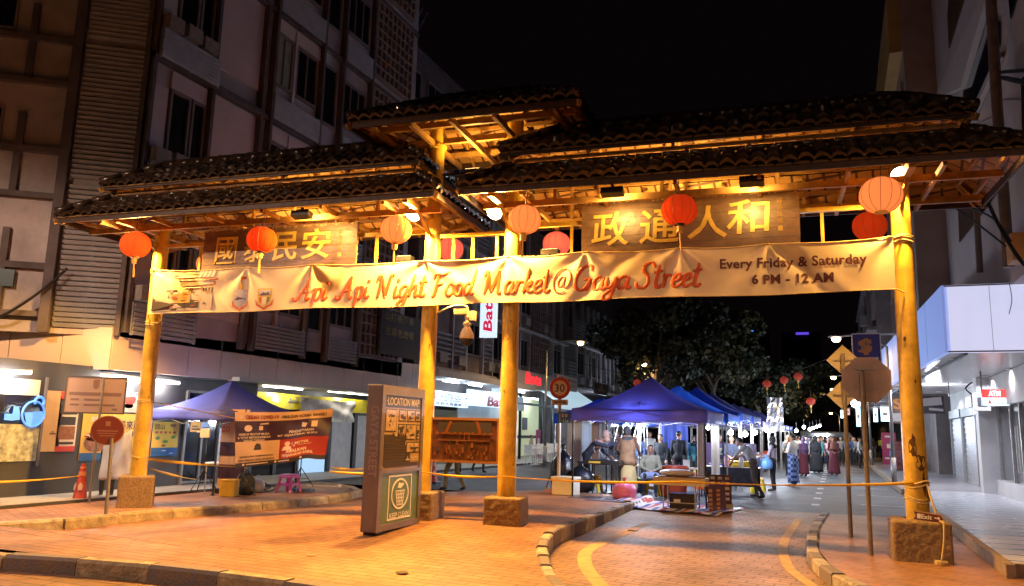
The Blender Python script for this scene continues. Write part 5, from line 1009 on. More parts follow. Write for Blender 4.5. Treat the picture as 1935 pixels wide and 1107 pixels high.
# location-map kiosk
K0, K1, K2 = G(709.5, 1021), G(782, 1003), G(685, 1018); ka = (K1-K0).normalized(); kn = Vector((ka.y, -ka.x, 0))
t = thing('information_kiosk', 'tall grey location map kiosk with a green keep clean panel, standing before the second pole', 'kiosk', tuple(K0+ka*.7-kn*.14)); KW, KD = 1.42, .26
FK = FR(K0, ka, kn); m_kf = mat('kiosk_frame_grey', (.22, .18, .18), .45, .3, var=.15, scale=5)
b = MB(); FK.box(b, 0, KW, .10, 2.2, -KD, -.03); bo = b.build('body', m_kf, t); bevel(bo, .012)
b = MB()
for z0, z1 in ((.10, .19), (2.06, 2.2), (.92, .97)): FK.box(b, 0, KW, z0, z1, -.03, 0.)
for u0, u1 in ((0, .1), (KW-.1, KW)):
    for z0, z1 in ((.19, .92), (.97, 2.06)): FK.box(b, u0, u1, z0, z1, -.03, 0)
b.build('frame', m_kf, t)
b = MB(); FK.box(b, .1, .3, .0, .1, -.26, -.06); FK.box(b, KW-.3, KW-.1, .0, .1, -.26, -.06); b.build('foot', M_black, t)
b = MB(); FK.box(b, .1, KW-.1, .19, .92, -.028, -.018); gp = b.build('green_panel', mat('kiosk_green', (.12, .19, .06), .4, var=.15, scale=3), t)
b = MB(); FK.box(b, .1, KW-.1, .97, 2.06, -.028, -.018); mp_ = b.build('map_panel', mat('kiosk_map_sheet', (.42, .29, .17), .35, var=.15, scale=2), t)
dn = mat('kiosk_dark_print', (.055, .045, .045), .4); 
b = MB(); FK.box(b, .1, KW-.1, 1.88, 2.06, -.018, -.014); FK.box(b, .14, .14+.02, 1.0, 1.45, -.017, -.012); FK.box(b, .13, KW-.14, 1.0, 1.06, -.017, -.0125)
for i in range(9): FK.box(b, .16, .82, 1.06+i*.043, 1.098+i*.043, -.0175+.0002*i, -.0135+.0003*i)
FK.box(b, .82, 1.0, 1.06, 1.32, -.017, -.0128)
for i in range(12): FK.box(b, .4+i*.04, .425+i*.04, 1.42, 1.45+.06*random.random(), -.017, -.012)
b.build('map_print', dn, mp_)
b = MB()
for u0, u1, z0, z1 in ((.14, .50, 1.52, 1.86), (.56, .80, 1.68, 1.86), (.84, 1.10, 1.68, 1.86), (1.13, 1.3, 1.68, 1.86), (.56, .78, 1.48, 1.64), (.82, 1.16, 1.40, 1.64), (1.19, 1.3, 1.40, 1.64), (.86, 1.3, 1.20, 1.37), (.14, .46, 1.38, 1.48)):
    FK.box(b, u0, u1, z0, z1, -.018, -.0135)
b.build('picture_frames', dn, mp_)
b = MB(); b2 = MB()
for k, (u0, u1, z0, z1) in enumerate(((.14, .50, 1.52, 1.86), (.56, .80, 1.68, 1.86), (.84, 1.10, 1.68, 1.86), (1.13, 1.3, 1.68, 1.86), (.56, .78, 1.48, 1.64), (.82, 1.16, 1.40, 1.64), (1.19, 1.3, 1.40, 1.64), (.86, 1.3, 1.20, 1.37))):
    e = .016; FK.box(b, u0+e, u1-e, z0+e, z1-e, -.014, -.0122)
    for j in range(5): ua = random.uniform(u0+e, u1-.1); za = random.uniform(z0+e, z1-.07); FK.box(b2, ua, min(ua+random.uniform(.04, .12), u1-e), za, min(za+random.uniform(.015, .05), z1-e), -.0122, -.0112-.0002*j)
b.build('pictures', mat('kiosk_picture', (.46, .33, .22), .4, var=.5, scale=14), mp_); b2.build('picture_detail', dn, mp_)
b = MB(); text(b, '·LOCATION MAP·', FK.p(KW/2, 1.972, -.013), ka, ZU, .1, .008, width=1.12, height=.115, lift=.002); text(b, 'NTS', FK.p(1.16, 1.115, -.013), ka, ZU, .1, .012, width=.24, height=.065, lift=.002); FK.box(b, .86, .98, 1.09, 1.11, -.013, -.011); FK.box(b, .9, .92, 1.09, 1.15, -.013, -.0108); b.build('map_lettering', mat('kiosk_pale_letter', (.55, .46, .36), .5), mp_)
kw_ = mat('kiosk_white_line', (.85, .83, .72), .5); b = MB()
def rectline(u0, u1, z0, z1, w_, d=-.013): FK.box(b, u0, u1, z0, z0+w_, -.018, d); FK.box(b, u0, u1, z1-w_, z1, -.018, d); FK.box(b, u0, u0+w_, z0+w_, z1-w_, -.018, d); FK.box(b, u1-w_, u1, z0+w_, z1-w_, -.018, d)
rectline(.34, 1.10, .23, .88, .024)
cu, cz = .72, .60; ring = [(cu+.27*math.cos(a)*1.0, cz+.215*math.sin(a)) for a in np.linspace(0, 2*PI, 40)]
for (a0, c0), (a1, c1) in zip(ring[:-1], ring[1:]): b.bar(FK.p(a0, c0, -.015), FK.p(a1, c1, -.015), .006, .028, up=kn.cross((FK.p(a1, c1)-FK.p(a0, c0)).normalized()))
def kpoly(pts, d=-.012): b.prism([FK.p(u, z, d) for u, z in pts], -kn*.006)
for i in range(5): u = -.10+.05*i; kpoly([(cu+u*.9-.010, .43), (cu+u*.9+.010, .43), (cu+u*1.35+.011, .65), (cu+u*1.35-.011, .65)])
for i in range(5): z = .43+.052*i; hw = .10+.045*i/4; kpoly([(cu-hw, z), (cu+hw, z), (cu+hw+.003, z+.013), (cu-hw-.003, z+.013)], -.0105)
kpoly([(cu-.08, .69), (cu+.02, .68), (cu+.11, .73), (cu+.09, .755), (cu+.0, .75), (cu-.04, .77)])
text(b, 'KEEP CLEAN', FK.p(cu, .295, -.014), ka, ZU, .1, .02, width=.62, height=.075, lift=.002); b.build('keep_clean_print', kw_, gp)
F3 = FR(K0-kn*KD, kn, -ka); b = MB(); b2_ = MB(); text(b, 'GAYA STREET', F3.p(.15, 1.38, .001), -ZU, kn, .2, .012, width=1.02, height=.14, lift=.003); b.build('side_lettering', mat('kiosk_side_letter', (.32, .25, .24), .5), t)
b = MB(); b.lathe([(.02, 0), (.02, .02)], 8, FK.p(.05, 1.0, .01), M=Matrix.Rotation(R(90), 3, 'Y')); b.build('lock', M_alu, t)
# picture board between the two middle poles
b = MB(); t = thing('picture_board', 'framed night-market photograph board hung between the two middle poles', 'picture board', tuple(W(6.56, -.03, 1.05)))
b.bar(W(5.97, -.03, 1.06), W(7.15, -.03, 1.06), .04, .04); b.bar(W(5.97, -.03, 1.75), W(7.15, -.03, 1.75), .04, .04); b.bar(W(5.97, -.03, 1.06), W(5.97, -.03, 1.75), .04, .04); b.bar(W(7.15, -.03, 1.06), W(7.15, -.03, 1.75), .04, .04); b.build('frame', mat('board_frame', (.30, .13, .04), .5), t)
b = MB(); b.box(W(6.56, -.03, 1.405), (1.14, .02, .65), GAZ); b.build('print', mat('night_print', (.13, .05, .025), .3, var=.6, scale=7, dirt=(.05, .018, .015)), t)
b = MB(); FG = FR(W(0, -.045, 0), GU, -GN); pr2 = [mat('board_orange_ink', (.24, .07, .015), .35), mat('board_pale_ink', (.26, .12, .055), .35), dn]
b.mi = 2; FG.box(b, 6.1, 7.03, 1.52, 1.70, -.004, .001); b.mi = 0
for q in ((6.2, 1.5, 6.3, 1.72), (6.82, 1.5, 6.75, 1.72)): b.prism([FG.p(q[0], q[1], .001), FG.p(q[0]+.05, q[1], .001), FG.p(q[2]+.05, q[3], .001), FG.p(q[2], q[3], .001)], -GN*.002)
b.mi = 1; FG.box(b, 6.1, 7.0, 1.395, 1.405, -.004, .0015); FG.box(b, 6.1, 7.0, 1.50, 1.508, -.004, .0016)
for u in (6.48, 6.56, 6.64): FG.box(b, u, u+.008, 1.40, 1.54, -.004, .002)
b.mi = 0
for i in range(10): b.prism([FG.p(6.08+.105*i+.03*math.cos(a), 1.515+.022*math.sin(a), .003+.0003*i) for a in np.linspace(0, 2*PI, 10, endpoint=False)], -GN*.002)
for i in range(34): b.mi = random.choice((0, 2, 2, 1)); u = random.uniform(6.0, 7.08); z = random.uniform(1.1, 1.33); FG.box(b, u, u+random.uniform(.01, .04), z, z+random.uniform(.02, .09), -.004, .001+.0003*(i % 7))
b.build('picture', pr2, t)
# signs on posts
def post_top(p, h, r, m=M_steel, mb=None):
    b = mb or MB(); b.tube([p, p+ZU*h], r, 10); return b
p = G(200, 975, 0); t = thing('oval_sign', 'maroon oval council sign on a leaning grey post before the left pole', 'sign', tuple(p)); b = MB(); b.tube([p, p+Vector((-.05, 0, 1.28))], .03, 8); b.build('post', M_steel, t)
c = p+Vector((-.12, -.05, 1.41)); F = FR(c, (.86, .5, 0), (.5, -.86, 0)); b = MB(); b.prism([F.p(.26*math.cos(a), .235*math.sin(a)) for a in np.linspace(0, 2*PI, 32, endpoint=False)], -F.n*.025); b.build('plate', mat('maroon_plate', (.17, .035, .022), .45), t); b = MB(); b.prism([F.p(.275*math.cos(a), .25*math.sin(a), -.004) for a in np.linspace(0, 2*PI, 32, endpoint=False)], -F.n*.02); b.build('rim', mat('tan_rim', (.45, .26, .1), .5), t)
b = MB(); F.box(b, -.04, .04, .07, .15, -.002, .003); F.box(b, -.17, .17, -.02, .0, -.002, .003); F.box(b, -.15, .15, -.06, -.045, -.002, .003); F.box(b, -.12, .12, -.1, -.085, -.002, .003); b.build('faded_print', mat('faded_print', (.30, .14, .1), .5), t)
p = G(168, 950, 0); t = thing('notice_sign', 'square pale notice sign with a crest on a thin leaning post', 'sign', tuple(p)); b = MB(); b.tube([p, p+Vector((.0, .03, 2.4))], .025, 8); b.build('post', M_steel, t); c = p+Vector((-.12, -.03, 2.06)); F = FR(c, (.9, .43, 0), (.43, -.9, 0)); b = MB(); F.box(b, -.56, .56, -.34, .34, -.02, .0); b.build('plate', mat('pale_pink_plate', (.32, .22, .19), .5), t)
b = MB(); F.box(b, -.585, .585, .34, .365, -.025, .008); F.box(b, -.585, .585, -.365, -.34, -.025, .008); F.box(b, -.585, -.56, -.34, .34, -.025, .008); F.box(b, .56, .585, -.34, .34, -.025, .008); b.build('frame', mat('dark_sign_frame', (.06, .05, .05), .5), t)
b = MB(); b.prism([F.p(q[0], q[1]+.2, .002) for q in ((-.06, .1), (.06, .1), (.06, -.03), (0, -.09), (-.06, -.03))], F.n*.002); F.box(b, -.5, .5, -.01, .05, .0, .003)
for z, u0, u1 in ((-.11, -.46, -.3), (-.11, -.2, .12), (-.21, -.46, -.3), (-.21, -.2, .4), (-.29, .35, .45)): F.box(b, u0, u1, z, z+.035, .0, .003)
b.build('print', mat('brown_sign_print', (.17, .10, .09), .5), t)
# road signs on the mid island and the right island
p = G(1055, 935, .1); t = thing('speed_sign', 'round red-rimmed 30 speed sign on a pale post before the purple tent', 'road sign', tuple(p)); b = post_top(p, 2.55, .04, mb=None); b.build('post', mat('pale_post', (.55, .45, .34), .5, .2), t)
q = AY(1058, 733, p.y-.06); Rr = .26; Fz = FR(q, (1, 0, 0), (0, -1, 0))
def disc(mb, F, r, d, th=.006, n=36): mb.prism([F.p(r*math.cos(a), r*math.sin(a), d) for a in np.linspace(0, 2*PI, n, endpoint=False)], -F.n*th)
b = MB(); disc(b, Fz, Rr, .0, .015); b.build('red_rim', mat('sign_red', (.50, .035, .02), .4), t); b = MB(); disc(b, Fz, Rr*.70, .004); b.build('white_face', mat('sign_cream', (.72, .6, .42), .4), t); b = MB(); text(b, '30', Fz.p(0, 0, .004), (1, 0, 0), ZU, .2, .015, width=.25, height=.19); b.build('numerals', P_ink, t)
q2 = AY(1058, 760, p.y-.06); F = FR(q2, (1, 0, 0), (0, -1, 0)); b = MB(); F.box(b, -.2, .2, -.065, .065, -.012, 0); b.build('sub_plate', mat('sub_plate', (.55, .42, .25), .5), t); b = MB(); text(b, 'km/j', F.p(0, 0, 0), (1, 0, 0), ZU, .1, .012, width=.26, height=.075); b.build('sub_lettering', P_ink, t)
q3 = AY(1066, 789, p.y-.1); F = FR(q3, (.95, .3, 0), (.3, -.95, 0)); b = MB(); F.box(b, -.15, .15, -.13, .13, -.02, 0); b.build('blue_plate', mat('teal_plate', (.05, .24, .33), .4), t); b = MB()
for u, z, w_, h_ in ((-.1, .0, .02, .2), (-.03, .05, .05, .08), (.05, .05, .05, .08), (-.02, -.07, .02, .08), (.03, -.07, .02, .08), (.08, -.08, .03, .05)): F.box(b, u-w_/2, u+w_/2, z-h_/2, z+h_/2, -.002, .003)
b.build('blue_print', M_white, t)
p1 = G(1608, 1015, 0); t = thing('warning_sign', 'two stacked diamond warning signs seen from behind on the left of two posts', 'road sign', tuple(p1)); b = post_top(p1, 3.02, .035); b.build('post', mat('brown_grey_post', (.22, .18, .165), .5, .3, var=.3, scale=8), t)
m_sb = mat('sign_back_metal', (.42, .37, .31), .5, .15, var=.2, scale=6)
for px, py in ((1593, 680), (1592, 746)):
    q = AY(px, py, p1.y-.0); q.y = p1.y+.05; b = MB(); rr = .265 if py < 700 else .25; b.prism([q+Vector((rr*u, 0, rr*v)) for u, v in ((0, 1), (1, 0), (0, -1), (-1, 0))], (0, .012, 0)); pl_ = b.build('diamond_plate', m_sb, t); b = MB(); b.box((q.x, q.y-.012, q.z), (.3, .015, .022)); b.build('clip', M_steel, pl_)
p2 = G(1646, 1050, 0); t = thing('stop_sign', 'octagonal sign seen from behind on the right of two posts', 'road sign', tuple(p2)); b = post_top(p2, 2.56, .034); b.build('post', MATS['brown_grey_post'], t)
q = AY(1638, 717, p2.y); q.y = p2.y+.05; rr = .35; b = MB(); b.prism([q+Vector((rr*math.cos(a), 0, rr*math.sin(a))) for a in [PI/8+PI/4*k for k in range(8)]], (0, .012, 0)); pl_ = b.build('octagon_plate', mat('sign_back_brown', (.33, .265, .25), .5, .1, var=.15, scale=5), t)
b = MB(); b.box((q.x, q.y-.012, q.z+.15), (.3, .015, .02)); b.box((q.x, q.y-.012, q.z-.12), (.3, .015, .02)); b.build('clip', M_steel, pl_)
# cctv on its arm, off the second pole
ca = W(6.48, .12, 3.44); t = thing('cctv_camera', 'dome security camera hanging from a bracket under the banner between the middle poles', 'camera', tuple(ca-ZU*.4))
b = MB(); b.tube(spline([W(5.95, .0, 3.52), W(6.2, .08, 3.66), W(6.45, .12, 3.66), ca+ZU*.06], 6), .018, 6); b.build('arm', M_steel, t)
m_cam = mat('camera_cream', (.85, .70, .45), .4); b = MB(); b.lathe([(.05, .06), (.05, .02), (.03, .0), (.03, -.05), (.075, -.07), (.075, -.1), (.05, -.12), (.06, -.15), (.11, -.24), (.125, -.30), (.12, -.34)][::-1], 20, ca); b.build('housing', m_cam, t, True); b = MB(); b.lathe([(.002, -.46), (.06, -.45), (.1, -.41), (.118, -.345)], 18, ca); b.build('dome', M_black, t, True)
b = MB(); b.box(ca+Vector((-.1, -.05, .12)), (.24, .1, .09)); b.box(ca+Vector((.1, 0, .05)), (.09, .09, .16)); b.build('bullet_camera', m_cam, t); b = MB(); b.lathe([(.045, 0), (.045, .02)], 12, ca+Vector((-.235, -.05, .12)), M=Matrix.Rotation(R(90), 3, 'Y')); b.build('lens', M_black, t)
# Exit board on the right plinth
p = W(13.25, -.36, .53); t = thing('exit_sign', 'small tilted dark red Exit arrow board lying on the right plinth', 'sign', tuple(p)); Fx = FR(p+Vector((.06, .05, .06)), Vector((.98, -.1, -.07)), Vector((-.1, -.98, .12))); zz = Vector((.06, .1, .99)).normalized()
def xp(u, z, d=0): return Fx.o+Fx.u*u+zz*z+Fx.n*d
b = MB(); b.prism([xp(u, z) for u, z in [(a*.62, c_*.72) for a, c_ in ((-.26, .075), (.24, .06), (.3, 0), (.24, -.07), (-.26, -.06), (-.22, 0))]], -Fx.n*.015); b.build('board', mat('exit_maroon', (.12, .02, .02), .5), t)
b = MB(); text(b, 'Exit', xp(-.01, 0, .002), Fx.u, zz, .1, .03, width=.13, height=.058); b.prism([xp(u, z, .003) for u, z in [(a*.62, c_*.7) for a, c_ in ((.13, .012), (.2, .012), (.2, .035), (.25, 0), (.2, -.035), (.2, -.012), (.13, -.012))]], Fx.n*.002); b.prism([xp(u, z, .003) for u, z in [(a*.62, c_*.7) for a, c_ in ((-.2, .045), (-.13, .045), (-.13, -.045), (-.2, -.045))]], Fx.n*.002); b.build('lettering', M_white, t); b = MB(); b.prism([xp(u, z, -.003) for u, z in [(a*.62, c_*.72) for a, c_ in ((-.285, .09), (.255, .075), (.325, 0), (.255, -.085), (-.285, -.075), (-.24, 0))]], -Fx.n*.008); b.build('border', mat('exit_border', (.5, .32, .15), .5), t)
# barrier tapes
m_tape = mat('yellow_tape', (.75, .48, .04), .45); 
def tape(label, pts, wd=.05, sag=.03):
    b = MB(); V = []
    P = []
    for i in range(len(pts)-1):
        a, c = Vector(pts[i]), Vector(pts[i+1]); n = 14
        for k in range(n): f = k/n; q = a.lerp(c, f); q.z -= sag*4*f*(1-f); P.append(q)
    P.append(Vector(pts[-1])); n = len(P)
    for i, q in enumerate(P): tw = .5+.5*math.sin(i*.37); V += [q+Vector((0, -.012*(1-tw), wd/2*(.35+.65*tw))), q+Vector((0, .012*(1-tw), -wd/2*(.35+.65*tw)))]
    b.add(V, [(2*i, 2*i+1, 2*i+3, 2*i+2) for i in range(n-1)]); o = b.build('barrier_tape', m_tape, None, True); s_ = o.modifiers.new('thickness', 'SOLIDIFY'); s_.thickness = .003; return tag(o, label, 'tape', 'yellow barrier tapes')
tape('yellow barrier tape from the kiosk past the middle poles to the right end pole', [W(4.6, -.9, .86), W(5.83, -.17, .88), W(7.3, -.17, .86), W(10.1, -.17, .90), W(13.2, -.17, 1.02)], .04, .04)
tape('yellow barrier tape from the left pole to the covid banner, upper strand', [W(.1, -.15, .9), AY(445, 882, 14.38)], .06, .02); tape('yellow barrier tape low behind the left plinth to the folding stand', [W(.1, .2, .68), AY(372, 906, 14.4)], .05, .02); tape('yellow barrier tape from the covid banner to the kiosk', [AY(628, 884, 14.6), AY(692, 886, 11.5)], .06, .02); tape('yellow barrier tape at the far left edge tied to the traffic cone', [AY(-60, 912, 9.6), AY(150, 899, 11.62)], .04, .03)
b = MB(); b.tube([W(.0, -.15, 1.98), AY(443, 790, 14.4)], .01, 5); tag(b.build('tie_rope', MATS['pale_rope']), 'pale rope from the left pole to the top of the covid banner', 'rope')
b = MB(); b.tube([AY(735, 752, 10.8), AY(830, 742, 12.0)], .004, 4); tag(b.build('thin_wire', M_steel), 'thin wire from the kiosk top to the second pole', 'wire')
# cones
def cone(label, p):
    p = Vector(p); t = thing('traffic_cone', label, 'traffic cone', tuple(p), 'traffic cones'); b = MB(); b.lathe([(.15, .03), (.13, .06), (.045, .68), (.04, .72), (.001, .72)], 18, p); b.build('body', mat('cone_red', (.40, .04, .018), .5, var=.25, scale=8), t, 'auto'); b = MB(); b.box(p+ZU*.018, (.38, .38, .036)); b.build('base', M_black, t)
    b = MB(); b.lathe([(.075, .49), (.066, .57)], 18, p); b.lathe([(.058, .63), (.052, .66)], 18, p); b.build('collar', mat('cone_collar', (.55, .2, .1), .4), t); b = MB()
    for s_ in (-.35, .75): 
        a = -PI/2+s_; q = p+Vector((.108*math.cos(a), .108*math.sin(a), .28)); x = Vector((-math.sin(a), math.cos(a), 0)); b.prism([q+x*u+ZU*v-Vector((math.cos(a), math.sin(a), 0))*v*.14 for u, v in ((0, .09), (.04, .03), (.035, -.06), (-.035, -.06), (-.04, .03))], Vector((math.cos(a), math.sin(a), 0))*.006)
    b.build('mark', mat('cone_mark', (.6, .42, .35), .5), t)
cone('red traffic cone under the square notice sign at the left', G(150, 947, 0)); cone('red traffic cone standing behind the second pole', G(818, 912, 0))
# ------------------------------------------------------------------ tents
def tent(label, x0, x1, y0, y1, ze, zv, za, m, legs=True, top=None, zb=-.02):
    xm, ym = (x0+x1)/2, (y0+y1)/2; t = thing('canopy_tent', label, 'tent', (xm, ym, zb), 'pop-up canopy tents')
    n = 28; b = MB(); V = []; per = []
    def rim(f):
        f = f % 4; k = int(f); g = f-k; C4 = [(x0, y0), (x1, y0), (x1, y1), (x0, y1)]; a, c = C4[k], C4[(k+1) % 4]; return Vector((a[0]+(c[0]-a[0])*g, a[1]+(c[1]-a[1])*g, 0)), g
    rings = 9; N = 4*10
    for j in range(rings+1):
        q = j/rings
        for i in range(N):
            r_, g = rim(i/10); c = Vector((xm, ym, 0)); pz = ze+(za-ze)*(q**1.75*.72+q*.28); v = c+(r_-c)*(1-q); sag = .05*math.sin(PI*g)*(1-q)*math.sin(PI*min(1, q+.25)); V.append((v.x, v.y, pz-sag))
    F = [(j*N+i, j*N+(i+1) % N, (j+1)*N+(i+1) % N, (j+1)*N+i) for j in range(rings) for i in range(N)]
    b.add(V, F); V = []
    for j in range(4):
        for i in range(N):
            r_, g = rim(i/10); c = Vector((xm, ym, 0)); o = (r_-c).normalized()*(.012*math.sin(i*1.7+j)+.008*j*math.sin(i*.9)); V.append((r_.x+o.x, r_.y+o.y, ze-(ze-zv-.03*math.sin(PI*g))*j/3-.008*math.sin(PI*g)))
    b.add(V, [(j*N+i, (j+1)*N+i, (j+1)*N+(i+1) % N, j*N+(i+1) % N) for j in range(3) for i in range(N)])
    o = b.build('canopy', m, t, True); o.modifiers.new('thickness', 'SOLIDIFY').thickness = .004
    e = .03
    for x, y in ((x0+e, y0+e), (x1-e, y0+e), (x1-e, y1-e), (x0+e, y1-e)):
        b = MB(); b.box((x, y, (ze+zg2(x, y))/2), (.032, .032, ze-zg2(x, y))); b.box((x, y, zg2(x, y)+.01), (.08, .08, .012)); b.build('leg', M_black if legs else M_steel, t)
    b = MB()
    for (xa, ya), (xb, yb) in (((x0+e, y0+e), (x1-e, y0+e)), ((x1-e, y0+e), (x1-e, y1-e)), ((x1-e, y1-e), (x0+e, y1-e)), ((x0+e, y1-e), (x0+e, y0+e))):
        for za_, zb_ in ((ze-.06, ze-.32), (ze-.32, ze-.06)): mid = Vector(((xa+xb)/2, (ya+yb)/2, 0)); A = Vector((xa, ya, za_)); M_ = Vector((mid.x, mid.y, zb_)); Bq = Vector((xb, yb, za_)); b.bar(A, M_, .018, .018); b.bar(M_, Bq, .018, .018)
    for x, y in ((x0+e, y0+e), (x1-e, y0+e), (x1-e, y1-e), (x0+e, y1-e)): b.bar((x, y, ze-.25), (xm, ym, za-.25), .02, .02)
    b.tube([(xm, ym, za-.7), (xm, ym, za-.04)], .02, 6); b.build('truss', M_steel, t); return t
def zg2(x, y):
    if y < 19.2: return zg(x, y)
    return -.02 if x > -13.5 else .06
def tent_mat(name, col, tl=.22):
    m = mat(name, col, .6, var=.22, scale=1.3, bump=.25); nt = m.node_tree; L = nt.links.new; tr = nt.nodes.new('ShaderNodeBsdfTranslucent'); tr.inputs[0].default_value = (*[min(1, c*1.5) for c in col], 1); mx = nt.nodes.new('ShaderNodeMixShader'); mx.inputs[0].default_value = tl; L(nt.nodes['Principled BSDF'].outputs[0], mx.inputs[1]); L(tr.outputs[0], mx.inputs[2]); L(mx.outputs[0], nt.nodes['Material Output'].inputs[0]); return m
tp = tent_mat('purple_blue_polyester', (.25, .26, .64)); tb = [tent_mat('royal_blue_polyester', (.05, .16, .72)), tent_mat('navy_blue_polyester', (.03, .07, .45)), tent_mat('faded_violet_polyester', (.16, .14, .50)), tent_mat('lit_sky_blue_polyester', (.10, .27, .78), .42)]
tent('pale indigo peaked canopy tent by the left shops beside the covid banner', -14.85, -12.75, 14.2, 17.2, 1.86, 1.62, 2.62, tent_mat('indigo_polyester', (.12, .14, .52)))
tent('nearest purple canopy tent of the market row, over the women cooking', -5.78, -2.66, 18.15, 21.2, 2.13, 1.84, 2.98, tp, zb=.05)
yy = 21.6; nm = ('second canopy tent of the market row, glowing light blue', 'third canopy tent of the market row, royal blue peak', 'fourth canopy tent of the market row, dark blue', 'fifth canopy tent of the market row, violet roof behind the silver sheet', 'sixth canopy tent of the market row', 'seventh canopy tent of the market row', 'eighth canopy tent of the market row', 'ninth canopy tent of the market row, near the crowd', 'tenth and farthest canopy tent of the market row')
for k in range(9): tent(nm[k], -5.7, -2.62+.03*k, yy, yy+3.0, 2.16+(.1 if k in (1, 2) else 0), 1.92+(.1 if k in (1, 2) else 0), 2.98+.14*(k in (1, 2)), tb[(3, 0, 1, 2, 1, 2, 1, 2, 1)[k]], False); yy += 3.25
for k, lab in enumerate(('blue canopy behind the purple tent, nearest in the left market row', 'blue canopy second in the left market row', 'blue canopy third in the left market row')): tent(lab, -8.1, -5.9, 23.6+3.4*k, 26.6+3.4*k, 2.12, 1.82, 2.7, tb[k % 2], False)
# stall lamps: bare bulbs and tubes under the canopies, with their light
m_bulb = emat('white_bulb', (.88, .94, 1.), 13)
def bulb(label, p, pw, r=.055, col=(.80, .89, 1.)):
    p = Vector(p); t = thing('stall_lamp', label, 'lamp', tuple(p), 'bare lamps under the market canopies'); b = MB(); b.ball(p, r, 12, 8); b.build('bulb', m_bulb, t, True); b = MB(); b.lathe([(.03, r*.8), (.03, r+.05), (.01, r+.06)], 10, p); b.tube([p+ZU*(r+.05), p+ZU*(r+.3)], .006, 4); b.build('socket', M_white, t); light('lamp', 'POINT', p-ZU*.0+Vector((0, 0, -r-.03)), pw*1.0 if p.y > 22 else pw*1.1, col, t, .06)
for lab, px, py, y, pw in (('left of two bare bulbs on the white sheet by the purple tent', 1338, 808, 20.6, 4), ('right of two bare bulbs on the white sheet by the purple tent', 1352, 809, 20.6, 4), ('strong white lamp in the second tent above the yellow trays', 1381, 817, 24.2, 85), ('warm round bulb on the pole of the second tent', 1408, 820, 23.4, 50), ('small bluish bulb behind the pole of the second tent', 1427, 817, 27.5, 60), ('wide white lamp beneath the silver sheet', 1460, 812, 32, 130), ('second white lamp just left of the silver sheet', 1448, 812, 33, 90), ('white lamp between the silver sheet and the sarong man', 1477, 809, 36, 90), ('bluish lamp above the man in the checked sarong', 1505, 814, 38.5, 90), ('lamp right of the sarong man far down the row', 1519, 807, 42, 100), ('first of the far cluster of white lamps over the crowd', 1530, 811, 45, 100), ('second of the far cluster of white lamps over the crowd', 1536, 809, 47, 90), ('third of the far cluster of white lamps over the crowd', 1543, 806, 50, 110), ('last of the far cluster of white lamps over the crowd', 1549, 804, 53, 110), ('white lamp with glowing strips behind the scarfed woman', 1180, 800, 24.0, 190), ('white lamp at the far left of the strips behind the fan', 1160, 801, 24.6, 130), ('small white lamp behind the seated woman', 1262, 812, 27.0, 110)):
    bulb(lab, AY(px, py, y), pw, .05 if 'bare' in lab else .075)
bulb('white lamp tucked under the peak frame of the purple tent', (-4.3, 18.7, 1.98), 105, .05)
t = thing('stall_lamp', 'cold white lamp under the pale indigo tent at the left', 'lamp', tuple(AX(400, 798, -13.6)), 'bare lamps under the market canopies'); p = AX(400, 798, -13.6); b = MB(); b.ball(p, .06, 12, 8); b.build('bulb', m_bulb, t, True); b = MB(); b.tube([p+ZU*.06, p+ZU*.35], .008, 5); b.build('socket', M_white, t); light('lamp', 'POINT', p-ZU*.1, 16, (.7, .85, 1), t, .06)
# lit strips (sparkling bunting) behind the fan
b = MB()
for i in range(7):
    a = AY(1170+i*9, 795, 24.3); c = AY(1160+i*7+(i % 3)*6, 838, 24.3); b.bar(a, c, .018, .01)
tag(b.build('hanging_strips', mat('white_strip', (.75, .8, .85), .4)), 'white strips hanging in the lamp light behind the standing fan', 'strips')
# street lamps
def street_lamp(label, foot, head, pw, arm=True, es=45, col=(1., .62, .25)):
    foot, head = Vector(foot), Vector(head); t = thing('street_lamp', label, 'street lamp', tuple(foot), 'street lamps'); b = MB(); b.tube([foot, foot+ZU*.9], .09, 10); b.tube([foot+ZU*.9, Vector((foot.x, foot.y, head.z-.35))], [.065, .045], 8); b.tube(spline([Vector((foot.x, foot.y, head.z-.35)), Vector((foot.x, foot.y, head.z-.35)).lerp(head, .5)+ZU*.22, head+ZU*.06], 6), .035, 8); b.build('pole', M_steel, t, True)
    d = Vector((head.x-foot.x, head.y-foot.y, 0)); d = d.normalized() if d.length > .01 else Vector((1, 0, 0)); b = MB(); b.ball(head+ZU*.05, (.28, .14, .06), 12, 8, Matrix.Rotation(math.atan2(d.y, d.x), 3, 'Z')); b.build('head', M_steel, t, True); b = MB(); b.ball(head-ZU*.05, (.15, .13, .11), 12, 8); b.build('lens', emat('street_lens', (1., .60, .22), 14), t, True); light('lamp', 'SPOT', head-ZU*.19, pw*(.45 if foot.y > 20 else 1), col, t, .12, head-ZU*5, 176, .3)
h1 = AY(1097, 646, 34); street_lamp('roadside lamp glowing orange before the grey block left of the tree', (h1.x-1.6, 34, 0), h1, 450); h2 = AY(1217, 687, 44); street_lamp('roadside lamp glowing low among the tree leaves', (h2.x-1.4, 44, 0), h2, 450)
h3 = AY(1580, 638, 30); street_lamp('nearest right-hand street lamp glaring above the diamond signs', (1.75, 30, .1), h3, 520); h4 = AY(1575, 712, 50); street_lamp('second right-hand street lamp between the diamond signs', (1.8, 50, .1), h4, 500); h5 = AY(1573, 735, 66); street_lamp('third right-hand street lamp lower on the same line', (1.8, 66, .1), h5, 500)
h6 = AY(1570, 780, 90); street_lamp('far lamp cluster low at the end of the street', (.4, 90, .0), h6, 300)
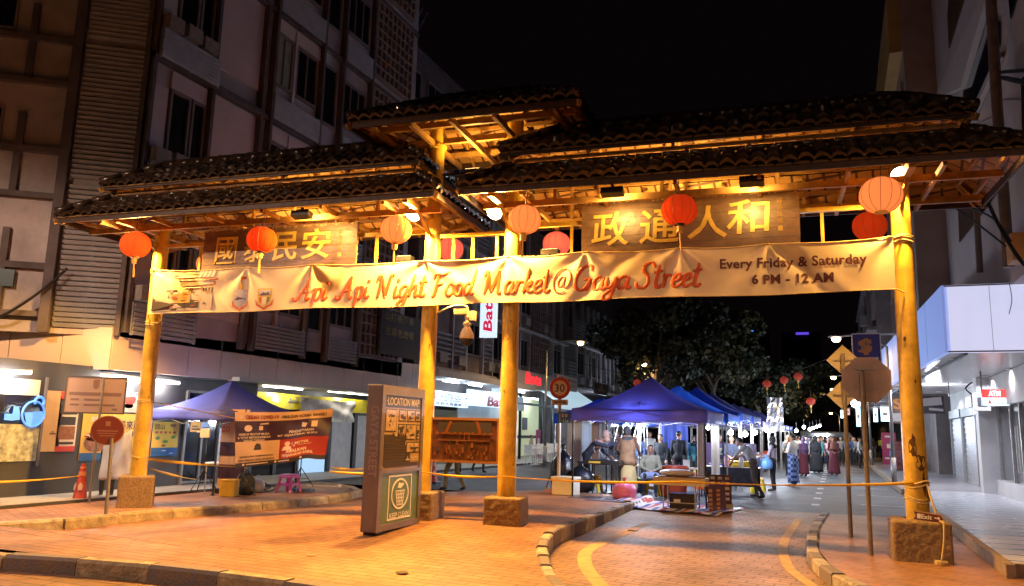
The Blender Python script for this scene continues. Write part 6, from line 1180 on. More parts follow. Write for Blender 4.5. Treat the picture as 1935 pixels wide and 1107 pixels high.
h7 = AY(1617, 762, 40); bulb('glaring blue-white lamp on the far right shop front', h7, 160, .2, (.6, .8, 1.))
# two unseen lamps added beside and behind the camera to light tower and fascia
street_lamp('added street lamp on the left corner, out of view, lighting the tower and fascia', (-15.5, 3.0, -.14), (-13.6, 3.4, 8.2), 1400, col=(1., .66, .46)); street_lamp('added street lamp behind the viewer on the right corner, unseen, lighting the tower', (5.5, -4.0, -.1), (4.2, -3.0, 8.2), 1000, col=(1., .62, .40))
# ------------------------------------------------------------------ people
def remesh(mb, vox, sm=2):
    me = bpy.data.meshes.new('body'); me.from_pydata(mb.v, [], mb.f); o = bpy.data.objects.new('body', me); COL.objects.link(o)
    r = o.modifiers.new('r', 'REMESH'); r.mode = 'VOXEL'; r.voxel_size = vox
    if sm: s_ = o.modifiers.new('s', 'SMOOTH'); s_.iterations = sm; s_.factor = .5
    dg = bpy.context.evaluated_depsgraph_get(); e = o.evaluated_get(dg).to_mesh(); V = [tuple(v.co) for v in e.vertices]; F = [tuple(p.vertices) for p in e.polygons]; o.evaluated_get(dg).to_mesh_clear(); bpy.data.objects.remove(o); bpy.data.meshes.remove(me); return V, F
J0 = dict(pelvis=(0, 0, .93), waist=(0, 0, 1.08), chest=(0, 0, 1.27), neck=(0, .01, 1.43), head=(0, -.015, 1.575), hipL=(.09, 0, .90), hipR=(-.09, 0, .90), kneeL=(.10, -.015, .49), kneeR=(-.10, -.015, .49), ankL=(.10, .02, .085), ankR=(-.10, .02, .085), toeL=(.115, -.13, .035), toeR=(-.115, -.13, .035), shL=(.175, .0, 1.37), shR=(-.175, .0, 1.37), elL=(.225, .03, 1.10), elR=(-.225, .03, 1.10), wrL=(.215, -.06, .87), wrR=(-.215, -.06, .87))
def shift(ks, d, J): return {k: tuple(np.add(J.get(k, J0[k]), d)) for k in ks}
def lean(J, ang, pivot=(0, 0, .93)):
    """bend the upper body forward at the hips"""
    out = dict(J); c, s = math.cos(ang), math.sin(ang)
    for k in ('waist', 'chest', 'neck', 'head', 'shL', 'shR'):
        p = np.array(J.get(k, J0[k])); q = p-np.array(pivot); out[k] = (p[0], pivot[1]+q[1]*c-q[2]*s, pivot[2]+q[1]*s+q[2]*c)
    return out
SKIN = mat('skin', (.36, .19, .12), .55); HAIR = mat('black_hair', (.012, .009, .008), .5)
def cloth_m(name, col): return mat('cloth_'+name, col, .85, var=.18, scale=9, bump=.12)
def person(label, pos, rz, h=1.68, J=None, top=None, bottom=None, shoe=None, sleeve='long', hair='short', hijab=None, skirt=None, vox=.016, bulk=1., detail=False, mask=None, group=None, drape=None, loose=0., shawl=None):
    J = {**J0, **(J or {})}; k = h/1.70; P = {n: Vector(v)*k for n, v in J.items()}; t = thing('person', label, 'person', pos, group); t.rotation_euler = (0, 0, rz); org = Vector(pos)
    top = top or cloth_m('grey', (.2, .2, .2)); bottom = bottom or cloth_m('black', (.02, .02, .022)); shoe = shoe or cloth_m('sandal', (.06, .04, .03)); B = bulk
    pr = []
    def c(a, b, ra, rb, reg): pr.append((Vector(a), Vector(b), ra*k, rb*k, reg))
    ht = P['head']
    x = Vector((.075*k, 0, 0))
    c(P['pelvis']-x, P['pelvis']+x, .115*B, .115*B, 1); c(P['pelvis'], P['waist'], .125*B, .115*B, 0); c(P['waist'], P['chest'], .115*B, .125*B, 0); c(P['waist']-x*.6, P['chest']-x, .10*B, .105*B, 0); c(P['waist']+x*.6, P['chest']+x, .10*B, .105*B, 0); c(P['shL'], P['shR'], .072, .072, 0); c(P['chest'], P['neck'], .11*B, .055, 0); c(P['neck']-Vector((0, 0, .02*k)), ht-Vector((0, 0, .06*k)), .05, .05, 2)
    for S in 'LR':
        sl = {'long': (0, 0), 'short': (0, 2), 'none': (2, 2)}[sleeve]
        c(P['sh'+S], P['el'+S], .062+loose*.5, .046+loose, sl[0]); c(P['el'+S], P['wr'+S], .043+loose*(sleeve == 'long'), .030+loose*.6*(sleeve == 'long'), sl[1])
        c(P['hip'+S], P['knee'+S], .092*min(B, 1.15), .062, 1); c(P['knee'+S], P['ank'+S], .060, .042, 1); c(P['ank'+S]-Vector((0, 0, .03*k)), P['toe'+S], .042, .034, 3)
        d = (P['wr'+S]-P['el'+S]).normalized(); wr = P['wr'+S]; sd = d.cross(Vector((0, 0, 1)));
        if sd.length < .3: sd = Vector((0, 1, 0))
        sd.normalize(); c(wr, wr+d*.075*k, .026, .03, 2)
        for i, (off, ln) in enumerate(((-.026, .075), (-.009, .088), (.009, .082), (.025, .064))):
            a = wr+d*.075*k+sd*off*k; m_ = a+d*ln*.55*k+Vector((0, 0, -.008*k)); c(a, m_, .010, .0095, 2); c(m_, m_+d*ln*.4*k+Vector((0, 0, -.018*k)), .0095, .008, 2)
        c(wr+d*.02*k-sd*.02*k, wr+d*.07*k-sd*.055*k, .012, .010, 2)
    hd = MB()
    b = MB()
    for a, e, ra, rb, reg in pr:
        b.ball(a, ra, 12, 8); b.ball(e, rb, 12, 8)
        if (e-a).length > 1e-3: b.tube([a, e], [ra, rb], 12)
    b.ball(ht+Vector((0, .008, .025))*k, tuple(q*k for q in (.076, .095, .09)), 16, 12); b.ball(ht+Vector((0, -.015, -.045))*k, tuple(q*k for q in (.058, .07, .068)), 14, 10); b.ball(ht+Vector((0, -.088, -.02))*k, tuple(q*k for q in (.016, .024, .024)), 8, 6); b.ball(ht+Vector((.078, .01, -.015))*k, tuple(q*k for q in (.012, .022, .034)), 8, 6); b.ball(ht+Vector((-.078, .01, -.015))*k, tuple(q*k for q in (.012, .022, .034)), 8, 6)
    V, F = remesh(b, vox); Vn = np.array(V); cen = np.array([Vn[list(f)].mean(0) for f in F]); best = np.full(len(F), 1e9); reg_ = np.zeros(len(F), int)
    for a, e, ra, rb, reg in pr+[(ht, ht, .1*k, .1*k, 2)]:
        a_, d_ = np.array(a), np.array(e-a); L2 = max(1e-9, d_ @ d_); tt = np.clip(((cen-a_) @ d_)/L2, 0, 1); ds = np.linalg.norm(cen-(a_+tt[:, None]*d_), axis=1)-(ra+(rb-ra)*tt); m_ = ds < best; best[m_] = ds[m_]; reg_[m_] = reg
    mb = MB(); mb.v = [tuple(Vector(v)+org) for v in V]; mb.f = F; mb.m = [int(q) for q in reg_]; mb.build('body', [top, bottom, SKIN, shoe], t, True)
    if hair:
        b = MB(); b.ball(ht+Vector((0, .025, .045))*k, tuple(q*k for q in (.085, .092, .088)), 14, 9)
        if hair == 'long': b.ball(ht+Vector((0, .06, -.06))*k, tuple(q*k for q in (.075, .05, .12)), 12, 8)
        if hair == 'bun': b.ball(ht+Vector((0, .10, .06))*k, .045*k, 10, 7)
        V, F = remesh(b, .014*k+.002, 1); m2 = MB(); m2.v = [tuple(Vector(v)+org) for v in V]; m2.f = F; m2.m = [0]*len(F); m2.build('hair', HAIR, t, True)
    if hijab:
        b = MB(); b.ball(ht+Vector((0, .025, .02))*k, tuple(q*k for q in (.097, .105, .125)), 14, 10); b.ball(ht+Vector((0, .0, -.11))*k, tuple(q*k for q in (.085, .09, .07)), 12, 8); n_ = P['neck']; b.ball(n_+Vector((0, .0, -.05))*k, tuple(q*k for q in (.17, .13, .10)), 14, 9)
        if drape: dn_ = (P['chest']-P['neck']).normalized(); b.tube([n_, n_+dn_*.2*k+Vector((0, drape[1], 0)), n_+dn_*drape[0]*k+Vector((0, drape[1]*1.3, 0))], [.12*k, .17*k, .19*k], 14)
        V, F = remesh(b, .016, 2); m2 = MB(); m2.v = [tuple(Vector(v)+org) for v in V]; m2.f = F; m2.m = [0]*len(F); m2.build('hijab', hijab, t, True)
    if shawl:
        b = MB(); n_ = P['neck']; b.lathe([(.10*k, .05*k), (.17*k, -.04*k), (.205*k, -.16*k), (.20*k, -.4*k), (.22*k, -.58*k), (.235*k, -.70*k)], 26, org+n_, M=Matrix.Diagonal(Vector((1, .68, 1))), ripple=lambda tt, j: 1+.03*j/5*math.sin(6*tt)+.025*j/5*math.sin(11*tt)); b.build('shawl', shawl, t, True)
    if skirt:
        sm, z0, z1, r0, r1 = skirt; y = (P['pelvis'].y+P['hipL'].y)/2; b = MB(); n = 7
        b.lathe([((r1+(r0-r1)*(j/n)**.8)*k, (z1+(z0-z1)*j/n)*k) for j in range(n+1)], 28, org+Vector((0, y, 0)), M=Matrix.Diagonal(Vector((1, .82, 1))), ripple=lambda tt, j: 1+.05*(j/7)*math.sin(7*tt)+.03*(j/7)*math.sin(11*tt+1)); b.build('skirt', sm, t, True)
    if detail:
        b = MB(); b.ball(org+ht+Vector((.031, -.083, .012))*k, .012*k, 8, 6); b.ball(org+ht+Vector((-.031, -.083, .012))*k, .012*k, 8, 6); b.build('eyes', P_ink, t, True); b = MB(); b.ball(org+ht+Vector((0, -.084, -.062))*k, tuple(q*k for q in (.022, .01, .007)), 8, 6); b.build('mouth', mat('lip', (.35, .08, .07), .5), t, True)
        b = MB(); b.tube([org+ht+Vector((s_*x_, -.088, .036+.004*(1-abs(x_-.03)/.02)))*k for s_ in (1,) for x_ in (.012, .03, .05)], .004*k, 5); b.tube([org+ht+Vector((-x_, -.088, .036))*k for x_ in (.012, .03, .05)], .004*k, 5); b.build('eyebrows', HAIR, t, True)
    if mask:
        b = MB(); b.ball(org+ht+Vector((0, -.045, -.05))*k, tuple(q*k for q in (.062, .052, .052)), 12, 8); b.build('face_mask', mask, t, True)
    return t
def face_to(p, q): d = Vector(q)-Vector(p); return math.atan2(d.x, -d.y)
W_MASK = cloth_m('mask', (.55, .62, .68))
def at(px, py, z=0.): p = G(px, py, z); return (p.x, p.y, z)
# --- the front stall
NV = cloth_m('navy', (.035, .04, .07)); BLK = cloth_m('black', (.016, .016, .02)); WHT = cloth_m('white', (.62, .60, .58)); BRN = cloth_m('brown', (.14, .06, .035)); TAN = cloth_m('tan', (.55, .42, .20)); SAG = cloth_m('sage', (.28, .27, .20)); PNK = cloth_m('dusty_pink', (.55, .34, .27)); DEN = cloth_m('denim', (.20, .25, .42)); CRM = cloth_m('cream', (.6, .5, .42)); MAR = cloth_m('maroon', (.12, .02, .035)); OLV = cloth_m('olive', (.10, .09, .04))
ZS = .1
pos = (-6.05, 20.3, ZS)
J = lean({}, .75); J.update(wrL=(.10, -.62, .92), elL=(.2, -.42, 1.02), elR=(-.24, -.62, 1.18), wrR=(-.18, -.84, 1.30), head=(0, -.56, 1.46))
person('woman in dusty pink headscarf bending over the table by the garbage bag', pos, face_to(pos, (-4.6, 20.4, 0)), 1.64, J, NV, BLK, BLK, hijab=PNK, hair=None, vox=.010, detail=True, drape=(.2, -.03))
pos = (-4.92, 20.15, ZS-.02)
J = dict(elR=(-.27, -.05, 1.12), wrR=(-.28, -.30, 1.02), elL=(.27, -.04, 1.10), wrL=(.25, -.28, .98))
person('woman standing with her back turned in brown scarf and long tan skirt', pos, face_to(pos, (-5.4, 23.5, 0)), 1.66, J, BRN, TAN, BLK, hijab=cloth_m('charcoal', (.05, .045, .05)), shawl=mat('scarf_brown_print', (.30, .17, .09), .85, var=.5, scale=4, bump=.1), hair=None, vox=.011, skirt=(TAN, .10, .96, .27, .16))
pos = (-4.42, 20.55, ZS-.06)
J = dict(pelvis=(0, .06, .50), hipL=(.10, .04, .50), hipR=(-.10, .04, .50), kneeL=(.13, -.38, .52), kneeR=(-.13, -.38, .52), ankL=(.14, -.36, .085), ankR=(-.16, -.30, .085), toeL=(.15, -.5, .035), toeR=(-.18, -.44, .035)); J.update(shift(('waist', 'chest', 'neck', 'head', 'shL', 'shR'), (0, .06, -.42), J0)); J.update(elL=(.25, -.04, .70), elR=(-.26, -.03, .72), wrL=(.06, -.26, .62), wrR=(-.05, -.27, .64), head=(0, .02, 1.15))
person('dark-haired woman sitting on a yellow stool in sage top and denim apron', pos, face_to(pos, (-2.2, 8, 0)), 1.68, J, SAG, BLK, BLK, sleeve='long', hair='bun', vox=.0095, detail=True)
sw_ = [o for o in bpy.data.objects if o.name.startswith('person') and o.type == 'EMPTY'][-1]
b = MB(); V = []
for i in range(9):
    for j in range(9):
        u, v = i/8-.5, j/8; V.append((pos[0]+u*.46, pos[1]-.02-.46*min(v, .85), pos[2]+(.60 if v < .85 else .60-(v-.85)*1.2)-.05*(2*u)**2+.008*math.sin(i*2+j)))
b.add(V, [(i*9+j, i*9+j+1, (i+1)*9+j+1, (i+1)*9+j) for i in range(8) for j in range(8)]); o = b.build('apron', DEN, sw_, True); o.modifiers.new('thickness', 'SOLIDIFY').thickness = .006
# --- goods of the front stall
m_ply = mat('folding_table_cream', (.60, .50, .34), .5, var=.15, scale=5)
def table(label, c, sx, sy, hz, m=None, rz=0, legs=M_black, group=None, box=False):
    c = Vector(c); t = thing('folding_table', label, 'table', tuple(c), group); q = Matrix.Rotation(rz, 3, 'Z'); b = MB(); b.box(c+ZU*(hz-.02), (sx, sy, .04), rz); tp_ = b.build('tabletop', m or m_ply, t); bevel(tp_, .008)
    for x in (-1, 1):
        for y in (-1, 1): p = c+q @ Vector((x*(sx/2-.06), y*(sy/2-.05), 0)); b = MB(); b.tube([p, p+ZU*(hz-.04)], .014, 8); b.build('leg', legs, t)
    b = MB()
    for x in (-1, 1): b.bar(c+q @ Vector((x*(sx/2-.06), -(sy/2-.05), .15)), c+q @ Vector((x*(sx/2-.06), sy/2-.05, .15)), .018, .018)
    b.build('stretcher', legs, t); return t
table('cooking table under the purple tent covered with pans', (-5.35, 20.75, .05), 1.5, .6, .74)
b = MB(); 
t = thing('griddle', 'black griddle stove on the high metal frame before the bending woman', 'stove', (-5.42, 19.75, .08)); c = Vector((-5.42, 19.75, .08))
for x in (-.36, .36):
    for y in (-.2, .2): b.bar(c+Vector((x, y, 0)), c+Vector((x, y, .72)), .025, .025)
b.bar(c+Vector((-.36, -.2, .25)), c+Vector((.36, -.2, .25)), .02, .02); b.bar(c+Vector((-.36, .2, .25)), c+Vector((.36, .2, .25)), .02, .02); b.build('frame', M_black, t); b = MB(); b.box(c+ZU*.76, (.9, .5, .10)); b.box(c+Vector((0, 0, .82)), (.84, .44, .02)); b.build('griddle_box', mat('griddle_black', (.02, .02, .022), .35), t); b = MB(); b.box(c+Vector((-.18, -.256, .77)), (.3, .008, .05)); b.build('label_plate', P_ye, t)
def pot(label, c, r, hh, m, group=None):
    c = Vector(c); t = thing('pot', label, 'pot', tuple(c), group); b = MB(); b.lathe([(r*.75, 0), (r, .02), (r*1.02, hh), (r*1.08, hh+.01), (r*.96, hh-.01), (r*.7, .03)], 18, c); b.build('bowl', m, t, 'auto'); b = MB(); b.bar(c+Vector((r, 0, hh*.7)), c+Vector((r*1.5, 0, hh*.8)), .03, .02); b.build('handle', M_black, t)
pot('steel pot on the cooking table beside the standing woman', (-4.95, 20.75, .80), .17, .16, M_alu); pot('white bowl of dough on the cooking table', (-5.2, 20.6, .80), .16, .1, M_white); pot('dark pan at the left of the cooking table', (-5.75, 20.7, .80), .2, .07, M_black)
# standing fan
c = Vector((-5.72, 21.0, .0)); fp = AY(1155, 845, 21.0); t = thing('standing_fan', 'large grey standing fan with a round wire guard behind the bending woman', 'fan', (fp.x, 21.0, .0)); hb = Vector((fp.x, 21.0, fp.z)); FD = FR(hb, Vector((math.cos(.28), -math.sin(.28), 0))*-1, Vector((.2, -.97, .0)))
u_ = Vector((.97, .2, 0)); n_ = Vector((.2, -.97, .05)).normalized()
def fpnt(a, r, d=0): return hb+u_*(r*math.cos(a))+ZU*(r*math.sin(a))+n_*d
b = MB(); rF = .33
for q in range(5): rr = rF*(.3+.7*q/4); b.tube([fpnt(a, rr, .08*(1-(q/4)**2)) for a in np.linspace(0, 2*PI, 30)], .006 if q < 4 else .012, 5)
for k in range(40): a = 2*PI*k/40; b.tube([fpnt(a, .08, .08), fpnt(a+.15, rF*.6, .06), fpnt(a+.2, rF, 0)], .003, 4)
b.build('guard', mat('fan_wire', (.35, .36, .38), .4, .6), t); b = MB()
for k in range(3):
    a0 = 2*PI*k/3; b.prism([fpnt(a0, .05, 0), fpnt(a0+.1, rF*.85, -.02), fpnt(a0+.75, rF*.9, .03), fpnt(a0+1.0, .1, .02)], n_*.006)
b.build('blades', mat('fan_blade', (.30, .33, .36), .3), t); b = MB(); b.lathe([(.001, .09), (.06, .09), (.075, .05), (.07, -.12), (.03, -.16)][::-1], 14, hb, M=n_.to_track_quat('Z', 'Y').to_matrix()); b.build('motor', mat('fan_motor', (.05, .05, .055), .4), t); b = MB(); b.tube([(hb.x, 21.06, .02), (hb.x, 21.06, hb.z)], .022, 8); b.lathe([(.28, 0), (.27, .03), (.03, .05)], 18, (hb.x, 21.06, -.0)); b.build('stand', M_black, t)
# plastic stools
def stool(label, c, m, hh=.45, w_=.3, group='plastic stools'):
    c = Vector(c); t = thing('plastic_stool', label, 'stool', tuple(c), group); b = MB(); b.box(c+ZU*(hh-.015), (w_, w_, .03)); b.box(c+ZU*(hh-.06), (w_+.01, w_+.01, .05)); s_ = b.build('seat', m, t); bevel(s_, .012)
    for x in (-1, 1):
        for y in (-1, 1): b = MB(); a = c+Vector((x*(w_/2-.035), y*(w_/2-.035), hh-.05)); e = c+Vector((x*(w_/2+.03), y*(w_/2+.03), 0)); b.bar(a, e, .065, .05); b.build('leg', m, t)
    b = MB(); 
    for s_ in (-1, 1): b.bar(c+Vector((-w_/2, s_*(w_/2+.01), hh*.45)), c+Vector((w_/2, s_*(w_/2+.01), hh*.45)), .02, .05); b.bar(c+Vector((s_*(w_/2+.01), -w_/2, hh*.45)), c+Vector((s_*(w_/2+.01), w_/2, hh*.45)), .02, .05)
    b.build('rail', m, t); return t
m_sy = mat('stool_yellow', (.65, .42, .03), .4); m_sp = mat('stool_magenta', (.78, .13, .48), .35)
stool('yellow plastic stool under the sitting woman', (-4.42, 20.63, .03), m_sy, .43); stool('yellow plastic stool under the griddle frame by the bending woman', (-5.75, 19.95, .09), m_sy, .42); stool('bright magenta plastic stool in front of the covid banner', at(545, 930, 0), m_sp, .42, .34)
# black bags, cooler, pink bag
def bag(label, c, rx, ry, rz_, m, seed, knot=True, cat='bag', name='plastic_bag'):
    rs = random.Random(seed); c = Vector(c); t = thing(name, label, cat, tuple(c)); b = MB(); n = 22; pr = [(.55, 0), (.92, .08), (1.05, .3), (1., .55), (.8, .8), (.45, .95), (.16, 1.03), (.12, 1.1), (.24, 1.22)] if knot else [(.6, 0), (.95, .1), (1., .4), (.95, .7), (.7, .92), (.35, 1.0), (.02, 1.02)]
    fz = [(rs.uniform(2, 9), rs.uniform(0, 6), rs.uniform(.02, .06)) for _ in range(6)]
    b.lathe([(p, q*rz_) for p, q in pr], n, c, M=Matrix.Diagonal(Vector((rx, ry, 1))), ripple=lambda tt, j: 1+sum(a*math.sin(round(f)*tt+ph+j*.7) for f, ph, a in fz)); b.build('film', m, t, True); return t
m_bag = mat('black_bin_liner', (.012, .012, .014), .22, bump=.5, scale=5)
bag('large black garbage bag standing behind the white cooler box', (-6.5, 19.75, .1), .32, .28, .95, m_bag, 1); bag('second black bag slumped beside the large garbage bag', (-6.0, 19.6, .1), .36, .3, .62, m_bag, 2)
bag('bulging pink plastic bag on the ground in front of the purple tent', (-4.52, 18.2, plaza_h(-4.5, 18)+.0), .25, .23, .40, mat('pink_plastic', (.78, .2, .36), .3, bump=.4, scale=6), 3)
c = Vector(G(1069, 936, .09)); t = thing('cooler_box', 'white foam cooler box on the pavement left of the tent leg', 'cooler', tuple(c)); b = MB(); b.box(c+ZU*.19, (.56, .42, .36), -.1); o = b.build('tub', mat('foam_white', (.68, .62, .52), .6), t); bevel(o, .03, 3); b = MB(); b.box(c+ZU*.405, (.60, .46, .07), -.1); o = b.build('lid', MATS['foam_white'], t); bevel(o, .02, 3)
p = Vector(G(1032, 930, .08)); t = thing('broom', 'long-handled broom leaning beside the speed sign post', 'broom', tuple(p)); b = MB(); b.tube([p+ZU*.12, p+Vector((.32, .4, 1.35))], .013, 6); b.build('handle', M_black, t); b = MB(); b.prism([p+Vector(q) for q in ((-.13, 0, 0), (.09, 0, 0), (.05, .02, .16), (-.02, .02, .16))], (0, .06, 0)); b.build('bristles', mat('bristle_grey', (.35, .30, .26), .9), t)
p = Vector(G(1040, 931, .08)); t = thing('dustpan', 'small red dustpan lying beside the broom', 'dustpan', tuple(p)); b = MB(); b.prism([p+Vector(q) for q in ((-.15, -.1, .01), (.17, -.1, .01), (.14, .12, .03), (-.12, .12, .03))], (0, 0, .012)); b.box(p+Vector((.01, .12, .05)), (.26, .02, .07)); b.build('pan', mat('pan_red', (.5, .1, .03), .5), t); b = MB(); b.bar(p+Vector((0, .12, .05)), p+Vector((.02, .3, .1)), .03, .02); b.build('handle', MATS['pan_red'], t)
for lab, px, py, m in (('dark wet patch of mat under the left front tent leg', 1100, 942, mat('wet_mat', (.07, .05, .055), .35, var=.3, scale=4)), ): 
    p = Vector(G(px, py, .11)); b = MB(); b.box((p.x+.35, p.y+.5, .112), (1.5, .7, .012), .1); tag(b.build('floor_mat', m), lab, 'mat')
p = Vector(G(1115, 946, .1)); b = MB(); b.box((p.x+.35, p.y+.1, .118), (.9, .45, .012), -.05); tag(b.build('floor_mat', mat('blue_mat', (.10, .10, .17), .5, var=.3, scale=5)), 'bluish floor mat before the griddle frame', 'mat')
# striped ground sheet
m_str = bpy.data.materials.new('striped_sheet'); m_str.use_nodes = True; nt = m_str.node_tree; bs = nt.nodes['Principled BSDF']; tc = nt.nodes.new('ShaderNodeTexCoord'); sp = nt.nodes.new('ShaderNodeSeparateXYZ'); mp2 = nt.nodes.new('ShaderNodeMapping'); mp2.inputs['Rotation'].default_value = (0, 0, R(8)); nt.links.new(tc.outputs['Object'], mp2.inputs['Vector']); nt.links.new(mp2.outputs['Vector'], sp.inputs[0])
def mth2(op, a, v):
    n = nt.nodes.new('ShaderNodeMath'); n.operation = op; nt.links.new(a, n.inputs[0]); n.inputs[1].default_value = v; return n.outputs[0]
fr = mth2('FRACT', mth2('ADD', mth2('DIVIDE', sp.outputs['X'], .42), 50.), 0); rp = nt.nodes.new('ShaderNodeValToRGB'); rp.color_ramp.interpolation = 'CONSTANT'; e = rp.color_ramp.elements; e[0].position = 0; e[0].color = (.60, .58, .60, 1); e[1].position = .25; e[1].color = (.04, .05, .22, 1)
for ps, cl in ((.5, (.6, .58, .6, 1)), (.65, (.45, .06, .03, 1)), (.9, (.6, .55, .55, 1))): x_ = e.new(ps); x_.color = cl
nt.links.new(fr, rp.inputs['Fac']); nt.links.new(rp.outputs['Color'], bs.inputs['Base Color']); bs.inputs['Roughness'].default_value = .45
b = MB(); n, m_ = 40, 20; V = []
for j in range(m_+1):
    for i in range(n+1):
        u, v = i/n, j/m_; x = -4.55+2.25*u+.35*v; y = 16.85+2.0*v+.55*(1-u); h_ = max(lane_h(x, y), plaza_h(x, y) if x < -4.12 else -9)+.02+.022*(1+math.sin(x*9+y*3))*.5+.02*max(0, math.sin(x*4-y*7)); V.append((x, y, h_))
b.add(V, [(j*(n+1)+i, j*(n+1)+i+1, (j+1)*(n+1)+i+1, (j+1)*(n+1)+i) for j in range(m_) for i in range(n)]); tag(b.build('ground_sheet', m_str, None, True), 'crumpled red white and blue striped sheet spread under the cream table', 'ground sheet')
# cream display table with menu cloth at the right front tent leg
c = Vector((-3.15, 17.75, -.03)); t = thing('display_table', 'cream boxed table at the right front leg of the purple tent', 'table', tuple(c)); b = MB(); b.box(c+Vector((0, 0, .62)), (1.1, .62, .16)); b.build('tabletop', mat('cream_board', (.62, .46, .26), .5, var=.1, scale=3), t); b = MB(); b.box(c+Vector((0.02, 0, .712)), (.95, .5, .03)); b.build('tray', P_br, t)
for x in (-.34, .34):
    b = MB(); b.tube([c+Vector((x, -.26, .54)), c+Vector((x, -.26, .06)), c+Vector((x-.1, -.28, .02))], .015, 6); b.tube([c+Vector((x, .26, .54)), c+Vector((x, .26, .02))], .015, 6); b.tube([c+Vector((x, -.26, .18)), c+Vector((x, .26, .18))], .012, 6); b.build('leg', M_alu, t)
b = MB(); b.tube([c+Vector((-.34, -.26, .18)), c+Vector((.34, -.26, .18))], .012, 6); b.build('stretcher', M_alu, t)
bag('heap of white plastic bags on the cream table', c+Vector((-.08, 0, .73)), .34, .2, .14, mat('white_plastic', (.65, .62, .62), .35, bump=.4, scale=7), 9, False); 
t = thing('crate', 'black crate with a pale label standing under the cream table', 'crate', tuple(c+Vector((.02, .1, .0)))); b = MB(); b.box(c+Vector((.02, .1, .17)), (.52, .36, .32)); b.box(c+Vector((.02, .1, .345)), (.56, .4, .03)); b.build('tub', mat('crate_black', (.03, .022, .022), .4), t); b = MB(); b.box(c+Vector((-.08, -.083, .2)), (.14, .006, .08)); b.build('label_plate', P_wh, t)
t = thing('menu_banner', 'dark red menu cloth with rows of food pictures hung from the cream table edge', 'banner', tuple(c+Vector((.72, -.1, .02))))
b = MB(); b.prism([c+Vector((.60, -.34, .55)), c+Vector((.66, -.38, .05)), c+Vector((.92, .1, .08)), c+Vector((.88, .14, .66))], (.012, -.006, 0)); b.build('sheet', mat('menu_maroon', (.10, .03, .025), .5), t)
b = MB()
for i in range(5):
    for j in range(2): q = c+Vector((.632+.13*j, -.345+.22*j, .47-.09*i)); b.box(q+Vector((.035, -.022, 0)), (.10, .008, .055), .95)
b.build('food_picture', P_or, t)
t = thing('menu_banner', 'second dark menu cloth behind the tent leg on a wooden stand', 'banner', (-2.45, 18.3, .0)); b = MB(); b.box((-2.42, 18.35, .42), (.5, .02, .62), .15); b.build('sheet', MATS['menu_maroon'], t); b = MB()
for i in range(5):
    for j in range(3): b.box((-2.56+.15*j, 18.32+.02*j, .66-.11*i), (.09, .02, .06), .15)
b.build('food_picture', P_wh, t); b = MB(); b.box((-2.42, 18.37, .06), (.56, .03, .12), .15); b.build('stand', m_ply, t)
# white hanging sheets between the first two tents
b = MB(); V = []
def hang(label, p00, p10, zt, zb_, m, nfold=4, amp=.03):
    b = MB(); V = []; n = 24
    for j in range(11):
        for i in range(n+1):
            q = Vector(p00).lerp(Vector(p10), i/n); d = (Vector(p10)-Vector(p00)).normalized(); nn_ = Vector((d.y, -d.x, 0)); V.append(q+nn_*(amp*math.sin(i/n*nfold*2*PI)*(.3+.7*j/10))+ZU*(zt+(zb_-zt)*j/10))
    b.add(V, [(j*(n+1)+i, j*(n+1)+i+1, (j+1)*(n+1)+i+1, (j+1)*(n+1)+i) for j in range(10) for i in range(n)]); o = b.build('hanging_sheet', m, None, True); o.modifiers.new('thickness', 'SOLIDIFY').thickness = .003; return tag(o, label, 'sheet')
m_sheet = tent_mat('white_sheet', (.52, .47, .42), .35)
hang('long white sheet hanging with two bare bulbs before it beside the purple tent', (AY(1343, 800, 20.9).x, 20.9, 0), (AY(1359, 800, 20.9).x, 20.9, 0), 1.86, .38, m_sheet, 1.2, .02); hang('white curtain gathered at the right front leg of the purple tent', (AY(1317, 800, 18.35).x, 18.35, 0), (AY(1331, 800, 18.3).x, 18.3, 0), 1.86, .62, m_sheet, 1.5, .03)
hang('beige screen panel behind the garbage bag at the left of the purple tent', (AY(1072, 800, 22).x, 22, 0), (AY(1098, 800, 22).x, 22.0, 0), 1.95, .5, mat('beige_screen', (.74, .60, .44), .7, var=.15, scale=2), 1, .01); hang('pale blue screen panel beside the beige one', (AY(1099, 800, 22.2).x, 22.2, 0), (AY(1118, 800, 22.6).x, 22.6, 0), 1.93, .5, mat('pale_blue_screen', (.6, .64, .7), .7, var=.15, scale=2), 1, .01); hang('tan screen panel behind the headscarf of the bending woman', (AY(1118, 800, 23).x, 23, 0), (AY(1131, 800, 23).x, 23, 0), 1.88, .6, mat('tan_screen', (.55, .32, .22), .7), 1, .01); hang('pale dress hanging beside the tan screen', (AY(1132, 800, 23.2).x, 23.2, 0), (AY(1153, 800, 23.2).x, 23.2, 0), 1.9, .6, mat('pale_dress', (.62, .66, .7), .7, var=.4, scale=6), 3, .03)
hang('blue cloth hanging at the back of the purple tent behind the black shirt', (AY(1250, 800, 26).x, 26, 0), (AY(1300, 800, 26).x, 26, 0), 1.95, 1.1, mat('blue_hanging', (.03, .05, .26), .7, var=.2, scale=2), 3, .06)
# silver foil sheet on a pole
p = AY(1465, 783, 33); b = MB(); V = []
for j in range(8):
    for i in range(6): V.append((p.x-.3+.6*i/5, 33+.05*math.sin(i*2.1+j*1.3), p.z-.65+1.3*j/7))
b.add(V, [(j*6+i, j*6+i+1, (j+1)*6+i+1, (j+1)*6+i) for j in range(7) for i in range(5)]); o = b.build('foil_sheet', mat('silver_foil', (.75, .76, .8), .25, .9), None); o.modifiers.new('thickness', 'SOLIDIFY').thickness = .004; tag(o, 'crumpled silver foil sheet standing up between the tents', 'foil sheet')
